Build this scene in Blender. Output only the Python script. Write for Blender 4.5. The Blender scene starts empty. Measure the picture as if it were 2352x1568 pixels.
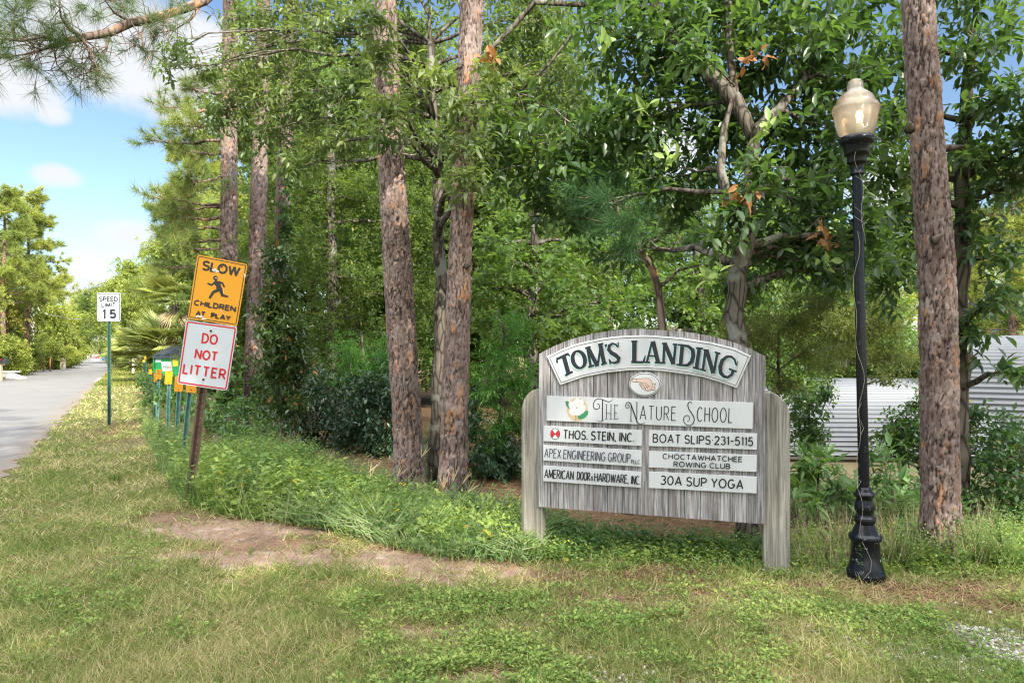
import bpy, math, random
import numpy as np
from mathutils import Vector

# ------------------------------------------------------------------ camera, sky, sun, exposure
scn = bpy.context.scene
COL = scn.collection
CAM_H = 1.8
F = 1568.0                      # focal length in units of the 2352 px wide picture
CX, HY = 1176.0, 797.0          # picture centre column, horizon row
cam_d = bpy.data.cameras.new("camera")
cam_d.lens = 24.0
cam_d.sensor_width = 36.0
cam_d.shift_y = (HY - 784.0) / 2352.0
cam_d.clip_start = 0.05
cam_d.clip_end = 3000.0
cam = bpy.data.objects.new("camera", cam_d)
COL.objects.link(cam)
cam.location = (0, 0, CAM_H)
cam.rotation_euler = (math.radians(90), 0, 0)
scn.camera = cam

SUN_EL = math.radians(33)
SUN_AZ = math.atan2(0.50, -0.87)          # sun behind the camera, to the right
TO_SUN = Vector((math.sin(SUN_AZ) * math.cos(SUN_EL), math.cos(SUN_AZ) * math.cos(SUN_EL), math.sin(SUN_EL)))
sun_d = bpy.data.lights.new("sun", 'SUN')
sun_d.energy = 4.8
sun_d.angle = math.radians(0.53)
sun_d.color = (1.0, 0.93, 0.78)
sun_o = bpy.data.objects.new("sun", sun_d)
COL.objects.link(sun_o)
sun_o.rotation_euler = TO_SUN.to_track_quat('Z', 'Y').to_euler()

scn.view_settings.view_transform = 'Standard'
scn.view_settings.look = 'None'
scn.view_settings.gamma = 1.0
scn.view_settings.exposure = 1.0
cy = scn.cycles
cy.max_bounces = 7
cy.diffuse_bounces = 4
cy.glossy_bounces = 3
cy.transmission_bounces = 5
cy.transparent_max_bounces = 8
cy.caustics_reflective = False
cy.caustics_refractive = False
cy.use_denoising = True
cy.denoiser = 'OPENIMAGEDENOISE'
cy.denoising_input_passes = 'RGB_ALBEDO_NORMAL'
cy.denoising_prefilter = 'NONE'
cy.pixel_filter_type = 'BLACKMAN_HARRIS'
cy.filter_width = 1.2
cy.sample_clamp_indirect = 4.0

def px_dir(x, y):
    v = np.array([(x - CX) / F, 1.0, (HY - y) / F])
    return v / np.linalg.norm(v)

world = bpy.data.worlds.new("World")
scn.world = world
world.use_nodes = True
world.cycles.sampling_method = 'MANUAL'
world.cycles.sample_map_resolution = 1024

def build_world():
    nt = world.node_tree
    N, L = nt.nodes, nt.links
    N.clear()
    out = N.new('ShaderNodeOutputWorld')
    bg = N.new('ShaderNodeBackground')
    bg.inputs['Strength'].default_value = 0.12
    L.new(bg.outputs[0], out.inputs[0])
    sky = N.new('ShaderNodeTexSky')
    sky.sky_type = 'NISHITA'
    sky.sun_disc = False
    sky.sun_elevation = SUN_EL
    sky.sun_rotation = SUN_AZ
    sky.air_density = 1.0
    sky.dust_density = 0.6
    sky.ozone_density = 1.6
    tc = N.new('ShaderNodeTexCoord')
    sep = N.new('ShaderNodeSeparateXYZ')
    L.new(tc.outputs['Generated'], sep.inputs[0])

    def M(op, a, b=None, c=None):
        n = N.new('ShaderNodeMath')
        n.operation = op
        for i, v in enumerate((a, b, c)):
            if v is None:
                continue
            if isinstance(v, (int, float)):
                n.inputs[i].default_value = v
            else:
                L.new(v, n.inputs[i])
        return n.outputs[0]

    def noise(scale, detail, rough, off=0.0):
        mp = N.new('ShaderNodeMapping')
        mp.inputs['Scale'].default_value = (1, 1, 1.8)
        mp.inputs['Location'].default_value = (off, off, off)
        L.new(tc.outputs['Generated'], mp.inputs[0])
        n = N.new('ShaderNodeTexNoise')
        n.inputs['Scale'].default_value = scale
        n.inputs['Detail'].default_value = detail
        n.inputs['Roughness'].default_value = rough
        L.new(mp.outputs[0], n.inputs['Vector'])
        return n.outputs[0]

    n1 = noise(7.0, 7, 0.6)
    n2 = noise(2.2, 4, 0.5, 3.7)
    az = M('ARCTAN2', sep.outputs[0], sep.outputs[1])
    el = M('ARCSINE', sep.outputs[2])
    best = None
    # cumulus clouds fixed in the sky: direction (through photo px), half extents in px, weight
    for (x, y, rx, ry, w) in ((20, 185, 150, 66, 1.25), (310, 120, 260, 105, 1.6), (440, 200, 160, 85, 1.4), (118, 262, 50, 26, 0.95), (150, 100, 160, 60, 1.2),
                              (138, 404, 62, 27, 0.95), (310, 545, 110, 45, 0.72), (190, 655, 120, 40, 1.05), (160, 40, 140, 50, 0.75),
                              (2080, 430, 170, 70, 1.0), (1500, 330, 200, 90, 0.9), (2500, 300, 130, 80, 0.8)):
        d = px_dir(x, y)
        a0, e0 = math.atan2(d[0], d[1]), math.asin(d[2])
        ra, re = rx / F * math.cos(a0) ** 2, ry / F * math.cos(a0)
        da = M('MULTIPLY', M('SUBTRACT', az, a0), 1 / ra)
        de = M('MULTIPLY', M('SUBTRACT', el, e0), 1 / re)
        s = M('SUBTRACT', w, M('MULTIPLY', M('ADD', M('MULTIPLY', da, da), M('MULTIPLY', de, de)), 0.8))
        best = s if best is None else M('MAXIMUM', best, s)
    best = M('MAXIMUM', best, -0.9)
    m = M('ADD', best, M('MULTIPLY', M('SUBTRACT', n1, 0.5), 3.2))
    mr = N.new('ShaderNodeMapRange')
    mr.interpolation_type = 'SMOOTHSTEP'
    mr.inputs['From Min'].default_value = -0.15
    mr.inputs['From Max'].default_value = 1.05
    L.new(m, mr.inputs['Value'])
    # broken bright cloud added in the unseen sky overhead and behind, brightens the foreground
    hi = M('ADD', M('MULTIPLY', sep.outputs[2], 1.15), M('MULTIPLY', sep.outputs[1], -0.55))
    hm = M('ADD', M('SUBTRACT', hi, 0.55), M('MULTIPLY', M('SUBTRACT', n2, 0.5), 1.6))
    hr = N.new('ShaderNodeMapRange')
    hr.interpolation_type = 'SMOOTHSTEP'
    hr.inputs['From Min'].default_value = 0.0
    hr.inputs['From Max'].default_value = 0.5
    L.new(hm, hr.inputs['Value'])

    mix = N.new('ShaderNodeMix')
    mix.data_type = 'RGBA'
    L.new(mr.outputs[0], mix.inputs['Factor'])
    sc = N.new('ShaderNodeMix')
    sc.data_type = 'RGBA'
    sc.blend_type = 'MULTIPLY'
    sc.inputs['Factor'].default_value = 1.0
    sc.inputs['B'].default_value = SKY_TINT
    L.new(sky.outputs[0], sc.inputs['A'])
    L.new(sc.outputs['Result'], mix.inputs['A'])
    mix.inputs['B'].default_value = CLOUD
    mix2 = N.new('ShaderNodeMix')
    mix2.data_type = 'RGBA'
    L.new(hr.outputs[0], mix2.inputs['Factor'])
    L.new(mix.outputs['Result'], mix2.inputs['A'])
    mix2.inputs['B'].default_value = FILL_CLOUD
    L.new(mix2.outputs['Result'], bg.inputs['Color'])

SKY_TINT = (0.80, 0.84, 0.86, 1)
CLOUD = (3.9, 4.0, 4.2, 1)
FILL_CLOUD = (23.0, 23.0, 23.5, 1)  # added fill light from cloud out of view
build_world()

# ------------------------------------------------------------------ helpers
def P(x, y, Z):
    return np.array([(x - CX) / F * Z, Z, CAM_H - (y - HY) / F * Z])

def G(x, y):
    Z = CAM_H * F / (y - HY)
    return np.array([(x - CX) / F * Z, Z, 0.0])

def sstep(t):
    t = np.clip(t, 0, 1)
    return t * t * (3 - 2 * t)

_rg = np.random.RandomState(5)
_PERM = _rg.rand(256, 256)

def vnoise(x, y, s=1.0, o=0):
    x = np.asarray(x, float) * s + 17.3 * o + 1000
    y = np.asarray(y, float) * s + 9.1 * o + 1000
    xi, yi = np.floor(x).astype(int), np.floor(y).astype(int)
    fx, fy = x - xi, y - yi
    fx, fy = fx * fx * (3 - 2 * fx), fy * fy * (3 - 2 * fy)
    def g(a, b):
        return _PERM[a & 255, b & 255]
    return (g(xi, yi) * (1 - fx) + g(xi + 1, yi) * fx) * (1 - fy) + (g(xi, yi + 1) * (1 - fx) + g(xi + 1, yi + 1) * fx) * fy

def fbm(x, y, s=1.0, o=0, n=4):
    v, a, t = 0, 1.0, 0
    for i in range(n):
        v = v + a * vnoise(x, y, s * 2 ** i, o + i * 3)
        t += a
        a *= 0.5
    return v / t

# road: straight strip, right edge through ROAD_R, running along ROAD_U
ROAD_U = np.array([-0.4846, 0.8747])
ROAD_N = np.array([0.8747, 0.4846])       # to the right of the road
ROAD_R = np.array([-6.87, 9.16])
ROAD_W = 4.9

def road_s(x, y):
    """signed distance to the right of the road's right edge"""
    return (x - ROAD_R[0]) * ROAD_N[0] + (y - ROAD_R[1]) * ROAD_N[1]

def gz(x, y):
    x = np.asarray(x, float)
    y = np.asarray(y, float)
    drop = -3.0 * sstep((y - 7.6) / 8.0) * sstep((x - 1.6) / 5.0)
    s = road_s(x, y)
    away = sstep((s - 0.3) / 1.5) + sstep((-ROAD_W - 0.3 - s) / 1.5)
    n = (fbm(x, y, 0.9, 2, 3) - 0.5) * 0.09 * away
    return drop + n - 0.012

class MB:
    """collects shapes, links them as one mesh object"""
    def __init__(s):
        s.v = []
        s.f = []
        s.m = []
        s.n = 0
        s.mi = 0

    def add(s, verts, faces):
        verts = np.asarray(verts, float).reshape(-1, 3)
        s.v.append(verts)
        for f in faces:
            s.f.append(tuple(int(i) + s.n for i in f))
            s.m.append(s.mi)
        s.n += len(verts)

    def box(s, c, size, R=None):
        hx, hy, hz = np.asarray(size, float) / 2
        v = np.array([[x, y, z] for x in (-hx, hx) for y in (-hy, hy) for z in (-hz, hz)])
        if R is not None:
            v = v @ np.asarray(R).T
        s.add(v + np.asarray(c, float), [(0, 1, 3, 2), (4, 6, 7, 5), (0, 4, 5, 1), (2, 3, 7, 6), (0, 2, 6, 4), (1, 5, 7, 3)])

    def tube(s, pts, radii, n=8, cap=True):
        pts = np.asarray(pts, float)
        k = len(pts)
        radii = np.broadcast_to(np.asarray(radii, float), (k,))
        t = np.gradient(pts, axis=0)
        t /= np.linalg.norm(t, axis=1)[:, None] + 1e-9
        ref = np.array([0, 0, 1.0]) if abs(t[0][2]) < 0.8 else np.array([1.0, 0, 0])
        u = np.cross(t[0], ref)
        rings = []
        for i in range(k):
            u = u - t[i] * np.dot(u, t[i])
            u /= np.linalg.norm(u) + 1e-9
            w = np.cross(t[i], u)
            a = np.arange(n) * 2 * math.pi / n
            rings.append(pts[i] + radii[i] * (np.cos(a)[:, None] * u + np.sin(a)[:, None] * w))
        f = []
        for i in range(k - 1):
            for j in range(n):
                f.append((i * n + j, i * n + (j + 1) % n, (i + 1) * n + (j + 1) % n, (i + 1) * n + j))
        if cap:
            f.append(tuple(range(n))[::-1])
            f.append(tuple((k - 1) * n + j for j in range(n)))
        s.add(np.concatenate(rings), f)

    def lathe(s, prof, n=32, axis0=(0, 0, 0), lean=(0, 0), flute=None):
        """prof: (r, z) pairs; lean: dx, dy per metre of height"""
        v, f = [], []
        a = np.arange(n) * 2 * math.pi / n
        for (r, z) in prof:
            rr = r * (1 + (flute * np.cos(a * n / 2) if flute else 0))
            v.append(np.stack([axis0[0] + lean[0] * z + rr * np.cos(a), axis0[1] + lean[1] * z + rr * np.sin(a), np.full(n, axis0[2] + z)], 1))
        for i in range(len(prof) - 1):
            for j in range(n):
                f.append((i * n + j, i * n + (j + 1) % n, (i + 1) * n + (j + 1) % n, (i + 1) * n + j))
        s.add(np.concatenate(v), f)

    def prism(s, front, back):
        """closed loop extruded from front to back (lists of 3D points)"""
        n = len(front)
        f = [tuple(range(n)), tuple(range(2 * n - 1, n - 1, -1))]
        for i in range(n):
            j = (i + 1) % n
            f.append((i, i + n, j + n, j))
        s.add(np.concatenate([np.asarray(front), np.asarray(back)]), f)

    def build(s, name, mat, parent=None, smooth=False, bevel=0.0):
        v = np.concatenate(s.v)
        o = world_loc(parent)
        me = bpy.data.meshes.new(name)
        me.from_pydata((v - o).tolist(), [], s.f)
        for m in (mat if isinstance(mat, (list, tuple)) else [mat]):
            me.materials.append(m)
        if isinstance(mat, (list, tuple)):
            me.polygons.foreach_set('material_index', np.array(s.m, np.int32))
        if smooth:
            me.polygons.foreach_set('use_smooth', np.ones(len(me.polygons), bool))
        me.update()
        ob = bpy.data.objects.new(name, me)
        COL.objects.link(ob)
        if parent:
            ob.parent = parent
        if bevel:
            b = ob.modifiers.new('bevel', 'BEVEL')
            b.width = bevel
            b.segments = 2
            b.limit_method = 'ANGLE'
        return ob

def world_loc(o):
    p = np.zeros(3)
    while o is not None:
        p += np.array(o.location)
        o = o.parent
    return p

def np_mesh(name, verts, faces, mat, parent=None, attrs=None, smooth=False):
    """verts (N,3); faces list of int arrays (M,k)"""
    verts = np.asarray(verts, np.float32) - world_loc(parent).astype(np.float32)
    me = bpy.data.meshes.new(name)
    me.vertices.add(len(verts))
    me.vertices.foreach_set('co', verts.ravel())
    nl = sum(f.size for f in faces)
    nf = sum(len(f) for f in faces)
    me.loops.add(nl)
    me.loops.foreach_set('vertex_index', np.concatenate([f.ravel() for f in faces]).astype(np.int32))
    me.polygons.add(nf)
    tot = np.concatenate([np.full(len(f), f.shape[1]) for f in faces])
    st = np.concatenate([[0], np.cumsum(tot)[:-1]])
    me.polygons.foreach_set('loop_start', st.astype(np.int32))
    if smooth:
        me.polygons.foreach_set('use_smooth', np.ones(nf, bool))
    me.materials.append(mat)
    me.update(calc_edges=True)
    me.validate()
    for k, a in (attrs or {}).items():
        at = me.attributes.new(k, 'FLOAT', 'POINT')
        at.data.foreach_set('value', np.asarray(a, np.float32))
    ob = bpy.data.objects.new(name, me)
    COL.objects.link(ob)
    if parent:
        ob.parent = parent
    return ob

def tag(o, label=None, cat=None, group=None, kind=None):
    if label: o['label'] = label
    if cat: o['category'] = cat
    if group: o['group'] = group
    if kind: o['kind'] = kind
    return o

def thing(name, loc, label, cat, group=None):
    o = bpy.data.objects.new(name, None)
    COL.objects.link(o)
    o.location = [float(c) for c in loc]
    o.empty_display_size = 0.2
    return tag(o, label, cat, group)

def dup(root, loc, rz, scale, label, group=None):
    r = root.copy()
    COL.objects.link(r)
    r.location = loc
    r.rotation_euler = (0, 0, rz)
    r.scale = (scale, scale, scale) if isinstance(scale, (int, float)) else scale
    r['label'] = label
    if group: r['group'] = group
    for ch in list(root.children):
        c = ch.copy()
        COL.objects.link(c)
        c.parent = r
        for g in list(ch.children):
            d = g.copy()
            COL.objects.link(d)
            d.parent = c
    return r

def norm(a):
    return a / (np.linalg.norm(a, axis=-1, keepdims=True) + 1e-9)

# ------------------------------------------------------------------ materials
class Mat:
    def __init__(s, name, rough=0.6, metal=0.0, spec=0.5):
        s.mat = bpy.data.materials.new(name)
        s.mat.use_nodes = True
        s.N = s.mat.node_tree.nodes
        s.L = s.mat.node_tree.links
        s.b = s.N['Principled BSDF']
        s.out = s.N['Material Output']
        s.b.inputs['Roughness'].default_value = rough
        s.b.inputs['Metallic'].default_value = metal
        s.b.inputs['Specular IOR Level'].default_value = spec

    def put(s, sock, v):
        if hasattr(v, 'is_output'):
            s.L.new(v, sock)
        elif isinstance(v, tuple) and len(v) == 3 and sock.type == 'RGBA':
            sock.default_value = (*v, 1)
        else:
            sock.default_value = v

    def coord(s, scale=(1, 1, 1), kind='Object'):
        t = s.N.new('ShaderNodeTexCoord')
        m = s.N.new('ShaderNodeMapping')
        m.inputs['Scale'].default_value = scale
        s.L.new(t.outputs[kind], m.inputs[0])
        return m.outputs[0]

    def pos(s, scale=(1, 1, 1)):
        t = s.N.new('ShaderNodeNewGeometry')
        m = s.N.new('ShaderNodeMapping')
        m.inputs['Scale'].default_value = scale
        s.L.new(t.outputs['Position'], m.inputs[0])
        return m.outputs[0]

    def noise(s, vec, scale, detail=4, rough=0.55, dist=0.0):
        n = s.N.new('ShaderNodeTexNoise')
        n.inputs['Scale'].default_value = scale
        n.inputs['Detail'].default_value = detail
        n.inputs['Roughness'].default_value = rough
        n.inputs['Distortion'].default_value = dist
        s.L.new(vec, n.inputs['Vector'])
        return n.outputs[0]

    def voro(s, vec, scale, feature='F1', out='Distance', rnd=1.0):
        n = s.N.new('ShaderNodeTexVoronoi')
        n.feature = feature
        n.inputs['Scale'].default_value = scale
        n.inputs['Randomness'].default_value = rnd
        s.L.new(vec, n.inputs['Vector'])
        return n.outputs[out]

    def ramp(s, fac, stops, interp='LINEAR'):
        r = s.N.new('ShaderNodeValToRGB')
        e = r.color_ramp.elements
        r.color_ramp.interpolation = interp
        while len(e) < len(stops):
            e.new(0.5)
        for i, (p, c) in enumerate(stops):
            e[i].position = p
            e[i].color = (*c, 1) if isinstance(c, tuple) else (c, c, c, 1)
        s.L.new(fac, r.inputs[0])
        return r.outputs[0]

    def mix(s, fac, a, b, mode='MIX'):
        m = s.N.new('ShaderNodeMix')
        m.data_type = 'RGBA'
        m.blend_type = mode
        s.put(m.inputs['Factor'], fac)
        s.put(m.inputs['A'], a)
        s.put(m.inputs['B'], b)
        return m.outputs['Result']

    def math(s, op, a, b=0.0):
        m = s.N.new('ShaderNodeMath')
        m.operation = op
        s.put(m.inputs[0], a)
        s.put(m.inputs[1], b)
        return m.outputs[0]

    def attr(s, name):
        a = s.N.new('ShaderNodeAttribute')
        a.attribute_name = name
        return a.outputs['Fac']

    def island(s):
        return s.N.new('ShaderNodeNewGeometry').outputs['Random Per Island']

    def color(s, c):
        s.put(s.b.inputs['Base Color'], c)
        return s

    def bump(s, h, strength=0.5, dist=0.01):
        n = s.N.new('ShaderNodeBump')
        n.inputs['Strength'].default_value = strength
        n.inputs['Distance'].default_value = dist
        s.L.new(h, n.inputs['Height'])
        s.L.new(n.outputs[0], s.b.inputs['Normal'])
        return s

def leafmat(name, c1, c2, tr, rough=0.45, trans=0.35, spec=0.5, odd=None, scale=0.9):
    def soft(c, k=.16):
        l = .25 * c[0] + .62 * c[1] + .13 * c[2]
        return tuple(v * (1 - k) + l * k for v in c)
    c1, c2, tr = soft(c1), soft(c2), soft(tr, .08)
    m = Mat(name, rough, 0, spec)
    isl = m.island()
    n = m.noise(m.pos(), scale, 3)
    col = m.mix(isl, c1, c2)
    big = m.ramp(n, [(0.35, (0.72, 0.80, 0.82)), (0.65, (1.22, 1.15, 1.0))])
    col = m.mix(1.0, col, big, 'MULTIPLY')
    if odd:
        o = m.ramp(isl, [(0.955, 0.0), (0.965, 1.0)])
        col = m.mix(o, col, odd)
    m.color(col)
    t = m.N.new('ShaderNodeBsdfTranslucent')
    tc = m.mix(1.0, tr, big, 'MULTIPLY')
    m.put(t.inputs['Color'], tc)
    x = m.N.new('ShaderNodeMixShader')
    x.inputs[0].default_value = trans
    m.L.new(m.b.outputs[0], x.inputs[1])
    m.L.new(t.outputs[0], x.inputs[2])
    m.L.new(x.outputs[0], m.out.inputs['Surface'])
    return m.mat

def plain(name, c, rough=0.6, metal=0.0, var=0.15, scale=8.0, spec=0.5):
    m = Mat(name, rough, metal, spec)
    n = m.noise(m.pos(), scale, 5)
    lo = tuple(v * (1 - var) for v in c)
    hi = tuple(min(1, v * (1 + var)) for v in c)
    m.color(m.ramp(n, [(0.3, lo), (0.7, hi)]))
    return m.mat

def bark_generic(name, lo, hi, scale=6.0, spot=None):
    m = Mat(name, 0.9, 0, 0.2)
    c = m.coord((1, 1, 0.28))
    v = m.voro(c, scale, 'DISTANCE_TO_EDGE', 'Distance')
    n = m.noise(m.coord((1, 1, 0.4)), scale * 3, 5)
    col = m.mix(n, lo, hi)
    col = m.mix(m.ramp(v, [(0.0, 0.0), (0.16, 1.0)]), tuple(a * 0.35 for a in lo), col)
    if spot:
        s = m.noise(m.coord(), 3.0, 4)
        col = m.mix(m.ramp(s, [(0.55, 0.0), (0.62, 1.0)]), col, spot)
    m.color(col)
    m.bump(m.math('ADD', v, m.math('MULTIPLY', n, 0.3)), 0.8, 0.03)
    return m.mat

def wood_grey(name, lo, hi, warm, axis='z', grain=26.0):
    m = Mat(name, 0.85, 0, 0.25)
    isl = m.island()
    t = m.N.new('ShaderNodeTexCoord')
    mp = m.N.new('ShaderNodeMapping')
    mp.inputs['Scale'].default_value = (1, 1, 0.035)
    m.L.new(t.outputs['Object'], mp.inputs[0])
    add = m.N.new('ShaderNodeVectorMath')
    add.operation = 'ADD'
    cmb = m.N.new('ShaderNodeCombineXYZ')
    m.L.new(m.math('MULTIPLY', isl, 7.0), cmb.inputs[0])
    m.L.new(m.math('MULTIPLY', isl, 3.0), cmb.inputs[2])
    m.L.new(mp.outputs[0], add.inputs[0])
    m.L.new(cmb.outputs[0], add.inputs[1])
    g = m.noise(add.outputs[0], grain * 3, 6, 0.7, 0.4)
    g2 = m.noise(add.outputs[0], grain * 0.5, 3, 0.6, 1.2)
    col = m.ramp(g, [(0.30, tuple(a * 0.45 for a in lo)), (0.44, lo), (0.62, hi)])
    col = m.mix(m.ramp(g2, [(0.48, 0.0), (0.68, 0.75)]), col, warm)
    bri = m.ramp(isl, [(0.0, 0.70), (1.0, 1.15)])
    col = m.mix(1.0, col, bri, 'MULTIPLY')
    st = m.noise(m.coord((1, 1, 0.22)), 5.0, 5, 0.65)
    col = m.mix(m.ramp(st, [(0.58, 0.0), (0.72, 0.7)]), col, tuple(a * 0.4 for a in lo))
    m.color(col)
    m.bump(g, 0.5, 0.004)
    return m.mat

MT = {}
# ------------------------------------------------------------------ ground, road
def dist_ell(x, y, px, py, rx, ry):
    """soft ellipse on the ground, given where it lies in the photo"""
    c = G(px, py)
    a = abs(G(px + rx, py)[0] - c[0])
    b0, b1 = G(px, py - ry)[1] - c[1], c[1] - G(px, py + ry)[1]
    dy = y - c[1]
    return 1 - ((x - c[0]) / a) ** 2 - np.where(dy > 0, (dy / b0) ** 2, (dy / b1) ** 2)

BARE = [(560, 1212, 260, 36, 1.0), (760, 1275, 420, 36, 1.0), (450, 1205, 170, 30, .9), (1050, 1302, 300, 34, .95), (1650, 1375, 420, 22, .6), (300, 1290, 160, 22, .5), (820, 1335, 260, 16, .6), (1395, 1360, 70, 10, 1.0),
        (1005, 1440, 105, 12, 1.0), (1110, 1548, 90, 18, 1.0), (600, 1335, 110, 12, .55), (400, 1372, 90, 12, .5), (780, 1395, 60, 10, .5), (120, 1500, 70, 14, .45),
        (1600, 1430, 60, 12, .6), (30, 1545, 60, 16, .5), (900, 1565, 70, 12, .7), (1350, 1500, 60, 10, .5), (1750, 1392, 50, 14, .7), (330, 1010, 50, 30, .35), (1830, 1460, 110, 12, .6)]
LITTER = [(1400, 1322, 330, 22, .95), (2120, 1362, 280, 36, 1.0), (700, 1240, 330, 22, .55), (1250, 1400, 500, 22, .4), (430, 1185, 120, 18, .5), (1500, 1365, 300, 22, .6), (1850, 1350, 120, 22, .8), (1600, 1345, 150, 12, .5), (300, 970, 40, 24, .6), (250, 990, 60, 14, .6), (280, 1010, 70, 10, .5), (170, 940, 12, 40, .5), (2300, 1380, 90, 20, .9)]
GRAVEL = [(2330, 1480, 130, 70, 1.0), (2200, 1520, 150, 50, .6), (2050, 1480, 160, 30, .3), (1480, 1560, 200, 16, .3)]

def mask(lst, x, y):
    m = np.zeros(np.shape(x))
    for (px, py, rx, ry, w) in lst:
        m = np.maximum(m, w * sstep(dist_ell(x, y, px, py, rx, ry) * 1.3 + 0.15 + (fbm(x, y, 2.2, 11, 4) - 0.5) * 2.4 + (fbm(x, y, 9.0, 14, 3) - 0.5) * 1.5 - .12))
    return m

# front edge of the undergrowth, as points on the ground (x, y)
WEED_FRONT = np.array([G(*p)[:2] for p in ((300, 905), (318, 950), (335, 1010), (370, 1090), (420, 1158), (520, 1185), (720, 1212), (870, 1245), (1010, 1278), (1200, 1288), (1420, 1292), (1640, 1305), (1800, 1318), (1920, 1322), (2100, 1318), (2352, 1330), (2700, 1345))])
_wx = WEED_FRONT[:, 0]
def behind_weeds(x, y):
    """metres behind the front edge of the undergrowth (positive inside)"""
    return y + (fbm(x, y, 1.5, 61, 3) - .5) * .55 - np.interp(x, _wx, WEED_FRONT[:, 1], left=200, right=4.9)

PATH = np.array([G(*p)[:2] for p in ((640, 985), (690, 1012), (760, 1050), (870, 1098), (1010, 1135), (1160, 1150), (1400, 1196), (1650, 1222), (1900, 1240), (2300, 1250))])
def path_d(x, y):
    sh = np.shape(x)
    p = np.stack([np.ravel(x), np.ravel(y)], 1)
    best = np.full(len(p), 1e9)
    for a, b in zip(PATH[:-1], PATH[1:]):
        ab = b - a
        t = np.clip(((p - a) @ ab) / (ab @ ab), 0, 1)
        best = np.minimum(best, np.linalg.norm(p - a - t[:, None] * ab, axis=1))
    return best.reshape(sh)

def ground_mat():
    m = Mat('ground_soil_and_turf', 0.95, 0, 0.15)
    p = m.pos()
    n = m.noise(p, 1.3, 6)
    f = m.noise(p, 38.0, 5, 0.7)
    turf = m.mix(m.ramp(n, [(0.38, 0.0), (0.62, 1.0)]), (0.17, 0.19, 0.055), (0.28, 0.24, 0.10))
    turf = m.mix(m.ramp(f, [(0.40, 0.8), (0.66, 0.15)]), turf, (0.050, 0.038, 0.020))
    soil = m.mix(m.math('ADD', m.math('MULTIPLY', f, .5), m.math('MULTIPLY', m.noise(p, 11.0, 6, .7), .5)), (0.14, 0.090, 0.064), (0.50, 0.365, 0.28))
    soil = m.mix(m.ramp(m.noise(p, 4.0, 5), [(0.54, 0.0), (0.70, 0.7)]), soil, (0.56, 0.46, 0.37))
    lit = m.mix(f, (0.055, 0.032, 0.020), (0.21, 0.115, 0.068))
    grav = m.mix(m.voro(p, 55.0, 'F1', 'Color'), (0.22, 0.19, 0.16), (0.40, 0.37, 0.34))
    c = m.mix(m.attr('bare'), turf, soil)
    c = m.mix(m.attr('litter'), c, lit)
    c = m.mix(m.attr('gravel'), c, grav)
    m.color(c)
    m.bump(f, 0.6, 0.02)
    return m.mat

def axis(segs):
    out = []
    for a, b, st in segs:
        out.append(np.arange(a, b, st))
    return np.concatenate(out + [[segs[-1][1]]])

def build_ground():
    xs = axis([(-700, -120, 40), (-120, -40, 5), (-40, -12, .5), (-12, 7, .07), (7, 20, .5), (20, 120, 6), (120, 700, 40)])
    ys = axis([(-60, -2, 4), (-2, 2.4, .4), (2.4, 11, .06), (11, 20, .15), (20, 60, 1.0), (60, 200, 8), (200, 1200, 60)])
    X, Y = np.meshgrid(xs, ys)
    Z = gz(X, Y)
    bw = behind_weeds(X, Y)
    litter = mask(LITTER, X, Y)
    woods = sstep(bw / 0.6) * sstep((road_s(X, Y) - 2.0) / 1.0) * (Y < 60)
    pd = path_d(X, Y)
    litter = np.maximum(litter, woods * 0.9)
    bare = np.maximum(mask(BARE, X, Y), 0.35 * woods * sstep((0.9 - pd) / 0.5))
    litter *= 1 - 0.25 * sstep((0.8 - pd) / 0.5)
    grav = mask(GRAVEL, X, Y) * 0.75
    Z = Z - 0.02 * bare
    nx, ny = len(xs), len(ys)
    i = np.arange(nx * ny).reshape(ny, nx)
    q = np.stack([i[:-1, :-1], i[:-1, 1:], i[1:, 1:], i[1:, :-1]], -1).reshape(-1, 4)
    o = np_mesh('ground', np.stack([X, Y, Z], -1).reshape(-1, 3), [q], ground_mat(), None,
                {'bare': bare.ravel(), 'litter': litter.ravel(), 'gravel': grav.ravel()}, True)
    tag(o, kind='structure')

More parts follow.
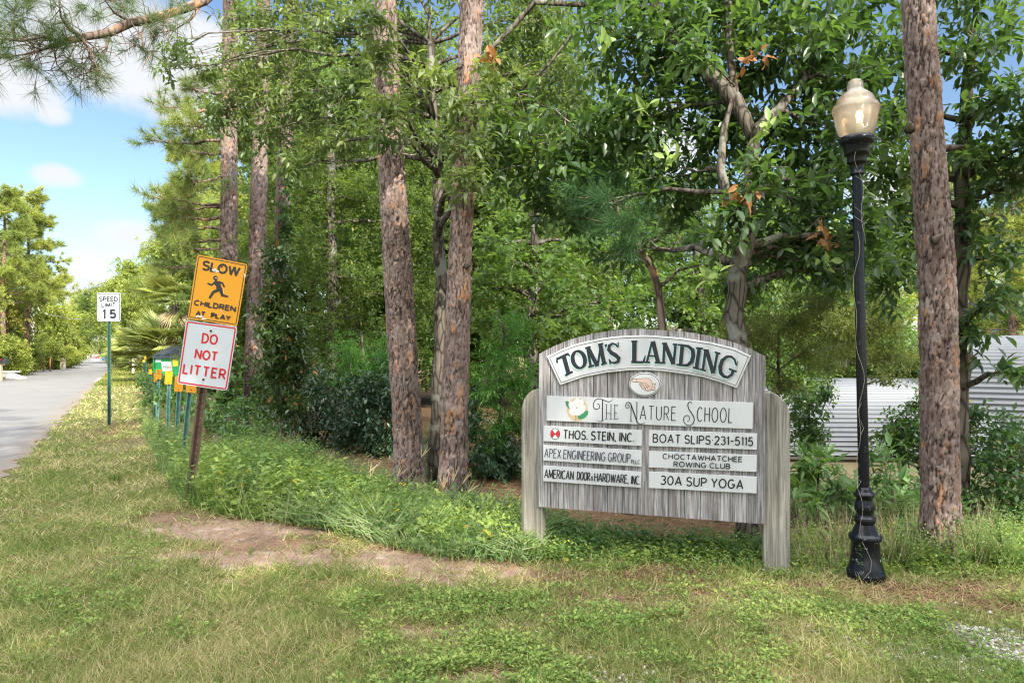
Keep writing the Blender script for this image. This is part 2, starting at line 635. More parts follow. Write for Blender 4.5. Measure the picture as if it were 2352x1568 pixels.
def build_road():
    m = Mat('old_asphalt', 0.9, 0, 0.25)
    p = m.pos()
    n = m.noise(p, 0.5, 5)
    f = m.noise(p, 70.0, 3, 0.7)
    c = m.mix(n, (0.155, 0.152, 0.149), (0.215, 0.211, 0.206))
    c = m.mix(m.ramp(f, [(0.3, 0.55), (0.55, 0.0)]), c, (0.11, 0.107, 0.104))
    w = m.N.new('ShaderNodeTexVoronoi')
    w.feature = 'DISTANCE_TO_EDGE'
    w.inputs['Scale'].default_value = 0.35
    m.L.new(p, w.inputs['Vector'])
    c = m.mix(m.ramp(m.math('ADD', w.outputs[0], m.math('MULTIPLY', m.math('SUBTRACT', n, 0.5), 0.02)), [(0.0, 0.8), (0.016, 0.0)]), c, (0.10, 0.095, 0.09))
    c = m.mix(m.attr('edge'), c, (0.24, 0.17, 0.11))
    m.color(c)
    m.bump(f, 0.4, 0.01)
    t = np.concatenate([np.arange(-14, 40, 0.15), np.arange(40, 160, 2.0)])
    offs = np.array([0.0, -0.12, -0.5, -1.2, -2.4, -3.6, -ROAD_W + .6, -ROAD_W + .15, -ROAD_W])
    V, E = [], []
    for k, o in enumerate(offs):
        jit = (fbm(t, t * 0, 2.3, 5 + (k > 4), 4) - 0.5) * (0.55 if k in (0, 8) else 0.42 if k in (1, 7) else 0)
        s = o + jit
        xy = ROAD_R + np.outer(t, ROAD_U) + np.outer(s, ROAD_N)
        V.append(np.column_stack([xy, np.full(len(t), 0.016 if 0 < k < 8 else -0.006)]))
        E.append(np.full(len(t), 0.75 if k in (0, 8) else 0.3 if k in (1, 7) else 0.0))
    V = np.concatenate(V)
    n, k = len(t), len(offs)
    i = np.arange(n * k).reshape(k, n)
    q = np.stack([i[:-1, :-1], i[1:, :-1], i[1:, 1:], i[:-1, 1:]], -1).reshape(-1, 4)[:, ::-1]
    o = np_mesh('road', V, [q], m.mat, None, {'edge': np.concatenate(E)}, True)
    tag(o, kind='structure')
    # concrete drive that meets the road on the right, and the culvert apron across the road
    conc = plain('pale_concrete', (0.52, 0.50, 0.46), 0.9, 0, 0.15, 3.0)
    b = MB()
    d0 = ROAD_R + ROAD_U * 30.5
    def rp(t_, s_, z): 
        q_ = ROAD_R + ROAD_U * t_ + ROAD_N * s_
        return (q_[0], q_[1], z)
    b.prism([rp(30, -.2, .03), rp(30.6, 5.0, .05), rp(34.4, 5.0, .05), rp(35, -.2, .03)], [rp(30, -.2, -.1), rp(30.6, 5.0, -.1), rp(34.4, 5.0, -.1), rp(35, -.2, -.1)])
    tag(b.build('driveway', conc), kind='structure')

build_ground()
build_road()

# ------------------------------------------------------------------ small growth on the ground (nobody could count it)
def rand_dirs(rng, n, up=1.0):
    a = rng.rand(n) * 2 * np.pi
    return np.stack([np.cos(a), np.sin(a), np.full(n, up)], 1)

def leaf_geo(base, d, nrm, L, W, kind):
    """instances a leaf template at every base point"""
    n = len(base)
    d = norm(d)
    side = norm(np.cross(d, nrm))
    nr = np.cross(side, d)
    L = np.broadcast_to(L, (n,))[:, None, None]
    W = np.broadcast_to(W, (n,))[:, None, None]
    if kind == 'e':
        T = np.array([[0, 0, 0], [0, .34, .0], [0, .68, -.02], [0, 1, -.10], [-.46, .30, .07], [-.42, .64, .045], [.46, .30, .07], [.42, .64, .045]])
        tri = np.array([[0, 1, 4], [0, 6, 1], [5, 2, 3], [2, 7, 3]])
        quad = np.array([[4, 1, 2, 5], [1, 6, 7, 2]])
    elif kind == 'd':
        T = np.array([[0, 0, 0], [-.5, .45, .07], [0, 1, -.05], [.5, .45, .07]])
        tri = np.array([[0, 2, 1], [0, 3, 2]])
        quad = None
    elif kind == 'l':      # lobed, maple-like / vine-like
        T = np.array([[0, 0, 0], [-.5, .18, .05], [-.22, .38, .02], [-.38, .72, .05], [0, 1, -.08], [.38, .72, .05], [.22, .38, .02], [.5, .18, .05]])
        tri = np.array([[0, 2, 1], [0, 7, 6], [2, 4, 3], [6, 5, 4]])
        quad = np.array([[0, 6, 4, 2]])
    else:                  # 'n' needle / blade
        T = np.array([[-.5, 0, 0], [.5, 0, 0], [0, 1, 0]])
        tri = np.array([[0, 1, 2]])
        quad = None
    V = base[:, None, :] + side[:, None, :] * (T[None, :, 0:1] * W) + d[:, None, :] * (T[None, :, 1:2] * L) + nr[:, None, :] * (T[None, :, 2:3] * L)
    k = len(T)
    off = (np.arange(n) * k)[:, None, None]
    faces = [(tri[None] + off).reshape(-1, 3)]
    if quad is not None:
        faces.append((quad[None] + off).reshape(-1, 4))
    return V.reshape(-1, 3), faces

def join_geo(parts):
    V, F, n = [], {}, 0
    for v, fs in parts:
        V.append(v)
        for f in fs:
            F.setdefault(f.shape[1], []).append(f + n)
        n += len(v)
    return np.concatenate(V), [np.concatenate(f) for f in F.values()]

def px_samples(rng, n, x0, x1, y0, y1):
    px = rng.uniform(x0, x1, n)
    py = rng.uniform(y0, y1, n)
    Z = CAM_H * F / (py - HY)
    return (px - CX) / F * Z, Z

def grassmat(name, stops, trans=0.3, odd=None):
    m = Mat(name, 0.7, 0, 0.25)
    isl = m.island()
    n = m.noise(m.pos(), 0.9, 4)
    k = m.math('ADD', m.math('MULTIPLY', isl, 0.95), m.math('MULTIPLY', m.math('SUBTRACT', n, 0.5), 1.7))
    c = m.ramp(m.math('ADD', k, 0.04), stops)
    m.color(c)
    t = m.N.new('ShaderNodeBsdfTranslucent')
    m.put(t.inputs['Color'], c)
    x = m.N.new('ShaderNodeMixShader')
    x.inputs[0].default_value = trans
    m.L.new(m.b.outputs[0], x.inputs[1])
    m.L.new(t.outputs[0], x.inputs[2])
    m.L.new(x.outputs[0], m.out.inputs['Surface'])
    return m.mat

def build_grass():
    rng = np.random.RandomState(1)
    x, y = px_samples(rng, 330000, -260, 2620, 868, 1680)
    s = road_s(x, y)
    bw = behind_weeds(x, y)
    bare, lit, gr = mask(BARE, x, y), mask(LITTER, x, y), mask(GRAVEL, x, y)
    edge = (fbm(x, y, 3.0, 5, 3) - .5) * .5
    keep = (s > edge - 0.02) & (bw < 0.25) & (rng.rand(len(x)) > np.clip(bare * .92 + lit * .72 + gr * .8, 0, .985))
    far = (fbm(x, y, 1.6, 8, 3) > 0.33) | (rng.rand(len(x)) < .55)
    keep &= far
    x, y = x[keep], y[keep]
    n = len(x)
    clump = fbm(x, y, 2.0, 21, 3)
    h = (0.040 + 0.075 * rng.rand(n) ** 1.6 + 0.055 * np.clip(clump - .55, 0, 1) * 2) * (1 + .03 * y)
    w = np.maximum(0.0062, 0.00165 * y) * (0.7 + .6 * rng.rand(n))
    lean = rng.rand(n) ** 0.7 * 2.6
    a = rng.rand(n) * 2 * np.pi
    d = np.stack([np.cos(a) * lean, np.sin(a) * lean, np.ones(n)], 1)
    base = np.stack([x, y, gz(x, y) - 0.006], 1)
    nr = norm(rand_dirs(rng, n, .4))
    v, f = leaf_geo(base, d, nr, h, w, 'n')
    mat = grassmat('turf_blades', [(0.15, (0.15, 0.235, 0.05)), (0.42, (0.27, 0.325, 0.085)), (0.66, (0.40, 0.39, 0.15)), (0.92, (0.58, 0.49, 0.27))])
    tag(np_mesh('grass', v, f, mat), kind='stuff')
    # far verge across the road and beyond
    N = 60000
    py = rng.uniform(826, 885, N)
    Z = CAM_H * F / (py - HY)
    x = (rng.uniform(-300, 330, N) - CX) / F * Z
    y = Z
    s = road_s(x, y)
    k = (s < -ROAD_W + .1) | ((s > 0.0) & (s < 7))
    x, y = x[k], y[k]
    n = len(x)
    base = np.stack([x, y, gz(x, y)], 1)
    v, f = leaf_geo(base, rand_dirs(rng, n, 1.2), norm(rand_dirs(rng, n, .4)), 0.08 + .14 * rng.rand(n), .0022 * y, 'n')
    mat = grassmat('far_verge_blades', [(0.2, (0.11, 0.17, 0.03)), (0.6, (0.22, 0.24, 0.05)), (0.9, (0.36, 0.31, 0.10))])
    tag(np_mesh('verge_grass', v, f, mat), kind='stuff')

def build_cover():
    """low broad-leaved weeds in the turf"""
    rng = np.random.RandomState(2)
    x, y = px_samples(rng, 75000, -150, 2550, 1040, 1660)
    dens = .55 * fbm(x, y, 1.0, 31, 4) + .45 * fbm(x, y, 4.2, 35, 3)
    # greener to the right and at the bottom
    px = x / y * F + CX
    py = HY + CAM_H * F / y
    want = 0.60 - 0.12 * sstep((px - 500) / 900) - 0.05 * sstep((py - 1300) / 200) + .06 * sstep((1200 - py) / 80)
    k = (dens > want - .03 + 0.26 * rng.rand(len(x)) ** .8) & (rng.rand(len(x)) > mask(BARE, x, y) * .9 + mask(LITTER, x, y) * .5 + mask(GRAVEL, x, y) * .8) & (behind_weeds(x, y) < .1) & (road_s(x, y) > .4)
    x, y = x[k], y[k]
    n = len(x)
    sz = rng.rand(n)
    parts = []
    for j in range(7):
        a = rng.rand(n) * 6.283
        r = (0.006 + .03 * rng.rand(n)) * (0.6 + sz)
        b = np.stack([x + np.cos(a) * r, y + np.sin(a) * r, gz(x, y) + 0.008 + (0.012 + 0.055 * sz * rng.rand(n))], 1)
        d = np.stack([np.cos(a), np.sin(a), .15 + .5 * rng.rand(n)], 1)
        nr = norm(np.stack([rng.randn(n) * .35, rng.randn(n) * .35, np.ones(n)], 1))
        L = (0.012 + .018 * rng.rand(n)) * (.6 + .8 * sz)
        parts.append(leaf_geo(b, d, nr, L, L * (.45 + .25 * rng.rand(n)), 'd'))
    v, f = join_geo(parts)
    mat = grassmat('clover_leaves', [(0.15, (0.12, 0.22, 0.045)), (0.5, (0.21, 0.31, 0.07)), (0.85, (0.32, 0.39, 0.10))], .35)
    tag(np_mesh('clover_cover', v, f, mat), kind='stuff')
    print('clover plants', n)

def build_debris():
    rng = np.random.RandomState(3)
    # pine straw
    x, y = px_samples(rng, 85000, -100, 2500, 930, 1640)
    k = (rng.rand(len(x)) < np.maximum(mask(LITTER, x, y), .55 * mask(BARE, x, y) + .05)) & (road_s(x, y) > .2)
    x, y = x[k], y[k]
    x2, y2 = px_samples(rng, 26000, 600, 2500, 1000, 1330)
    k = behind_weeds(x2, y2) > .2
    x, y = np.concatenate([x, x2[k]]), np.concatenate([y, y2[k]])
    n = len(x)
    a = rng.rand(n) * 6.283
    d = np.stack([np.cos(a), np.sin(a), rng.randn(n) * .12 + .08], 1)
    v, f = leaf_geo(np.stack([x, y, gz(x, y) + .006 + .01 * rng.rand(n)], 1), d, np.tile([0, 0, 1.0], (n, 1)), .09 + .12 * rng.rand(n), np.maximum(.0028, .0009 * y), 'n')
    mat = grassmat('fallen_needles', [(0.1, (0.10, 0.055, 0.030)), (0.5, (0.27, 0.145, 0.075)), (0.85, (0.46, 0.31, 0.18))], .1)
    tag(np_mesh('pine_straw', v, f, mat), kind='stuff')
    # gravel and shell
    x, y = px_samples(rng, 48000, 900, 2560, 1330, 1660)
    k = rng.rand(len(x)) < mask(GRAVEL, x, y) * .9 + .010
    x, y = x[k], y[k]
    n = len(x)
    O = np.array([[1, 0, 0], [-1, 0, 0], [0, 1, 0], [0, -1, 0], [0, 0, 1], [0, 0, -1.0]])
    r = .006 + .020 * rng.rand(n) ** 2.5
    S = O[None] * r[:, None, None] * rng.uniform(.55, 1.3, (n, 6, 1)) * np.array([1, 1, .6]) + rng.randn(n, 6, 3) * (r * .15)[:, None, None]
    a = rng.rand(n) * 6.283
    c, s_ = np.cos(a)[:, None], np.sin(a)[:, None]
    S = np.stack([S[..., 0] * c - S[..., 1] * s_, S[..., 0] * s_ + S[..., 1] * c, S[..., 2]], -1)
    V = S + np.stack([x, y, gz(x, y) + r * .3], 1)[:, None]
    tri = np.array([[0, 2, 4], [2, 1, 4], [1, 3, 4], [3, 0, 4], [2, 0, 5], [1, 2, 5], [3, 1, 5], [0, 3, 5]])
    f = (tri[None] + (np.arange(n) * 6)[:, None, None]).reshape(-1, 3)
    m = Mat('shell_gravel', .9, 0, .2)
    m.color(m.ramp(m.island(), [(0, (.20, .16, .13)), (.4, (.34, .31, .28)), (1, (.54, .52, .50))]))
    tag(np_mesh('gravel', V.reshape(-1, 3), [f], m.mat), kind='stuff')

def weed_plants(name, rng, x, y, H, leafL, ratio, nleaf, mat, kind='e', stems=True, droop=.3):
    n = len(x)
    base = np.stack([x, y, gz(x, y)], 1)
    lean = rng.randn(n, 2) * .22
    parts = []
    top = base + np.stack([lean[:, 0] * H, lean[:, 1] * H, H], 1)
    for j in range(nleaf):
        t = (j + .5 + rng.rand(n) * .6) / nleaf
        t = .12 + .88 * t
        p = base + (top - base) * t[:, None]
        a = j * 2.4 + rng.rand(n) * 1.5
        d = np.stack([np.cos(a), np.sin(a), .45 - droop * rng.rand(n) * 2 + (t - .5) * .8], 1)
        nr = norm(np.stack([rng.randn(n) * .4, rng.randn(n) * .4, np.ones(n)], 1))
        L = leafL * (.55 + .6 * rng.rand(n)) * (1.1 - .5 * t)
        parts.append(leaf_geo(p, d, nr, L, L * ratio, kind))
    if stems:
        sd = norm(top - base)
        a = rng.rand(n) * 6.283
        parts.append(leaf_geo(base, sd, np.stack([np.cos(a), np.sin(a), np.zeros(n)], 1), H, .006, 'n'))
    v, f = join_geo(parts)
    return tag(np_mesh(name, v, f, mat), kind='stuff')

def strip_points(rng, n, x0, x1, d0, d1):
    """points behind the undergrowth front edge, by photo column and depth into the strip"""
    px = rng.uniform(x0, x1, n)
    wp = WEED_FRONT[:, 0] / WEED_FRONT[:, 1] * F + CX
    fy = np.interp(px, wp, WEED_FRONT[:, 1])
    d = d0 + (d1 - d0) * rng.rand(n)
    y = fy + d
    x = (px - CX) / F * y
    return x, y

def build_weeds():
    rng = np.random.RandomState(4)
    A = leafmat('weed_leaf_yellow_green', (.15, .26, .035), (.29, .42, .065), (.40, .54, .07), .55, .35, .35, (.50, .42, .05), 1.6)
    B = leafmat('weed_leaf_mid_green', (.10, .22, .04), (.20, .34, .07), (.30, .48, .08), .55, .35, .35, None, 1.6)
    C = leafmat('weed_leaf_grey_green', (.10, .19, .055), (.18, .29, .09), (.26, .40, .09), .6, .3, .35, None, 1.6)
    D = leafmat('weed_leaf_dark_green', (.055, .14, .026), (.13, .25, .05), (.22, .40, .05), .5, .3, .4, None, 1.6)
    def colf(x, y):
        return np.interp(x / y * F + CX, [330, 430, 600, 700, 780, 900, 1200], [.8, 1.1, 1.05, .72, .5, .45, .45])
    def ragged(x, y, w=.6):
        return rng.rand(len(x)) < .15 + .85 * sstep(behind_weeds(x, y) / w)
    def taper(x, y, lo, hi, w=.5):
        d = np.clip(behind_weeds(x, y), 0, None)
        return lo + (hi - lo) * sstep(d / w)
    # the big bank right of the leaning signs
    x, y = strip_points(rng, 2300, 415, 900, 0.0, 2.4)
    k = (path_d(x, y) > .75) & ragged(x, y)
    x, y = x[k], y[k]
    H = taper(x, y, .12, .62, 1.1) * (.35 + .9 * rng.rand(len(x))) * (.35 + 1.3 * fbm(x, y, 1.3, 41, 2)) * colf(x, y)
    weed_plants('weeds', rng, x, y, H, .105, .42, 11, A)
    x, y = strip_points(rng, 1700, 400, 1000, 0.0, 2.6)
    k = path_d(x, y) > .6
    x, y = x[k], y[k]
    H = taper(x, y, .10, .62, 1.0) * (.4 + 1.0 * rng.rand(len(x))) * colf(x, y)
    weed_plants('weeds', rng, x, y, H, .075, .22, 16, B, 'd')
    # ferny grey green growth left of the leaning post and behind it
    x, y = strip_points(rng, 620, 326, 430, 0.15, 3.4)
    H = taper(x, y, .10, .50, .5) * (.5 + .8 * rng.rand(len(x)))
    weed_plants('weeds', rng, x, y, H, .075, .20, 16, C, 'd')
    x, y = strip_points(rng, 420, 322, 440, 0.0, 3.2)
    k = ragged(x, y, 1.0)
    x, y = x[k], y[k]
    weed_plants('weeds', rng, x, y, (.12 + .5 * rng.rand(len(x))), .11, .45, 10, A)
    x, y = strip_points(rng, 1300, 560, 900, 1.4, 4.0)
    k = path_d(x, y) > .55
    x, y = x[k], y[k]
    weed_plants('weeds', rng, x, y, .22 + .3 * rng.rand(len(x)), .08, .25, 14, C, 'd')
    # low growth in front of the pines and under the board
    x, y = strip_points(rng, 1150, 700, 1240, 0.0, 1.25)
    k = (path_d(x, y) > .5) & ragged(x, y, .45)
    x, y = x[k], y[k]
    H = taper(x, y, .06, .26, .5) * (.5 + .8 * rng.rand(len(x)))
    weed_plants('weeds', rng, x, y, H, .085, .40, 9, A)
    x, y = strip_points(rng, 1500, 1180, 1830, 0.02, .95)
    k = (path_d(x, y) > .55) & ragged(x, y, .4)
    x, y = x[k], y[k]
    H = taper(x, y, .05, .17, .4) * (.4 + 1.0 * rng.rand(len(x)))
    weed_plants('weeds', rng, x, y, H, .075, .42, 8, D)
    x, y = strip_points(rng, 700, 1180, 1830, 0.0, .6)
    weed_plants('weeds', rng, x, y, .05 + .10 * rng.rand(len(x)), .06, .45, 7, A)
    # larger leaved vines and a few rank stems standing out of the bank
    x, y = strip_points(rng, 420, 430, 1150, 0.1, 2.0)
    k = path_d(x, y) > .7
    x, y = x[k], y[k]
    weed_plants('weeds', rng, x, y, (.15 + .5 * rng.rand(len(x))) * colf(x, y), .15, .62, 7, A, 'l')
    x, y = strip_points(rng, 260, 340, 1000, 0.1, 2.4)
    k = path_d(x, y) > .7
    x, y = x[k], y[k]
    weed_plants('weeds', rng, x, y, (.35 + .75 * rng.rand(len(x)) ** 2) * colf(x, y), .06, .3, 26, C, 'd')
    n = 2600
    x, y = strip_points(rng, n, 330, 1240, -.1, 2.0)
    a = rng.rand(n) * 6.28
    d = np.stack([np.cos(a) * .8 * rng.rand(n), np.sin(a) * .8 * rng.rand(n), np.ones(n)], 1)
    v, f = leaf_geo(np.stack([x, y, gz(x, y)], 1), d, norm(rand_dirs(rng, n, .2)), (.15 + .45 * rng.rand(n) ** 1.5) * colf(x, y), .009, 'n')
    tag(np_mesh('tall_grass', v, f, grassmat('bank_grass_blades', [(.1, (.13, .24, .05)), (.5, (.24, .34, .09)), (.9, (.42, .40, .19))])), kind='stuff')
    n = 5200
    x, y = strip_points(rng, n, 640, 1235, -.05, 1.5)
    k = path_d(x, y) > .55
    x, y = x[k], y[k]
    n = len(x)
    cl = fbm(x, y, 2.6, 71, 3)
    a = rng.rand(n) * 6.28
    sp = .25 + 1.1 * rng.rand(n)
    d = np.stack([np.cos(a) * sp, np.sin(a) * sp, np.ones(n)], 1)
    b = np.stack([x, y, gz(x, y)], 1)
    h = (.10 + .30 * rng.rand(n)) * (.3 + 1.3 * cl)
    g1 = leaf_geo(b, d, norm(rand_dirs(rng, n, .2)), h * .6, .010, 'd')
    d2 = d + np.stack([np.cos(a), np.sin(a), -np.ones(n) * .6], 1) * .7 * sp[:, None]
    g2 = leaf_geo(b + norm(d) * (h * .55)[:, None], d2, norm(rand_dirs(rng, n, .2)), h * .6, .009, 'n')
    v, f = join_geo([g1, g2])
    tag(np_mesh('tall_grass', v, f, grassmat('soft_bank_grass', [(.1, (.14, .26, .08)), (.5, (.24, .37, .14)), (.9, (.38, .44, .22))])), kind='stuff')
    # right of the board up to the frame edge
    x, y = strip_points(rng, 1500, 1800, 2480, 0.02, .8)
    H = taper(x, y, .06, .22, .4) * (.5 + .9 * rng.rand(len(x)))
    weed_plants('weeds', rng, x, y, H, .055, .40, 10, A)
    x, y = strip_points(rng, 700, 2060, 2480, 0.1, .9)
    weed_plants('weeds', rng, x, y, .12 + .25 * rng.rand(len(x)), .05, .35, 14, B)
    # dry grass stems behind lamp and board
    n = 1500
    x, y = strip_points(rng, n, 1780, 2300, .1, 1.2)
    a = rng.rand(n) * 6.28
    d = np.stack([np.cos(a) * .6 * rng.rand(n), np.sin(a) * .6 * rng.rand(n), np.ones(n)], 1)
    v, f = leaf_geo(np.stack([x, y, gz(x, y)], 1), d, norm(rand_dirs(rng, n, .2)), .14 + .4 * rng.rand(n), .0055, 'n')
    mat = grassmat('dead_stems', [(.1, (.22, .15, .09)), (.5, (.40, .31, .20)), (.9, (.55, .47, .33))], .1)
    tag(np_mesh('dry_grass', v, f, mat), kind='stuff')
    # woodland floor plants deeper in
    x, y = px_samples(rng, 5200, 650, 2500, 985, 1270)
    k = (behind_weeds(x, y) > 1.0) & (path_d(x, y) > .45) & (fbm(x, y, .8, 51, 3) > .42)
    x, y = x[k], y[k]
    weed_plants('undergrowth', rng, x, y, .10 + .28 * rng.rand(len(x)), .10, .38, 9, D)

build_grass()
build_cover()
build_debris()
build_weeds()
# ------------------------------------------------------------------ lettering: strokes laid on a plane
def A_(cx, cy_, rx, ry, a0, a1, n=12):
    return [(cx + rx * math.cos(math.radians(a0 + (a1 - a0) * i / n)), cy_ + ry * math.sin(math.radians(a0 + (a1 - a0) * i / n))) for i in range(n + 1)]

FONT = {
    'A': (.70, [[(0, 0), (.35, 1), (.70, 0)], [(.12, .32), (.58, .32)]]),
    'B': (.58, [[(0, 0), (0, 1), (.26, 1)] + A_(.26, .765, .25, .235, 90, -90) + [(.03, .53)], [(.26, .53)] + A_(.27, .265, .30, .265, 90, -90) + [(.03, 0)]]),
    'C': (.66, [A_(.36, .5, .36, .5, 48, 312, 18)]),
    'D': (.64, [[(.2, 0), (0, 0), (0, 1), (.2, 1)] + A_(.2, .5, .43, .5, 88, -88, 16)]),
    'E': (.50, [[(.50, 1), (0, 1), (0, 0), (.52, 0)], [(.03, .53), (.43, .53)]]),
    'F': (.50, [[(.50, 1), (0, 1), (0, 0)], [(.03, .53), (.43, .53)]]),
    'G': (.72, [A_(.36, .5, .36, .5, 48, 335, 20) + [(.70, .44), (.42, .44)]]),
    'H': (.60, [[(0, 0), (0, 1)], [(.6, 0), (.6, 1)], [(.03, .52), (.57, .52)]]),
    'I': (.02, [[(.01, 0), (.01, 1)]]),
    'L': (.46, [[(0, 1), (0, 0), (.46, 0)]]),
    'M': (.78, [[(0, 0), (.04, 1), (.39, .1), (.74, 1), (.78, 0)]]),
    'N': (.62, [[(0, 0), (0, 1), (.62, 0), (.62, 1)]]),
    'O': (.76, [A_(.38, .5, .38, .5, 90, 450, 24)]),
    'P': (.55, [[(0, 0), (0, 1), (.27, 1)] + A_(.27, .74, .28, .26, 90, -90) + [(.03, .48)]]),
    'R': (.58, [[(0, 0), (0, 1), (.27, 1)] + A_(.27, .74, .27, .26, 90, -90) + [(.03, .48)], [(.26, .46), (.58, 0)]]),
    'S': (.56, [A_(.28, .755, .26, .245, 25, 250, 12)[:-1] + [(.28, .505)] + A_(.28, .26, .28, .26, 70, -155, 12)]),
    'T': (.60, [[(0, 1), (.60, 1)], [(.30, .97), (.30, 0)]]),
    'U': (.60, [[(0, 1), (0, .3)] + A_(.30, .3, .30, .3, 180, 360)[1:] + [(.60, 1)]]),
    'W': (.96, [[(0, 1), (.24, 0), (.48, .95), (.72, 0), (.96, 1)]]),
    'X': (.58, [[(0, 0), (.58, 1)], [(0, 1), (.58, 0)]]),
    'Y': (.62, [[(0, 1), (.31, .48), (.62, 1)], [(.31, .48), (.31, 0)]]),
    '0': (.60, [A_(.30, .5, .30, .5, 90, 450, 24)]),
    '1': (.18, [[(0, .80), (.16, 1), (.16, 0)]]),
    '2': (.54, [A_(.27, .73, .27, .27, 165, -35, 12) + [(0, 0), (.56, 0)]]),
    '3': (.52, [A_(.25, .765, .24, .235, 150, -80, 10) + [(.25, .53)], [(.25, .53)] + A_(.25, .265, .27, .265, 80, -150, 12)]),
    '5': (.52, [[(.48, 1), (.08, 1), (.03, .56)] + A_(.24, .31, .28, .31, 125, -150, 14)]),
    '.': (.05, [[(.02, .0), (.02, .11)]]),
    ',': (.07, [[(.06, .10), (0, -.14)]]),
    '-': (.34, [[(0, .48), (.34, .48)]]),
    '*': (.06, [[(.03, .44), (.03, .56)]]),
    '&': (.58, [[(.56, .0), (.14, .70)] + A_(.27, .80, .14, .20, 200, -20, 10) + [(.10, .42)] + A_(.24, .22, .22, .22, 140, 330, 10) + [(.56, .40)]]),
}

def ribbon(pts, w, closed=False):
    p = np.asarray(pts, float)
    keep = [0] + [i for i in range(1, len(p)) if np.linalg.norm(p[i] - p[i - 1]) > 1e-6]
    p = p[keep]
    if np.ndim(w):
        w = np.asarray(w, float)[keep]
    if closed:
        p = p[:-1] if np.linalg.norm(p[0] - p[-1]) < 1e-6 else p
        if np.ndim(w):
            w = w[:len(p)]
    n = len(p)
    w = np.broadcast_to(np.asarray(w, float), (n,))
    d = norm(np.diff(np.vstack([p, p[:1]]), axis=0))
    L, R = [], []
    for i in range(n):
        if closed:
            a, b = d[i - 1], d[i]
        else:
            a, b = d[max(i - 1, 0)], d[min(i, n - 2)]
        na, nb = np.array([-a[1], a[0]]), np.array([-b[1], b[0]])
        m = na + nb
        ln = np.linalg.norm(m)
        m = m / ln if ln > 1e-6 else na
        k = 1 / max(np.dot(m, na), .55)
        L.append(p[i] + m * w[i] / 2 * k)
        R.append(p[i] - m * w[i] / 2 * k)
    v = np.array(L + R)
    f = [(i, (i + 1) % n, (i + 1) % n + n, i + n) for i in range(n if closed else n - 1)]
    return v, f

class Plane:
    """a real plane in the scene; lays drawings measured on the photograph onto it"""
    def __init__(s, p0, normal, conv):
        s.p0, s.n, s.conv = np.asarray(p0, float), np.asarray(normal, float) / np.linalg.norm(normal), conv

    def at(s, pts, off=0.0):
        pts = np.asarray(pts, float).reshape(-1, 2)
        D = s.conv(pts)
        d = np.column_stack([(D[:, 0] - CX) / F, np.ones(len(D)), (HY - D[:, 1]) / F])
        c = np.array([0, 0, CAM_H])
        t = ((s.p0 - c) @ s.n) / (d @ s.n)
        return c + d * t[:, None] + s.n * off

class Paint:
    """flat paint on a plane: every stroke a hair above the one before"""
    def __init__(s, plane, off=0.0008):
        s.pl, s.off, s.mb = plane, off, MB()

    def stroke(s, pts, w, closed=False):
        p = [np.asarray(q, float) for q in pts]
        if not closed and not np.ndim(w) and len(p) > 2:
            for i in range(1, len(p) - 1):
                a, b = p[i] - p[i - 1], p[i + 1] - p[i]
                la, lb = np.linalg.norm(a), np.linalg.norm(b)
                if la > 1e-6 and lb > 1e-6 and np.dot(a, b) / la / lb < -.25:
                    s.stroke(p[:i] + [p[i] + a / la * w * .22], w)
                    s.stroke([p[i] - b / lb * w * .22] + p[i + 1:], w)
                    return
        v, f = ribbon(pts, w, closed)
        s.mb.add(s.pl.at(v, s.off), f)
        s.off += 0.0002

    def poly(s, pts):
        s.mb.add(s.pl.at(pts, s.off), [tuple(range(len(pts)))])
        s.off += 0.0002

    def disc(s, c, rx, ry=None, n=20):
        ry = ry or rx
        s.poly([(c[0] + rx * math.cos(2 * math.pi * i / n), c[1] + ry * math.sin(2 * math.pi * i / n)) for i in range(n)])

    def text(s, txt, p0, p1, cap, w, space=.26, word=.34):
        """fits txt between two baseline points; cap = letter height; w = stroke width"""
        p0, p1 = np.asarray(p0, float), np.asarray(p1, float)
        e = p1 - p0
        ln = np.linalg.norm(e)
        e = e / ln
        up = np.array([e[1], -e[0]])
        x, lay = 0.0, []
        for ch in txt:
            if ch == ' ':
                x += word
                continue
            gw, st = FONT[ch]
            lay.append((x, st))
            x += gw + space
        tot = x - space
        w = w * 1.18
        sx = (ln - w) / tot
        c = cap - w
        for gx, st in lay:
            for q in st:
                pts = [p0 + e * (w / 2 + (gx + a) * sx) + up * (w / 2 + b * c) for a, b in q]
                s.stroke(pts, w, len(pts) > 4 and np.linalg.norm(pts[0] - pts[-1]) < 1e-3)

    def build(s, name, mat, parent):
        return s.mb.build(name, mat, parent)

def crop(x0, y0, k):
    """converts pixels of an enlarged cutting of the photograph to photo pixels"""
    return lambda p: np.column_stack([(x0 + p[:, 0] / k) / 1.7415, (y0 + p[:, 1] / k) / 1.7415])

def weathered_white():
    m = Mat('white_painted_board', .5, 0, .4)
    a = m.noise(m.coord((1, 1, .3)), 7, 6, .7)
    b = m.noise(m.coord(), 60, 4, .7)
    c = m.mix(m.ramp(a, [(.50, 0.0), (.78, .75)]), (.54, .55, .575), (.40, .395, .375))
    m.color(m.mix(m.ramp(b, [(.66, 0.0), (.74, .5)]), c, (.34, .33, .32)))
    return m.mat
white_paint = weathered_white()
black_paint = plain('black_lettering', (.010, .010, .015), .5, 0, .2, 40)
navy_paint = plain('dark_navy_lettering', (.007, .011, .019), .45, 0, .2, 40)
cyan_paint = plain('pale_blue_lettering_shade', (.50, .74, .76), .5, 0, .05, 20)
skin_paint = plain('painted_skin', (.58, .43, .36), .5, 0, .03, 20)
screw = plain('dull_screw', (.35, .35, .35), .5, .6, .1, 30)

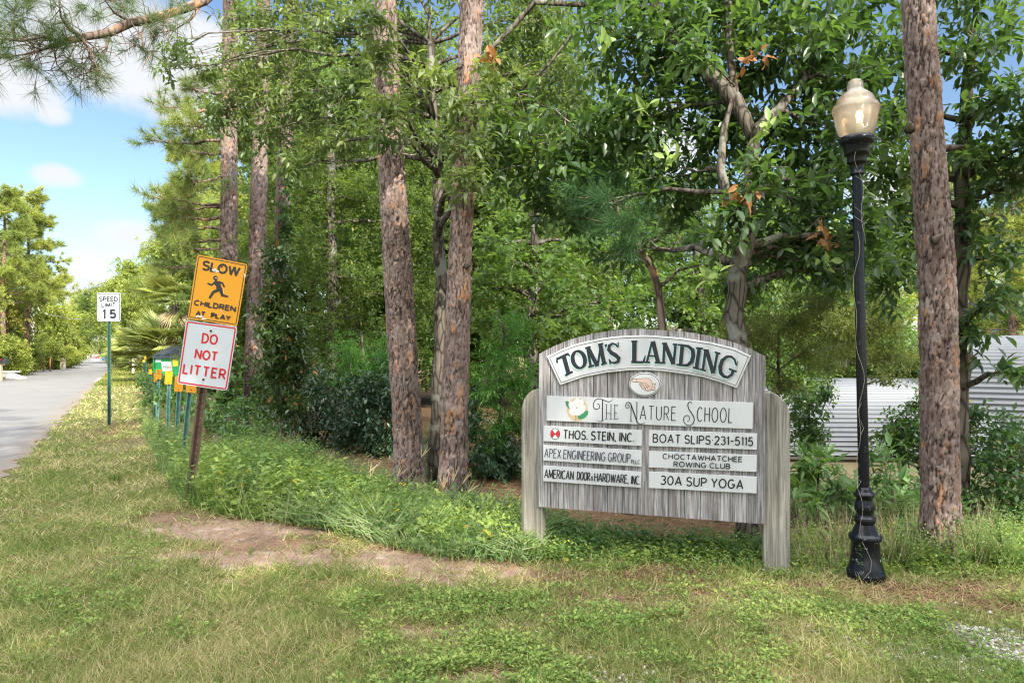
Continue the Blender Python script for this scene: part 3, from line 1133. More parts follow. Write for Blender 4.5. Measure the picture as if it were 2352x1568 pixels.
# ------------------------------------------------------------------ the landing sign
def build_landing_sign():
    PL = np.array([(1237 - CX) / F * 5.93, 5.93])
    PR = np.array([(1759 - CX) / F * 5.42, 5.42])
    u = (PR - PL) / np.linalg.norm(PR - PL)
    u3 = np.array([u[0], u[1], 0])
    n = np.array([u[1], -u[0], 0])                 # towards the camera side
    if n[1] > 0: n = -n
    p0 = np.array([PL[0], PL[1], 0])
    D7 = crop(2050, 1280, 1 / .66977)
    Z3 = crop(2150, 1300, 3.266)
    Z4 = crop(2600, 1300, 3.266)
    root = thing('landing_sign', (*(PL + PR) / 2, 0), 'weathered arched wooden board on two posts with white painted name plaques', 'sign')
    f7 = Plane(p0, n, D7)
    def uz(w):
        return np.column_stack([(w - p0) @ u3, w[:, 2]])
    W = np.linalg.norm(PR - PL)
    wood = wood_grey('grey_board_wood', (.17, .16, .165), (.47, .455, .47), (.23, .19, .175))
    postw = wood_grey('tan_grey_post_wood', (.20, .185, .16), (.45, .425, .375), (.31, .275, .225), grain=15)
    top = uz(f7.at([(147, 207), (236, 160), (355, 112), (469, 82.4), (606, 59.6), (700, 53), (766, 51.8), (821, 55), (1027, 68.7), (1187, 93.9), (1324, 132.7), (1438, 180.7), (1516, 218)]))
    zb0, zb1 = .415, .395
    edges = np.concatenate([[0], np.cumsum([.105, .118, .126, .128, .122, .13, .124, .131, .12, .127, .125, .129, .12, .124, .118])])
    edges = edges[edges < W - .06].tolist() + [W]
    mb = MB()
    rng = random.Random(3)
    th = .038
    for i, (a, b) in enumerate(zip(edges[:-1], edges[1:])):
        a2, b2 = a + .0028, b - .0028
        off = rng.uniform(-.003, .0015)
        us = np.linspace(a2, b2, 5)
        tp = np.interp(us, top[:, 0], top[:, 1])
        zb = np.interp(us, [0, W], [zb0, zb1])
        loop = [(q, z) for q, z in zip(us, zb)] + [(q, z) for q, z in zip(us[::-1], tp[::-1])]
        pts = np.array([p0 + u3 * q + np.array([0, 0, z]) for q, z in loop])
        mb.prism(pts + n * off, pts - n * (th - off))
    # battens behind
    for z in (.62, 1.0, 1.45):
        mb.box((p0 + u3 * W / 2 - n * (th + .024) + np.array([0, 0, z])), (W - .3, .04, .09), np.column_stack([u3, -n, [0, 0, 1]]))
    mb.build('plank_panel', wood, root)

    def post(uc, wid, outer, zt):
        m = MB()
        # profile in u, z: outer top corner rounded
        r = wid * .85
        a, b = uc - wid / 2, uc + wid / 2
        arc = [(math.cos(math.radians(t)), math.sin(math.radians(t))) for t in range(0, 91, 9)]
        if outer < 0:
            loop = [(a, -.1), (b, -.1), (b, zt)] + [(a + r - r * c * 1.0, zt - r * 1.25 + r * 1.25 * s) for c, s in arc[::-1]]
        else:
            loop = [(b, -.1), (a, -.1), (a, zt)] + [(b - r + r * c, zt - r * 1.25 + r * 1.25 * s) for c, s in arc[::-1]]
        pts = np.array([p0 + u3 * q + np.array([0, 0, z]) for q, z in loop])
        f_ = pts - n * (th + .001)
        m.prism(f_, f_ - n * .14)
        return m.build('post', postw, root, bevel=.008)
    post(-.070, .19, -1, 1.435)
    post(W + .085, .20, 1, 1.44)
    ra = MB()
    for t in (.25,):
        pass
    def plaque(corners, conv=D7, bev=.006):
        pl = Plane(p0, n, conv)
        fr = pl.at(corners, .019)
        bk = pl.at(corners, .0025)
        m = MB()
        m.prism(fr, bk)
        m.mi = 1
        c = np.asarray(corners, float)
        for (fx, fy) in ((.13, .09), (.87, .09), (.13, .91), (.87, .91)):
            q = c[0] * (1 - fx) * (1 - fy) + c[1] * fx * (1 - fy) + c[2] * fx * fy + c[3] * (1 - fx) * fy
            ring = [(q[0] + 2.0 * math.cos(k), q[1] + 2.0 * math.sin(k)) for k in np.arange(6) * math.pi / 3]
            m.prism(pl.at(ring, .0215), pl.at(ring, .017))
        return m.build('plaque', [white_paint, screw], root, bevel=bev)
    OFF = .0200

    def flat(corners):
        # keep the plaque's top and bottom edges level on the board
        w = uz(f7.at(corners))
        return corners

    def words(parent, items, mat=black_paint, conv=D7):
        p = Paint(Plane(p0, n, conv), OFF)
        for it in items:
            p.text(*it)
        return p.build('lettering', mat, parent)

    # name plaque in an arch
    tp = [(207.8, 217.3), (300, 172), (378, 143), (432.7, 129.5), (520, 111), (606.5, 98.4), (700, 92.5), (789, 90.7), (821, 91), (1004, 105), (1187, 132.7), (1324, 167), (1424.6, 214)]
    bt = [(1340, 405.6), (1232.6, 368), (1141, 340.7), (1050, 324), (958, 312), (895.8, 304), (800, 298), (697.9, 299.6), (560.7, 313.3), (423.6, 340.7), (286.4, 388.7)]
    outline = tp + bt
    fr, bk = f7.at(outline, .019), f7.at(outline, .0025)
    m = MB()
    m.prism(fr, bk)
    name_pl = m.build('plaque', white_paint, root, bevel=.005)
    name_pl['label'] = 'arched name plaque with serif lettering'
    # inset black line
    o = np.array(outline)
    L, _ = ribbon(outline + [outline[0]], 26, True)
    k = len(outline)
    inset = L[:k] if np.abs(L[:k] - o.mean(0)).sum() < np.abs(L[k:] - o.mean(0)).sum() else L[k:]
    p = Paint(f7, OFF)
    p.stroke(list(inset) + [inset[0]], 3.2, True)
    p.build('border_line', black_paint, name_pl)

    TL = [   # traced on cutting Z3
        ([(346, 392), (415, 640)], 56), ([(256, 446), (404, 374)], 34), ([(262, 452), (266, 496)], [26, 16]), ([(398, 366), (430, 406)], [26, 14]), ([(370, 656), (467, 604)], 28),
        ([(663, 330), (704, 548)], 34), ([(668, 300), (790, 535)], 54), ([(790, 535), (832, 270)], 28), ([(828, 262), (878, 510)], 54),
        ([(670, 548), (747, 522)], 26), ([(838, 516), (910, 488)], 26), ([(630, 304), (700, 280)], 24), ([(796, 258), (864, 240)], 24),
        ([(893, 252), (902, 268), (888, 292)], [34, 26, 8]),
        ([(1052, 288), (1032, 254), (985, 240), (942, 268), (936, 318), (972, 362), (1030, 394), (1066, 432), (1058, 474), (1008, 493), (964, 484), (946, 448)], [16, 20, 26, 36, 46, 52, 54, 48, 36, 26, 20, 16]),
        ([(1058, 228), (1060, 292)], [18, 12]), ([(938, 440), (956, 508)], [12, 18]),
        ([(1270, 205), (1268, 488)], 58), ([(1230, 213), (1310, 213)], 25), ([(1228, 480), (1388, 483)], 30), ([(1384, 490), (1412, 398)], [34, 12]),
        ([(1500, 215), (1432, 478)], 28), ([(1512, 212), (1578, 486)], 56), ([(1455, 402), (1550, 402)], 22), ([(1403, 482), (1474, 484)], 25), ([(1535, 488), (1604, 490)], 25)]
    TL_O = [(548 + 78 * math.cos(t) * math.cos(-.26) - 112 * math.sin(t) * math.sin(-.26), 448 + 78 * math.cos(t) * math.sin(-.26) + 112 * math.sin(t) * math.cos(-.26), 26 + 28 * abs(math.cos(t))) for t in np.linspace(0, 2 * math.pi, 29)]
    TR = [   # traced on cutting Z4
        ([(190, 245), (178, 490)], 34), ([(158, 240), (226, 240)], 24), ([(134, 490), (206, 494)], 25), ([(196, 240), (306, 505)], 54), ([(334, 250), (312, 510)], 34), ([(298, 250), (364, 254)], 23),
        ([(424, 265), (400, 520)], 50), ([(368, 256), (440, 262)], 25), ([(432, 262), (505, 276), (558, 325), (566, 400), (545, 475), (490, 522), (400, 522)], [24, 36, 50, 54, 50, 36, 24]), ([(346, 514), (410, 522)], 25),
        ([(645, 300), (606, 565)], 50), ([(603, 298), (692, 306)], 25), ([(560, 550), (648, 572)], 25),
        ([(724, 335), (690, 588)], 34), ([(696, 322), (770, 330)], 24), ([(653, 574), (731, 596)], 25), ([(738, 328), (824, 625)], 54), ([(880, 358), (830, 628)], 34), ([(844, 350), (920, 374)], 24),
        ([(1118, 520), (1108, 452), (1060, 410), (1000, 412), (942, 460), (916, 540), (922, 620), (962, 666), (1012, 678), (1062, 648), (1086, 590)], [18, 26, 28, 36, 48, 54, 50, 40, 32, 36, 44]),
        ([(1028, 568), (1130, 606)], 25), ([(1140, 468), (1130, 530)], 14)]
    for (nm, mat, dx, dy, grow, base) in (('lettering_shade', cyan_paint, -11, 13, 4, OFF), ('lettering', navy_paint, 0, 0, 0, OFF + .004)):
        a = Paint(Plane(p0, n, Z3), base)
        for pts, w in TL:
            a.stroke([(x + dx, y + dy) for x, y in pts], np.asarray(w) + grow)
        a.stroke([(x + dx, y + dy) for x, y, _ in TL_O], [w + grow for _, _, w in TL_O], True)
        b = Paint(Plane(p0, n, Z4), a.off)
        for pts, w in TR:
            b.stroke([(x + dx, y + dy) for x, y in pts], np.asarray(w) + grow)
        a.mb.add(np.concatenate(b.mb.v), b.mb.f)
        a.build(nm, mat, name_pl)

    # oval with the pointing hand (cutting Z3)
    z3 = Plane(p0, n, Z3)
    ell = [(1404 + 206 * math.cos(t), 772 + 156 * math.sin(t)) for t in np.arange(40) * 2 * math.pi / 40]
    m = MB()
    m.prism(z3.at(ell, .019), z3.at(ell, .0025))
    oval = m.build('plaque', white_paint, root, bevel=.005)
    oval['label'] = 'oval plaque with a painted pointing hand'
    p = Paint(z3, OFF)
    p.stroke([(1404 + 192 * math.cos(t), 772 + 142 * math.sin(t)) for t in np.linspace(0, 2 * math.pi, 41)], 7, True)
    p.build('border_line', black_paint, oval)
    hand = [(1238, 708), (1252, 700), (1320, 700), (1400, 692), (1452, 690), (1480, 712), (1500, 752), (1504, 790), (1492, 830), (1470, 850), (1446, 858), (1420, 850), (1398, 840), (1372, 822), (1352, 796), (1335, 772), (1342, 756), (1368, 748), (1330, 740), (1290, 742), (1250, 738), (1238, 726)]
    p = Paint(z3, OFF)
    p.poly([(1486, 770), (1546, 758), (1532, 805), (1540, 855), (1490, 838)])
    p.poly(hand)
    p.build('painted_hand', skin_paint, oval)
    p = Paint(z3, OFF + .0006)
    p.stroke(hand + [hand[0]], 4.5, True)
    p.stroke([(1504, 770), (1546, 758), (1532, 805), (1540, 855), (1490, 838)], 4.5)
    for l in ([(1368, 748), (1400, 752), (1430, 765)], [(1352, 760), (1372, 765), (1368, 785), (1350, 780)], [(1385, 775), (1395, 800), (1412, 820)], [(1410, 768), (1420, 792), (1440, 812)],
              [(1436, 770), (1446, 790), (1462, 800)], [(1402, 826), (1418, 822), (1416, 838)], [(1424, 812), (1440, 810), (1440, 824)], [(1446, 796), (1462, 796), (1460, 812)], [(1300, 704), (1298, 722), (1302, 740)]):
        p.stroke(l, 4)
    p.build('hand_outline', black_paint, oval)

    # school plaque
    sc = plaque([(207, 451), (1436, 491), (1433, 648), (206, 598)])
    sc['label'] = 'long white plaque with a magnolia flower emblem'
    p = Paint(z3, OFF)
    p.disc((524, 1098), 138, 153, 32)
    p.build('emblem_disc', plain('emblem_tan', (.50, .39, .24), .5, 0, .03), sc)
    green = plain('emblem_green', (.03, .22, .10), .5, 0, .35, 60)
    for c in ([(368, 990), (400, 988), (428, 1010), (440, 1060), (446, 1106), (410, 1085), (382, 1045)], [(530, 1180), (560, 1175), (600, 1130), (640, 1112), (670, 1118), (664, 1160), (630, 1205), (580, 1224), (534, 1222)]):
        p = Paint(z3, OFF + .0005)
        p.poly(c)
        p.build('emblem_leaf', green, sc)
    p = Paint(z3, OFF + .0008)
    p.stroke([(508, 1160), (506, 1250)], 14)
    p.build('emblem_stem', plain('emblem_brown', (.30, .17, .09), .5, 0, .2), sc)
    p = Paint(z3, OFF + .0011)
    for (cx, cy_, rx, ry, a) in ((520, 1020, 46, 72, .1), (462, 1050, 46, 62, -.5), (568, 1030, 36, 66, .35), (470, 1130, 56, 44, .5), (580, 1110, 60, 40, -.7), (530, 1120, 60, 58, 0), (605, 1070, 34, 26, -.4)):
        p.poly([(cx + rx * math.cos(t) * math.cos(a) - ry * math.sin(t) * math.sin(a), cy_ + rx * math.cos(t) * math.sin(a) + ry * math.sin(t) * math.cos(a)) for t in np.arange(20) * math.pi / 10])
    p.build('emblem_flower', plain('emblem_white', (.64, .635, .63), .5, 0, .05, 40), sc)
    p = Paint(z3, OFF + .0022)
    for l in ([(500, 990), (490, 1060), (510, 1075)], [(545, 990), (560, 1050), (530, 1090)], [(440, 1120), (480, 1130), (510, 1165)], [(560, 1150), (545, 1110), (600, 1080)]):
        p.stroke(l, 3.5)
    p.disc((520, 1075), 10, 14, 10)
    p.build('emblem_petal_lines', plain('emblem_grey', (.30, .28, .25), .5, 0, .1), sc)
    p = Paint(z3, OFF)
    sw = 9.5
    p.stroke([(992, 958), (968, 990), (930, 1000), (880, 982), (838, 964), (796, 958), (756, 978), (734, 1020), (734, 1062), (754, 1092), (786, 1098), (812, 1078), (816, 1046), (800, 1026), (780, 1028)], [3, 8, 11, 11, 11, 11, 11, 11, 11, 11, 11, 10, 9, 9, 8])
    p.stroke([(855, 975), (853, 1235), (836, 1256), (806, 1252), (784, 1236)], [14, 14, 9, 8, 4])
    p.stroke([(872, 1240), (850, 1245)], 7)
    for x in (905, 965):
        p.stroke([(x, 1032), (x - 2, 1222)], sw)
        p.stroke([(x - 16, 1032), (x + 16, 1033)], 6)
        p.stroke([(x - 18, 1221), (x + 14, 1222)], 6)
    p.stroke([(905, 1148), (965, 1150)], 7)
    p.stroke([(1014, 1036), (1012, 1220)], sw)
    for l in ([(998, 1036), (1048, 1040), (1050, 1056)], [(1014, 1140), (1044, 1142)], [(996, 1220), (1046, 1224), (1062, 1206)]):
        p.stroke(l, 7)
    p.stroke([(1178, 1056), (1192, 1060), (1200, 1046), (1188, 1032), (1170, 1040), (1158, 1062), (1170, 1082), (1190, 1082), (1160, 1076), (1154, 1044), (1166, 1012), (1196, 1002), (1222, 1024), (1308, 1266), (1330, 1284), (1362, 1288), (1408, 1266)][7:], [8, 8, 10, 10, 12, 15, 15, 10, 9, 5])
    p.stroke([(1192, 1080), (1204, 1056), (1190, 1040), (1172, 1048)], 8)
    p.stroke([(1226, 1020), (1224, 1252)], sw)
    p.stroke([(1208, 1252), (1246, 1254)], 6)
    p.stroke([(1302, 1005), (1300, 1268)], sw)
    p.stroke([(1282, 1004), (1318, 1006)], 6)
    p.build('lettering', black_paint, sc)
    p = Paint(z3, OFF)
    p.text('ATURE', (1336, 1232), (1811, 1246), 188, 10, .34)
    p.text('CHOOL', (2078, 1258), (2546, 1274), 196, 10.5, .34)
    b = Paint(Plane(p0, n, Z4), p.off)
    b.stroke([(546, 1024), (540, 1004), (520, 998), (500, 1014), (494, 1046), (508, 1092), (544, 1144), (572, 1192), (580, 1236), (562, 1284), (524, 1307), (482, 1300), (448, 1268), (436, 1226), (450, 1188), (482, 1172), (510, 1184), (520, 1214), (508, 1244), (482, 1250)], [7, 8, 9, 10, 11, 12, 14, 14, 13, 12, 11, 10, 10, 10, 10, 10, 9, 9, 8, 5])
    p.mb.add(np.concatenate(b.mb.v), b.mb.f)
    p.build('lettering', black_paint, sc)

    t = plaque([(188, 628), (775, 655), (773, 749), (187, 720)])
    t['label'] = 'white plaque with a red and white crossed disc'
    words(t, [('THOS. STEIN, INC.', (303, 708), (729, 727), 57, 6.6)])
    p = Paint(f7, OFF)
    p.disc((258, 677), 25, 30, 28)
    p.build('emblem_disc', plain('emblem_white_disc', (.8, .8, .8), .5, 0, .02), t)
    p = Paint(f7, OFF + .0004)
    for a0 in (-45, 135):
        p.poly([(258, 677)] + [(258 + 25 * math.cos(math.radians(a)), 677 + 30 * math.sin(math.radians(a))) for a in range(a0, a0 + 91, 9)])
    p.build('emblem_quarter', plain('emblem_red', (.66, .012, .025), .45, 0, .05), t)
    p = Paint(f7, OFF + .0008)
    p.stroke([(258 + 27 * math.cos(x), 677 + 32 * math.sin(x)) for x in np.linspace(0, 2 * math.pi, 29)], 3.6, True)
    p.stroke([(240, 655), (276, 699)], 3)
    p.stroke([(276, 655), (240, 699)], 3)
    p.build('emblem_ring', black_paint, t)
    t = plaque([(187, 743), (773, 775), (772, 872), (186, 835)])
    words(t, [('APEX ENGINEERING GROUP', (191, 818), (706, 850), 56, 4.6), ('PLLC', (709, 854), (763, 857), 26, 3.6)], plain('faded_blue_black', (.055, .06, .085), .5, 0, .5, 120))
    t = plaque([(187, 865), (771, 903), (768, 997), (186, 958)])
    words(t, [('AMERICAN', (191, 940), (368, 951), 55, 5.0, .22), ('DOOR', (385, 950), (465, 957), 52, 5.2, .22), ('&', (468, 953), (486, 954), 26, 3.4), ('HARDWARE,', (489, 960), (696, 972), 54, 5.0, .22), ('INC.', (709, 976), (763, 979), 54, 5.0, .22)])
    t = plaque([(816, 654), (1460, 675), (1458, 771), (815, 749)])
    words(t, [('BOAT SLIPS*231-5115', (837, 730), (1436, 750), 55, 6.4)])
    t = plaque([(817, 779), (1458, 804), (1456, 903), (816, 876)])
    words(t, [('CHOCTAWHATCHEE', (896, 827), (1371, 845), 34, 5), ('ROWING CLUB', (961, 872), (1300, 886), 34, 5)])
    t = plaque([(816, 901), (1458, 933), (1456, 1031), (815, 998)])
    words(t, [('30A SUP YOGA', (882, 980), (1378, 1007), 58, 7)])

build_landing_sign()

# ------------------------------------------------------------------ road signs
def rounded(c, r, k=5):
    """rounds the corners of a quad given in pixels"""
    c = [np.asarray(q, float) for q in c]
    out = []
    for i in range(4):
        a, b, d = c[i - 1], c[i], c[(i + 1) % 4]
        e0, e1 = (a - b) / np.linalg.norm(a - b), (d - b) / np.linalg.norm(d - b)
        s0, s1 = b + e0 * r, b + e1 * r
        for j in range(k + 1):
            t = j / k
            out.append((1 - t) ** 2 * s0 + 2 * t * (1 - t) * b + t * t * s1)
    return out

def inset(c, d):
    v, _ = ribbon(list(c) + [c[0]], 2 * d, True)
    k = len(c)
    m = np.mean(c, axis=0)
    a, b = v[:k], v[k:]
    return a if np.abs(a - m).sum() < np.abs(b - m).sum() else b

def plate(plane, loop, mat, parent, th=.004, name='plate'):
    m = MB()
    m.prism(plane.at(loop, 0), plane.at(loop, -th))
    return m.build(name, mat, parent)

def channel_post(p_bot, p_top, width, mats, parent, holes=26, depth=.035, face=(0, -1, 0)):
    """U-channel steel post: web, two sloped sides, two flanges, a row of punched holes"""
    a, b = np.asarray(p_bot, float), np.asarray(p_top, float)
    ax = (b - a) / np.linalg.norm(b - a)
    n = np.asarray(face, float)
    n = norm(n - ax * np.dot(n, ax))
    s = np.cross(n, ax)
    w = width / 2
    t = .005
    prof = [(-w, 0), (-w * .62, 0), (-w * .36, -depth), (w * .36, -depth), (w * .62, 0), (w, 0), (w, -t), (w * .66, -t), (w * .40, -depth - t), (-w * .40, -depth - t), (-w * .66, -t), (-w, -t)]
    m = MB()
    m.prism([a + s * x + n * y for x, y in prof], [b + s * x + n * y for x, y in prof])
    m.mi = 1
    L = np.linalg.norm(b - a)
    for i in range(holes):
        c = a + ax * (L * (i + .7) / holes) + n * (-depth + .0012)
        ring = [c + s * .006 * math.cos(k) + ax * .006 * math.sin(k) for k in np.arange(8) * math.pi / 4]
        m.add(ring, [tuple(range(8))])
    return m.build('post', mats, parent)

def bolt(plane, c, r, mat, parent):
    m = MB()
    ring = [(c[0] + r * math.cos(k), c[1] + r * math.sin(k)) for k in np.arange(10) * math.pi / 5]
    r2 = [(c[0] + r * .6 * math.cos(k), c[1] + r * .6 * math.sin(k)) for k in np.arange(10) * math.pi / 5]
    m.prism(plane.at(ring, .004), plane.at(ring, 0))
    m.prism(plane.at(r2, .008), plane.at(r2, .0041))
    return m.build('bolt', mat, parent)

rust_bolt = plain('rusty_bolt', (.09, .045, .03), .8, .2, .3, 60)
rust_steel = plain('rusty_brown_steel', (.115, .072, .050), .75, .2, .45, 14)
green_steel = plain('green_painted_steel', (.030, .085, .062), .5, .1, .3, 12)
teal_steel = plain('faded_teal_steel', (.085, .20, .18), .6, .1, .3, 12)
hole_dark = plain('hole_dark', (.02, .02, .02), .9)
hole_pale = plain('hole_pale', (.40, .36, .28), .9)
sign_black = plain('sign_black', (.020, .017, .013), .5, 0, .2, 30)
sign_red = plain('sign_red', (.46, .007, .014), .4, 0, .08, 30)
scuff = plain('bare_scuffed_metal', (.72, .66, .58), .6, 0, .25, 60)

def stained(name, c, stain, rough=.35):
    m = Mat(name, rough, 0, .5)
    n = m.noise(m.coord((1, 1, .35)), 9, 6, .7)
    k = m.mix(m.ramp(n, [(.60, 0.0), (.75, .6)]), c, stain)
    m.color(k)
    return m.mat

yellow_sheet = stained('amber_yellow_sheeting', (.68, .295, .004), (.56, .29, .04))
white_sheet = stained('white_sheeting', (.47, .50, .54), (.42, .435, .45))

def build_leaning_signs():
    Z8 = crop(700, 1000, 2.613)
    zz = 7.86
    gl = G(428, 1155)
    base = np.array([(428 - CX) / F * zz, zz, -.15])
    pl = Plane((0, zz, 0), (0, -1, 0), Z8)
    tilt = math.atan2(34, 259)
    root = thing('leaning_sign_post', (base[0], base[1] + .02, 0), 'rusty brown post leaning right, carrying a yellow sign above a red bordered white sign', 'road sign')
    top = P(502, 592, zz) + np.array([0, .012, 0])
    channel_post(base + np.array([0, .012, 0]), top, .105, [rust_steel, hole_pale], root, 44)
    # yellow
    c = rounded([(235, 46), (759, 148), (650, 797), (132, 712)], 34)
    y = plate(pl, c, yellow_sheet, root, name='sign_plate')
    y['label'] = 'yellow children at play sign, scuffed'
    p = Paint(pl)
    i1 = inset(c, 17)
    p.stroke(list(i1) + [i1[0]], 9, True)
    p.build('border_line', sign_black, y)
    p = Paint(pl)
    p.text('SLOW', (274, 211), (672, 284), 110, 20, .22)
    p.text('CHILDREN', (193, 578), (634, 650), 64, 13.5, .24)
    p.text('AT', (213, 683), (316, 700), 56, 12.5, .16)
    p.text('PLAY', (371, 708), (580, 742), 58, 12.5, .22)
    p.build('lettering', sign_black, y)
    p = Paint(pl)
    p.disc((423, 293), 25, 25, 18)
    p.stroke([(426, 312), (432, 335)], 22)
    p.poly([(404, 326), (448, 322), (482, 338), (478, 362), (496, 408), (490, 436), (452, 430), (432, 404), (430, 378), (404, 352)])
    for l, w in (([(424, 332), (382, 366), (340, 348)], 19), ([(462, 332), (496, 346), (518, 390)], 19), ([(462, 412), (400, 442), (360, 505)], [36, 30, 24]), ([(474, 410), (496, 474), (558, 488)], [38, 30, 18])):
        p.stroke(l, w)
    p.build('running_figure', sign_black, y)
    rng = random.Random(2)
    for (cx, cy_, r, ry) in ((412, 210, 24, 20), (440, 222, 30, 9), (262, 690, 36, 14), (300, 718, 32, 10), (732, 268, 8, 30), (428, 294, 16, 4), (228, 702, 12, 8)):
        p = Paint(pl, .0035)
        p.poly([(cx + r * rng.uniform(.6, 1.2) * math.cos(k), cy_ + ry * rng.uniform(.6, 1.2) * math.sin(k)) for k in np.arange(14) * math.pi / 7])
        p.build('scuff', scuff, y)
    for l in ([(715, 205), (668, 235)], [(745, 268), (775, 262)], [(510, 400), (508, 460)], [(468, 618), (512, 668)]):
        p = Paint(pl, .0040)
        p.stroke(l, 3)
        p.build('scratch', scuff, y)
    bolt(pl, (487, 173), 12, rust_bolt, y)
    bolt(pl, (403, 674), 16, rust_bolt, y)
    # white
    pw = Plane((0, zz - .006, 0), (0, -1, 0), Z8)
    c = rounded([(118, 731), (652, 804), (546, 1471), (20, 1394)], 40)
    w = plate(pw, c, white_sheet, root, name='sign_plate')
    w['label'] = 'white do not litter sign with red border'
    p = Paint(pw)
    i1 = inset(c, 17)
    p.stroke(list(i1) + [i1[0]], 15, True)
    p.build('border_line', sign_red, w)
    p = Paint(pw)
    p.text('DO', (273, 974), (443, 995), 112, 17, .26)
    p.text('NOT', (199, 1135), (441, 1170), 108, 17, .26)
    p.text('LITTER', (75, 1292), (528, 1358), 114, 16, .32)
    p.build('lettering', sign_red, w)
    p = Paint(pw, .0035)
    p.stroke([(373, 858), (362, 960)], [7, 2])
    p.stroke([(297, 1368), (294, 1408)], [6, 3])
    p.build('rust_streak', plain('rust_streak', (.55, .36, .16), .7), w)
    bolt(pw, (375, 845), 13, rust_bolt, w)
    bolt(pw, (297, 1353), 13, rust_bolt, w)

def build_speed_sign():
    R1 = crop(0, 1100, 3.409)
    zz = 15.85
    pl = Plane((0, zz, 0), (0, -1, 0), R1)
    x = (250.3 - CX) / F * zz
    root = thing('speed_limit_sign', (x, zz + .03, 0), 'white speed limit sign upright on a thin dark green post by the road edge', 'road sign')
    channel_post((x, zz + .008, -.15), (x, zz + .008, P(250, 680, zz)[2]), .085, [green_steel, hole_pale], root, 40, .04)
    c = rounded([(1324, 239), (1642, 240), (1642, 631), (1324, 630)], 24)
    s = plate(pl, c, white_sheet, root, name='sign_plate')
    p = Paint(pl, .002)
    i1 = inset(c, 13)
    p.stroke(list(i1) + [i1[0]], 10, True)
    p.build('border_line', navy_paint, s)
    p = Paint(pl, .002)
    p.text('SPEED', (1350, 361), (1610, 361), 68, 11.5, .24)
    p.text('LIMIT', (1383, 438), (1578, 438), 64, 11.5, .3)
    p.stroke([(1402, 494), (1428, 482)], 20)
    p.stroke([(1430, 464), (1430, 596)], 25)
    p.text('5', (1492, 594), (1590, 594), 130, 24)
    p.build('lettering', navy_paint, s)

def build_markers():
    """amber marker plates on teal channel posts"""
    Z2 = crop(540, 1350, 5.807)
    yel = stained('amber_marker_sheeting', (.60, .255, .006), (.46, .22, .03))
    # corners of the plate on the cutting, distance, foot of the post in the photo (x, y)
    data = [([(1185, 800), (1440, 815), (1425, 1290), (1180, 1272)], 10.15, (1232, 1290), (415, 1075), 'amber marker plate half hidden behind the white litter sign, nearest the brown post', teal_steel),
            ([(930, 888), (1130, 900), (1104, 1258), (905, 1255)], 11.6, (1000, 1255), (403, 1030), 'amber marker plate with rounded foot, just left of the white litter sign corner', teal_steel),
            ([(708, 762), (876, 782), (852, 1086), (684, 1078)], 13.4, (765, 1084), (384, 975), 'amber marker plate with a small leaf caught on its middle', teal_steel),
            ([(484, 738), (618, 738), (612, 972), (482, 968)], 15.6, (528, 970), (360, 962), 'amber marker plate with a curling leaf, in front of a lower plate', teal_steel),
            ([(436, 822), (540, 822), (538, 1034), (432, 1032)], 16.4, (485, 1034), (354, 962), 'lower amber marker plate half covered by its neighbour', teal_steel),
            ([(314, 735), (394, 738), (388, 852), (312, 850)], 21.5, (330, 850), (343, 925), 'small faded amber marker plate with a thin dark post among vines', green_steel),
            ([(222, 432), (260, 432), (258, 500), (220, 500)], 30.0, (238, 500), (337, 880), 'tiny amber marker plate at the left end of the green dumpster, upper one', green_steel),
            ([(180, 508), (236, 512), (232, 578), (178, 575)], 28.0, (205, 575), (333, 885), 'tiny amber marker plate left of the green dumpster, lower one', green_steel)]
    for k, (c, zz, pt, foot, lab, steel) in enumerate(data):
        pl = Plane((0, zz, 0), (0, -1, 0), Z2)
        ft = P(foot[0], foot[1], zz)
        ft[2] = -.1
        root = thing('marker_sign', (ft[0], zz + .03, 0), lab, 'road marker', 'amber marker signs beside the verge')
        tp = pl.at([((c[0][0] + c[1][0]) / 2, c[0][1] + 20)], -.006)[0]
        channel_post((ft[0], zz + .006, -.1), tp, .075, [steel, hole_dark], root, 24)
        s = plate(pl, rounded(c, .16 * abs(c[1][0] - c[0][0]), 4), yel, root, name='sign_plate')
        if k < 5:
            mx = (np.asarray(c[0]) + np.asarray(c[1])) / 2
            nx = (np.asarray(c[2]) + np.asarray(c[3])) / 2
            for t in (.12, .86):
                q = mx * (1 - t) + nx * t
                bolt(pl, (q[0], q[1]), 11 + 4 * (k == 0), rust_bolt, s)

build_leaning_signs()
build_speed_sign()
build_markers()

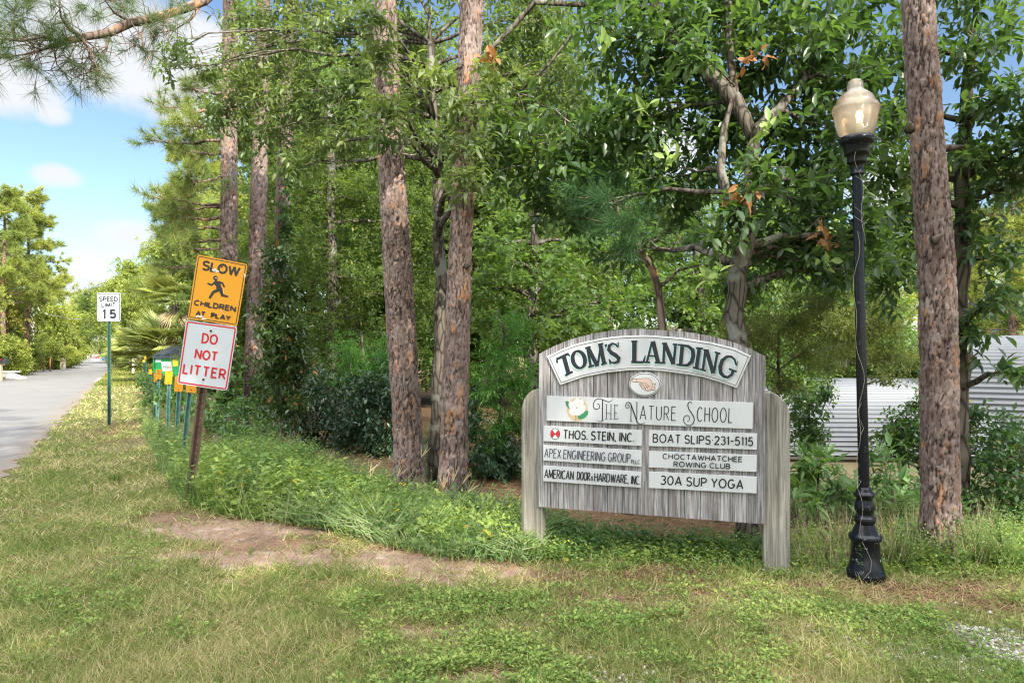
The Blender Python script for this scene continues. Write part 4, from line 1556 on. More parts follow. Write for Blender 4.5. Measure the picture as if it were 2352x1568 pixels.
# ------------------------------------------------------------------ lamp post
def build_lamp():
    zz = 5.35
    bx = (1989 - CX) / F * zz
    lean = ((1964 - 1989) / F * zz) / 3.9
    root = thing('lamp_post', (bx, zz, 0), 'black fluted base lamp post topped by a lit acorn globe', 'street lamp')
    k7 = 5.376e-4
    blk = Mat('black_gloss_paint', .22, 0, .3)
    n = blk.noise(blk.pos(), 7, 6, .7)
    n2 = blk.noise(blk.pos(), 30, 4, .7)
    c = blk.mix(n, (.0035, .0045, .008), (.009, .011, .017))
    low = blk.N.new('ShaderNodeSeparateXYZ')
    blk.L.new(blk.pos(), low.inputs[0])
    chips = blk.math('MULTIPLY', blk.ramp(n2, [(.64, 0.0), (.68, 1.0)]), blk.ramp(low.outputs[2], [(.15, 1.0), (.75, .15)]))
    c = blk.mix(chips, c, (.40, .42, .45))
    blk.color(c)
    blk.bump(n2, .15, .004)
    blk = blk.mat
    L = (lean, 0)
    ax = (bx, zz, 0)
    def hw(lst):
        return [(r * k7, (1500 - y) * k7) for r, y in lst]
    m = MB()
    m.lathe(hw([(240, 1530), (262, 1500), (258, 1400), (246, 1385), (232, 1340), (214, 1270), (197, 1190), (189, 1080), (187, 975), (195, 965), (212, 950), (222, 925), (222, 900), (212, 878), (186, 866), (178, 852), (128, 735), (122, 722)]), 40, ax, L)
    m.build('base', blk, root, True)
    m = MB()
    m.lathe(hw([(122, 722), (130, 712), (142, 690), (146, 655), (140, 622), (116, 612), (112, 590), (106, 572), (122, 548), (133, 500), (133, 465), (124, 420), (114, 385), (108, 350), (118, 334), (138, 318), (145, 298), (138, 276), (116, 264), (108, 240), (92, 214), (86, 200), (76, 190)]), 40, ax, L)
    m.build('turned_shaft', blk, root, True)
    def zD(y6):
        return CAM_H - ((280 + y6 / 3.735) / 1.7415 - HY) / F * zz
    k6 = 5.246e-4
    m = MB()
    m.lathe([(.0395, 1310 * k7), (.0365, zD(1570))], 28, ax, L)
    m.build('pole', blk, root, True)
    m = MB()
    m.lathe([(r * k6, zD(y)) for r, y in ((78, 1575), (96, 1565), (100, 1552), (90, 1540), (92, 1425), (100, 1412), (132, 1400), (136, 1380), (132, 1300), (142, 1285), (168, 1272), (172, 1240), (186, 1140), (196, 1125), (222, 1108), (238, 1080), (240, 1015), (225, 1008), (180, 1006))], 36, ax, L)
    m.build('fitter', blk, root, True)
    g = Mat('ribbed_acrylic', .12, 0, .5)
    g.color((.92, .90, .84))
    g.b.inputs['Transmission Weight'].default_value = 0.0
    tr = g.N.new('ShaderNodeBsdfTransparent')
    tr.inputs[0].default_value = (.97, .93, .84, 1)
    tl = g.N.new('ShaderNodeBsdfTranslucent')
    tl.inputs[0].default_value = (.96, .92, .84, 1)
    gl = g.N.new('ShaderNodeBsdfGlossy')
    gl.inputs['Roughness'].default_value = .12
    lw = g.N.new('ShaderNodeLayerWeight')
    lw.inputs[0].default_value = .35
    a1 = g.N.new('ShaderNodeMixShader')
    a1.inputs[0].default_value = .40
    g.L.new(tr.outputs[0], a1.inputs[1]); g.L.new(tl.outputs[0], a1.inputs[2])
    a2 = g.N.new('ShaderNodeMixShader')
    a2.inputs[0].default_value = .14
    g.L.new(a1.outputs[0], a2.inputs[1]); g.L.new(g.b.outputs[0], a2.inputs[2])
    a3 = g.N.new('ShaderNodeMixShader')
    g.L.new(lw.outputs['Fresnel'], a3.inputs[0]); g.L.new(a2.outputs[0], a3.inputs[1]); g.L.new(gl.outputs[0], a3.inputs[2])
    g.L.new(a3.outputs[0], g.out.inputs['Surface'])
    wv = g.N.new('ShaderNodeTexWave')
    wv.bands_direction = 'Z'
    wv.inputs['Scale'].default_value = 42
    g.L.new(g.coord(), wv.inputs['Vector'])
    bp = g.N.new('ShaderNodeBump')
    bp.inputs['Strength'].default_value = .5
    bp.inputs['Distance'].default_value = .006
    g.L.new(wv.outputs[1], bp.inputs['Height'])
    for nd in (gl, tl, g.b):
        g.L.new(bp.outputs[0], nd.inputs['Normal'])
    m = MB()
    m.lathe([(r * k6, zD(y)) for r, y in ((192, 1008), (205, 1050 - 45), (225, 985), (258, 930), (278, 840), (292, 760), (306, 690), (318, 640), (326, 610))], 64, ax, L, .006)
    m.build('globe', g.mat, root, True)
    m = MB()
    m.lathe([(r * k6, zD(y)) for r, y in ((327, 609), (330, 596), (326, 570), (308, 535), (296, 522), (288, 512), (276, 500), (262, 470), (256, 440), (252, 425), (240, 412), (224, 396), (200, 372), (168, 348), (140, 322), (118, 300), (112, 280), (112, 215), (104, 190), (84, 164), (50, 146), (0.5, 139))], 64, ax, L)
    m.build('globe_cap', g.mat, root, True)
    e = Mat('lamp_glow', .5)
    e.color((1, .7, .3))
    e.b.inputs['Emission Color'].default_value = (1.0, .52, .13, 1)
    e.b.inputs['Emission Strength'].default_value = 8.0
    e.mat.cycles.emission_sampling = 'NONE'
    m = MB()
    zc = zD(690)
    m.lathe([(.004, zc - .055), (.020, zc - .05), (.024, zc - .02), (.026, zc + .01), (.018, zc + .035), (.004, zc + .045)], 16, (bx + .028, zz, 0), L)
    b = m.build('bulb', e.mat, root, True)
    m = MB()
    m.lathe([(.03, zD(1006)), (.028, zD(800)), (.018, zD(790)), (.016, zc - .05)], 16, (bx + .028, zz, 0), L)
    m.build('lamp_socket', plain('lamp_socket_white', (.7, .68, .62), .5), root, True)
    # dead vine stems that cling to the post
    m = MB()
    rng = random.Random(8)
    for ph, z0, z1, amp in ((.3, .02, 2.7, .045), (2.6, .02, 1.2, .05), (1.4, 2.6, 3.3, .06)):
        pts = []
        N = 40
        for i in range(N):
            z = z0 + (z1 - z0) * i / (N - 1)
            rr = np.interp(z, [0, .1, .3, .5, .7, .75, 2.9, 3.1, 3.35], [.145, .13, .11, .08, .072, .045, .042, .07, .13]) + .006
            a = -math.pi / 2 + ph - 1.2 + .5 * math.sin(z * 5 + ph) + .35 * math.sin(z * 13)
            pts.append((bx + lean * z + rr * math.cos(a), zz + rr * math.sin(a), z))
        m.tube(pts, .0014, 5)
        for j in range(5):
            q = np.array(pts[rng.randrange(4, N - 6)])
            m.tube([q, q + np.array([rng.uniform(-.06, .06), -.01, .05]), q + np.array([rng.uniform(-.09, .09), -.012, .11])], [.002, .0016, .001], 4)
    v = m.build('dead_vine', plain('pale_dead_vine', (.34, .29, .22), .9, 0, .2), None)
    tag(v, 'pale dead vine stems clinging to the black lamp post', 'vine')

build_lamp()

# ------------------------------------------------------------------ green dumpster
def build_dumpster():
    zz = 30.0
    c = P(382, 900, zz)
    yaw = math.radians(-24)
    ux = np.array([math.cos(yaw), math.sin(yaw), 0])
    uy = np.array([-math.sin(yaw), math.cos(yaw), 0])
    W, Dp = 1.56, 1.15
    o = P(383, 850, zz)
    o[2] = 0
    def pt(x, y, z):
        return o + ux * x + uy * y + np.array([0, 0, z])
    root = thing('dumpster', o, 'green steel dumpster with a sloping black ribbed lid and white label', 'dumpster')
    grn = plain('dumpster_green', (.012, .26, .07), .45, 0, .15, 3)
    dgr = plain('dumpster_lid_charcoal', (.035, .045, .055), .5, 0, .2, 4)
    h0, h1, zb = 1.36, 1.78, .25
    m = MB()
    m.prism([pt(-W / 2, 0, zb), pt(-W / 2, Dp, zb), pt(-W / 2, Dp, h1), pt(-W / 2, Dp - .25, h1), pt(-W / 2, 0, h0)], [pt(W / 2, 0, zb), pt(W / 2, Dp, zb), pt(W / 2, Dp, h1), pt(W / 2, Dp - .25, h1), pt(W / 2, 0, h0)])
    for x in (-W / 2, W / 2):
        m.box(pt(x, -.02, (h0 + zb) / 2), (.07, .05, h0 - zb), np.column_stack([ux, uy, [0, 0, 1]]))
    m.build('body', grn, root)
    for s in (-1, 1):
        m = MB()
        R = np.column_stack([ux, uy, [0, 0, 1]])
        for dz in (-.1, .1):
            m.box(pt(s * (W / 2 + .09), .5, 1.0 + dz), (.17, .8, .02), R)
        for dx in (.008, .172):
            m.box(pt(s * (W / 2 + dx), .5, 1.0), (.014, .8, .178), R)
        m.build('fork_pocket', grn, root)
    m = MB()
    a, b = pt(0, -.07, h0 + .02), pt(0, Dp - .24, h1 + .03)
    sl = norm(b - a)
    nn = np.cross(ux, sl)
    m.prism([a - ux * W / 2, a + ux * W / 2, b + ux * W / 2, b - ux * W / 2], [q + nn * .04 for q in (a - ux * W / 2, a + ux * W / 2, b + ux * W / 2, b - ux * W / 2)])
    for i in range(15):
        x = -W / 2 + .06 + i * (W - .12) / 14
        lo, hi = a + ux * x + sl * .05 + nn * .041, b + ux * x - sl * .02 + nn * .041
        md = (lo + hi) / 2 + nn * .02
        m.prism([lo - ux * .022, lo + ux * .022, hi + ux * .022, hi - ux * .022], [q + nn * .035 for q in (lo - ux * .016, lo + ux * .016, hi + ux * .016, hi - ux * .016)])
    m.box(a + np.array([0, 0, -.03]) - uy * .02, (W + .02, .03, .09), np.column_stack([ux, uy, [0, 0, 1]]))
    m.build('lid', dgr, root)
    def patch(pts, mat, name, dy=-.004):
        mm = MB()
        mm.prism([pt(x, dy, z) for x, z in pts], [pt(x, dy + .003, z) for x, z in pts])
        return mm.build(name, mat, root)
    lab = patch([(-.35, 1.15), (.28, 1.17), (.36, .78), (-.27, .74)], white_paint, 'label')
    mm = MB()
    for pts, w in (([(-.2, 1.0), (-.17, .86), (-.12, .97), (-.07, .86), (-.04, 1.0)], .03), ([(0, .86), (.0, 1.0), (.05, .88), (.08, 1.0)], .03)):
        v, f = ribbon(pts, w)
        mm.add([pt(x, -.006, z) for x, z in v], f)
    mm.build('label_mark', plain('label_dark_blue', (.03, .08, .12), .5), lab)
    mm = MB()
    for k, pts in enumerate(([(.12, .86), (.12, .99), (.17, .92)], [(.19, .88), (.22, .98), (.26, .88)], [(-.28, .79), (-.14, .90)])):
        v, f = ribbon(pts, .035)
        mm.add([pt(x, -.0065 - k * .0006, z) for x, z in v], f)
    mm.build('label_mark', plain('label_orange', (.75, .32, .03), .5), lab)
    patch([(.36, 1.26), (.66, 1.27), (.68, .98), (.38, .97)], plain('sticker_yellow', (.85, .55, .03), .5), 'sticker')
    patch([(-.72, 1.26), (-.36, 1.27), (-.36, 1.14), (-.70, 1.12)], white_paint, 'sticker', -.005)

build_dumpster()

# ------------------------------------------------------------------ corrugated round-roofed huts on the right
def build_huts():
    tin = Mat('galvanised_corrugated_sheet', .5, .2, .4)
    n = tin.noise(tin.pos(), 1.5, 5)
    tin.color(tin.mix(n, (.080, .088, .102), (.122, .133, .152)))
    wall = plain('ochre_block_wall', (.12, .105, .06), .9, 0, .2, 3)
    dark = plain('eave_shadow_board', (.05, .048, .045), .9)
    def hut(name, label, p_left, ang, length, r, zc, rise):
        c, s = math.cos(ang), math.sin(ang)
        ux, uy = np.array([c, s, 0]), np.array([-s, c, 0])
        o = np.array([p_left[0], p_left[1], zc])
        base_z = float(gz(o[0], o[1])) - .3
        root = thing(name, (o[0], o[1], base_z), label, 'hut')
        # roof: ridged sheet, ridges running along the axis
        pitch = .165
        arc = math.pi * (r + rise) / 2
        nseg = int(arc / pitch) * 10
        V = []
        xs = np.linspace(0, length, 8)
        for i in range(nseg + 1):
            t = i / nseg
            a = math.pi * t
            k = .034 * math.sin(2 * math.pi * t * arc / pitch)
            rr, hh = r + k, rise + k
            p = o + uy * (r - rr * math.cos(a)) + np.array([0, 0, hh * math.sin(a)])
            for x in xs:
                V.append(p + ux * x)
        V = np.array(V)
        i = np.arange(len(V)).reshape(nseg + 1, len(xs))
        q = np.stack([i[:-1, :-1], i[:-1, 1:], i[1:, 1:], i[1:, :-1]], -1).reshape(-1, 4)
        np_mesh('roof', V, [q], tin.mat, root, None, True)
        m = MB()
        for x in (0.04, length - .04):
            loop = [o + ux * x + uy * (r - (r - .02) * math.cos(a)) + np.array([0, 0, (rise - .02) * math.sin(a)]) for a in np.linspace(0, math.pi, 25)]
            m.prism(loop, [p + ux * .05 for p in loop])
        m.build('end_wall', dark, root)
        m = MB()
        mid = o + ux * length / 2 + uy * r
        h = zc - base_z - .08
        m.box((mid[0], mid[1], base_z + h / 2), (length - .3, 2 * r - .3, h), np.column_stack([ux, uy, [0, 0, 1]]))
        m.build('wall', wall, root)
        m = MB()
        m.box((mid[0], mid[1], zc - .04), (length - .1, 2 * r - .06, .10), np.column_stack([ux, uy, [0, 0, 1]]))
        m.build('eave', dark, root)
        return root
    zz = 17.0
    pl = P(1790, 1046, zz)
    hut('corrugated_hut', 'low round roofed corrugated metal hut behind the lamp post', (pl[0], pl[1]), math.radians(-2), 6.6, 3.2, pl[2], 1.75)
    zz = 17.5
    pl = P(2196, 985, zz)
    hut('corrugated_hut', 'taller round roofed corrugated metal hut at the right edge behind the hedge', (pl[0], pl[1]), math.radians(-24), 9.0, 3.0, pl[2] - .1, 2.5)

build_huts()

# ------------------------------------------------------------------ across and along the road
def build_roadside():
    wht = plain('white_enamel', (.82, .82, .80), .4, 0, .04)
    drk = plain('dark_mailbox_paint', (.03, .035, .045), .45)
    tim = plain('weathered_timber', (.40, .33, .25), .9, 0, .2, 10)
    cream = stained('cream_faded_board', (.74, .66, .54), (.70, .45, .30), .8)
    pole_w = plain('pole_timber', (.52, .46, .40), .9, 0, .15, 4)
    def mailbox(px, ypx, zz, mat, label, s=1.0, post=True, pm=tim):
        c = P(px, ypx, zz)
        root = thing('mailbox', (c[0], zz, 0), label, 'mailbox')
        m = MB()
        prof = [(-.11 * s, -.1 * s), (.11 * s, -.1 * s), (.11 * s, .02 * s)] + [(.11 * s * math.cos(a), .02 * s + .1 * s * math.sin(a)) for a in np.linspace(.2, math.pi - .2, 9)] + [(-.11 * s, .02 * s)]
        m.prism([(c[0] - .26 * s, zz + a, c[2] + b) for a, b in prof], [(c[0] + .26 * s, zz + a, c[2] + b) for a, b in prof])
        m.build('box', mat, root)
        m = MB()
        m.box((c[0] + .1 * s, zz - .125 * s, c[2] + .06 * s), (.10 * s, .012, .05 * s))
        m.build('flag', plain('mailbox_flag', (.5, .05, .04), .5), root)
        m = MB()
        h = c[2] - .1 * s
        m.box((c[0], zz, h / 2 - .1), (.09 * s, .09 * s, h + .19))
        m.box((c[0], zz, h - .035), (.4 * s, .12 * s, .06))
        m.build('post', pm, root)
    mailbox(306, 818, 46, wht, 'white mailbox on a cream post to the right of the road', 1.25, True, cream)
    mailbox(2, 829, 36, drk, 'dark grey mailbox at the left edge of the picture', 1.3)
    mailbox(184, 819, 92, wht, 'leftmost of the far white mailboxes across the road', 1.9)
    mailbox(196, 818, 92, wht, 'second of the far white mailboxes, left of the planter', 1.9)
    mailbox(222, 818, 92, wht, 'far white mailbox right above the flower planter', 1.9)
    mailbox(234, 818, 90, wht, 'far white mailbox next to the blue bin', 1.9)
    # flower planter
    zz = 88
    c = P(222, 829, zz)
    root = thing('planter', (c[0], zz, 0), 'round planter of pink flowers below the far mailboxes', 'planter')
    m = MB(); m.lathe([(.45, 0), (.6, .3), (.62, .34), (.5, .34)], 14, (c[0], zz, 0)); m.build('pot', wht, root)
    rng = np.random.RandomState(7)
    n = 160
    b = np.stack([c[0] + rng.randn(n) * .3, zz + rng.randn(n) * .3, .35 + .3 * rng.rand(n)], 1)
    v, f = leaf_geo(b, rng.randn(n, 3) + [0, 0, .6], norm(rng.randn(n, 3)), .2, .16, 'd')
    np_mesh('flowers', v, f, leafmat('pink_flowers', (.5, .12, .16), (.6, .3, .3), (.5, .2, .2)), root)
    # blue bin far off
    zz = 86
    c = P(247, 818, zz)
    root = thing('refuse_bin', (c[0], zz, 0), 'bright blue wheeled refuse bin beside the far end of the road', 'bin')
    m = MB(); m.prism([(c[0] - .45, zz - .4, 0.12), (c[0] + .45, zz - .4, .12), (c[0] + .45, zz + .4, .12), (c[0] - .45, zz + .4, .12)], [(c[0] - .55, zz - .55, 1.5), (c[0] + .55, zz - .55, 1.5), (c[0] + .55, zz + .5, 1.5), (c[0] - .55, zz + .5, 1.5)])
    blue = plain('bin_blue', (.02, .17, .48), .45)
    m.build('body', blue, root)
    m = MB(); m.box((c[0], zz, 1.56), (1.2, 1.2, .1)); m.build('lid', blue, root)
    for s in (-1, 1):
        m = MB(); m.tube([(c[0] + s * .42, zz + .42, .13), (c[0] + s * .52, zz + .42, .13)], .13, 12); m.build('wheel', drk, root)
    # cream board at the verge
    zz = 54
    a, b = P(138.5, 822, zz), P(150.5, 822, zz)
    root = thing('notice_board', ((a[0] + b[0]) / 2, zz, 0), 'cream upright notice board with faded orange marks across the road', 'sign')
    m = MB(); m.box(((a[0] + b[0]) / 2, zz, a[2] / 2 + .02), (b[0] - a[0], .06, a[2] - .02)); pn = m.build('panel', cream, root)
    m = MB()
    for x0, z0, w, h in ((.1, .72, .3, .04), (.12, .5, .22, .05), (.14, .36, .12, .05)):
        m.box((a[0] + x0 + w / 2, zz - .034, z0), (w, .006, h))
    m.build('mark', plain('faded_orange', (.62, .36, .18), .8), pn)
    m = MB(); m.box(((a[0] + b[0]) / 2, zz, a[2] + .03), (b[0] - a[0] + .04, .09, .03)); m.build('cap', tim, root)
    # rusty stakes
    for px, lab in ((77.5 * .98, 'leftmost rusty stake in the tall verge grass'), (100, 'middle rusty stake in the tall verge grass'), (115, 'rusty stake nearest the cream notice board')):
        zz = 50
        c = P(px, 820, zz)
        root = thing('stake', (c[0], zz, 0), lab, 'stake', 'rusty stakes across the road')
        m = MB(); m.tube([(c[0], zz, -.1), (c[0] + .02, zz, c[2])], .045, 6); m.build('shaft', plain('rust', (.30, .13, .06), .9), root)
        m = MB(); m.box((c[0] + .02, zz, c[2] + .05), (.14, .03, .10)); m.build('cap', tim, root)
    # culvert headwall
    zz = 38.5
    c = P(28, 858, zz)
    conc = plain('bleached_concrete', (.66, .64, .60), .9, 0, .1, 2)
    root = thing('culvert_headwall', (c[0], zz, 0), 'low bleached concrete headwall at the left edge of the road', 'culvert')
    m = MB(); m.prism([(c[0] - 1.8, zz + .6, .34), (c[0] - .3, zz + .25, .30), (c[0] + .55, zz, .08), (c[0] + .55, zz, -.1), (c[0] - 1.8, zz + .6, -.1)], [(c[0] - 1.8, zz + .95, .34), (c[0] - .3, zz + .6, .30), (c[0] + .55, zz + .35, .08), (c[0] + .55, zz + .35, -.1), (c[0] - 1.8, zz + .95, -.1)])
    m.build('wall', conc, root)
    m = MB(); m.box((c[0] - 1.0, zz + .77, .385), (1.5, .45, .07)); m.build('coping', conc, root)
    # power pole
    zz = 58
    t = P(77, 672, zz)
    root = thing('utility_pole', (t[0], zz, 0), 'pale power pole with a white transformer can among the trees', 'utility pole')
    m = MB(); m.tube([(t[0] - .25, zz, -.2), (t[0], zz, t[2])], [.19, .14], 10); m.build('pole', pole_w, root)
    m = MB(); q = P(71, 712, zz)
    m.lathe([(.01, -.5), (.26, -.48), (.27, .42), (.22, .5), (.01, .52)], 16, (q[0] - .12, zz, q[2]))
    tr = m.build('transformer', wht, root, True)
    for dx in (-.14, .12):
        m = MB(); m.lathe([(.05, .5), (.07, .56), (.04, .62), (.07, .68), (.03, .78)], 8, (q[0] - .12 + dx, zz, q[2])); m.build('bushing', wht, tr)
    m = MB(); q = P(82, 684, zz)
    m.tube([(q[0] - .2, zz - .15, q[2]), (q[0] + .35, zz - .15, q[2] + .2)], .05, 6)
    m.tube([(q[0] + .3, zz - .15, q[2] + .18), (q[0] + .34, zz - .15, q[2] - .3)], .06, 6)
    m.build('cutout_switch', wht, root)
    m = MB()
    m.tube([P(80, 690, zz), P(90, 712, 57), P(110, 722, 56), P(160, 731, 66), P(205, 735, 84)], .03, 5)
    m.build('service_wire', plain('wire_grey', (.5, .48, .44), .7), root)

build_roadside()
# ------------------------------------------------------------------ trees and shrubs
BARK_GREY = bark_generic('grey_bark', (.075, .062, .05), (.19, .165, .14), 14, (.21, .205, .18))
BARK_DARK = bark_generic('dark_bark', (.075, .06, .05), (.20, .165, .135), 9)
BARK_PINE = bark_generic('pine_bark', (.15, .10, .08), (.34, .25, .21), 9, (.36, .20, .12))
BARK_TWIG = bark_generic('pale_twig', (.24, .21, .17), (.42, .38, .32), 12)

L_MAG = leafmat('magnolia_leaf', (.028, .072, .026), (.088, .160, .056), (.22, .42, .04), .34, .28, .55, (.16, .26, .06))
L_BAY = leafmat('bay_leaf', (.072, .128, .036), (.165, .220, .078), (.32, .46, .06), .42, .32, .5, (.22, .26, .11))
L_OAK = leafmat('oak_leaf', (.032, .070, .013), (.095, .150, .028), (.32, .46, .05), .5, .35, .4, (.20, .20, .04))  # kept dark, shade inside the wood is put into the colour
L_MAPLE = leafmat('maple_leaf', (.032, .080, .013), (.095, .170, .030), (.30, .50, .05), .5, .38, .4)  # darkened like the oak, the wood's shade is in its colour
L_CYP = leafmat('cypress_leaf', (.040, .150, .014), (.085, .230, .026), (.15, .42, .03), .55, .38, .3)
L_HEDGE = leafmat('dark_hedge_leaf', (.014, .046, .022), (.030, .080, .034), (.06, .14, .03), .34, .18, .55)
L_SAP = leafmat('dark_sapling_leaf', (.018, .048, .012), (.045, .095, .018), (.12, .20, .02), .32, .22, .6, (.30, .12, .03))
L_MYR = leafmat('myrtle_leaf', (.095, .140, .022), (.185, .215, .045), (.32, .38, .06), .5, .4, .35)
L_RHO = leafmat('broad_shrub_leaf', (.060, .150, .038), (.140, .270, .060), (.26, .48, .06), .42, .32, .5)
L_VINE = leafmat('vine_leaf', (.030, .086, .018), (.080, .170, .034), (.20, .40, .04), .42, .3, .5, (.28, .24, .03))
L_SUN = leafmat('sunlit_oak_leaf', (.170, .235, .026), (.290, .340, .044), (.46, .54, .05), .55, .35, .3, None, .25)  # paler yellow copy of the oak leaf, sunlight put into its colour
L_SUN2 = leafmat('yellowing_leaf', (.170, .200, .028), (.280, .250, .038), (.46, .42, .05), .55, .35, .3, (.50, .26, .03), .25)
L_NEED = leafmat('pine_needle', (.070, .135, .032), (.130, .205, .046), (.24, .36, .05), .5, .25, .4)
L_NEED_DK = leafmat('sapling_pine_needle', (.035, .125, .042), (.085, .210, .062), (.16, .36, .06), .45, .25, .45)
L_NEED_SUN = leafmat('sunlit_pine_needle', (.190, .250, .028), (.300, .345, .045), (.46, .54, .05), .55, .3, .3, None, .3)  # lighter copy of the pine needle with sunlight in the colour
L_NEED_MIX = leafmat('bough_needle', (.060, .125, .030), (.230, .290, .045), (.36, .46, .05), .5, .28, .35, (.52, .26, .04))  # yellow-lit tone mixed at random into dark green, sunlight in the colour
L_PALM = leafmat('palm_blade', (.25, .32, .07), (.42, .46, .14), (.50, .55, .11), .45, .3, .45)
L_DEAD = leafmat('dead_frond', (.30, .23, .12), (.46, .38, .22), (.3, .22, .1), .7, .2, .2)

def crown_geo(rng, blobs, kind='e', L=.13, W=.05, k=9, tl=.30, cover=2.0, droop=.25, maxn=9000):
    parts, tw = [], []
    for (c, r) in blobs:
        c, r = np.asarray(c, float), np.asarray(r, float)
        n = int(min(maxn, cover * math.pi * r[0] * r[2] / (k * L * W * .33))) + 3
        u = norm(rng.randn(n, 3))
        ph = np.arctan2(u[:, 1], u[:, 0])
        bump = .62 + .75 * vnoise(ph * 1.6, u[:, 2] * 2.2, 1.0, rng.randint(50))
        rad = rng.uniform(.06, 1, n) ** .55 * bump
        p = c + u * r * rad[:, None]
        d = norm(u * .8 + rng.randn(n, 3) * .55 + np.array([0, 0, .10 - droop]))
        p0 = p - d * tl * .6
        tw.append((c, p0, p + d * tl * .4))
        for j in range(k):
            t = (j + rng.rand(n)) / k
            b = p0 + d * (tl * t)[:, None]
            a = j * 2.4 + rng.rand(n) * 1.2
            s1 = norm(np.cross(d, [0.31, 0.17, .93]))
            s2 = np.cross(d, s1)
            o = s1 * np.cos(a)[:, None] + s2 * np.sin(a)[:, None]
            ld = norm(o * 1.0 + d * (.35 + .5 * t)[:, None] + np.array([0, 0, -droop]) + rng.randn(n, 3) * .12)
            nr = norm(np.array([0, 0, 1.0]) + rng.randn(n, 3) * .38 + o * .25)
            ll = L * (.6 + .6 * rng.rand(n))
            parts.append(leaf_geo(b, ld, nr, ll, ll * W / L, kind))
    v, f = join_geo(parts)
    return v, f, tw

def limb(mb, a, b, r0, r1, rng, n=7, wob=.07, sag=.12, sides=7):
    a, b = np.asarray(a, float), np.asarray(b, float)
    L = np.linalg.norm(b - a)
    m = (a + b) / 2 + np.array([0, 0, sag * L])
    t = np.linspace(0, 1, n)[:, None]
    p = (1 - t) ** 2 * a + 2 * t * (1 - t) * m + t * t * b
    p[1:-1] += rng.randn(n - 2, 3) * wob * L / n * 1.6
    mb.tube(p, np.linspace(r0, r1, n), sides)
    return p

def tree(name, label, base, trunk, blobs, leafmat_, bark, seed, leaf, group=None, cat='tree', sticks=5, limb_r=.35, twig=.006, fork=None):
    """trunk: rows x, y, z, radius; blobs: (centre, radii); world coordinates"""
    rng = np.random.RandomState(seed)
    root = thing(name, base, label, cat, group)
    v, f, tw = crown_geo(rng, blobs, **leaf)
    mb, tb = MB(), MB()
    tr = np.asarray(trunk, float)
    # smooth the trunk line
    tt = np.linspace(0, len(tr) - 1, (len(tr) - 1) * 4 + 1)
    trs = np.column_stack([np.interp(tt, range(len(tr)), tr[:, i]) for i in range(4)])
    trs[1:-1, :3] += rng.randn(len(trs) - 2, 3) * trs[1:-1, 3:4] * .18
    mb.tube(trs[:, :3], trs[:, 3], 10)
    for row in (fork or []):
        q = np.asarray(row, float)
        mb.tube(q[:, :3], q[:, 3], 8)
        trs = np.vstack([trs, q])
    for (c, p0, p1) in tw:
        d = np.linalg.norm(trs[:, :3] - c, axis=1) + .8 * np.clip(trs[:, 2] - c[2] + .1, 0, None)
        i = int(np.argmin(d))
        s = trs[i]
        r0 = min(s[3] * .6, limb_r * .12 + .012 * np.linalg.norm(s[:3] - c))
        pl = limb(mb, s[:3], c, max(r0, twig * 1.5), twig, rng)
        for j in rng.choice(len(p0), min(sticks, len(p0)), replace=False):
            q = pl[rng.randint(3, len(pl))]
            limb(tb, q, p1[j], twig, twig * .35, rng, 5, .10, .05, 4)
    mb.build('trunk', bark, root, True)
    if tb.v:
        tb.build('twigs', BARK_TWIG, root, True)
    np_mesh('crown', v, f, leafmat_, root)
    return root

def PB(lst):
    """blobs measured on the photo: column, row, distance, half width px, half height px, half depth m"""
    out = []
    for (x, y, Z, rx, ry, rd) in lst:
        out.append((P(x, y, Z), (rx / F * Z, rd, ry / F * Z)))
    return out

def PT(lst):
    """trunk rows measured on the photo: column, row, distance, radius m"""
    return [(*P(x, y, Z), r) for (x, y, Z, r) in lst]

def on_ground(x, y):
    return np.array([x, y, float(gz(x, y))])

# ---- pines near the camera with plated bark
def plated_bark():
    m = Mat('plated_pine_bark', .9, 0, .2)
    pl, ed, fl = m.attr('plate'), m.attr('edge'), m.attr('flake')
    n = m.noise(m.coord((1, 1, .45)), 34, 6, .75)
    k = m.math('ADD', m.math('MULTIPLY', pl, .45), m.math('MULTIPLY', fl, .55))
    c = m.ramp(k, [(0.05, (.17, .115, .095)), (.3, (.25, .18, .155)), (.5, (.33, .25, .22)), (.70, (.42, .335, .30)), (.76, (.40, .235, .15)), (.84, (.50, .255, .13)), (1.0, (.44, .33, .27))])
    c = m.mix(m.ramp(n, [(.36, .75), (.60, 0.0)]), c, (.11, .075, .06))
    c = m.mix(m.ramp(n, [(.60, 0.0), (.74, .6)]), c, (.50, .42, .37))
    lich = m.noise(m.coord(), 1.7, 5)
    c = m.mix(m.ramp(lich, [(.52, 0.0), (.70, .45)]), c, (.40, .35, .31))
    c = m.mix(m.ramp(ed, [(.03, .95), (.18, 0.0)]), c, (.055, .036, .03))
    c = m.mix(1.0, c, (.80, .79, .82), 'MULTIPLY')
    m.color(c)
    m.bump(n, .9, .014)
    return m.mat
PLATED = plated_bark()

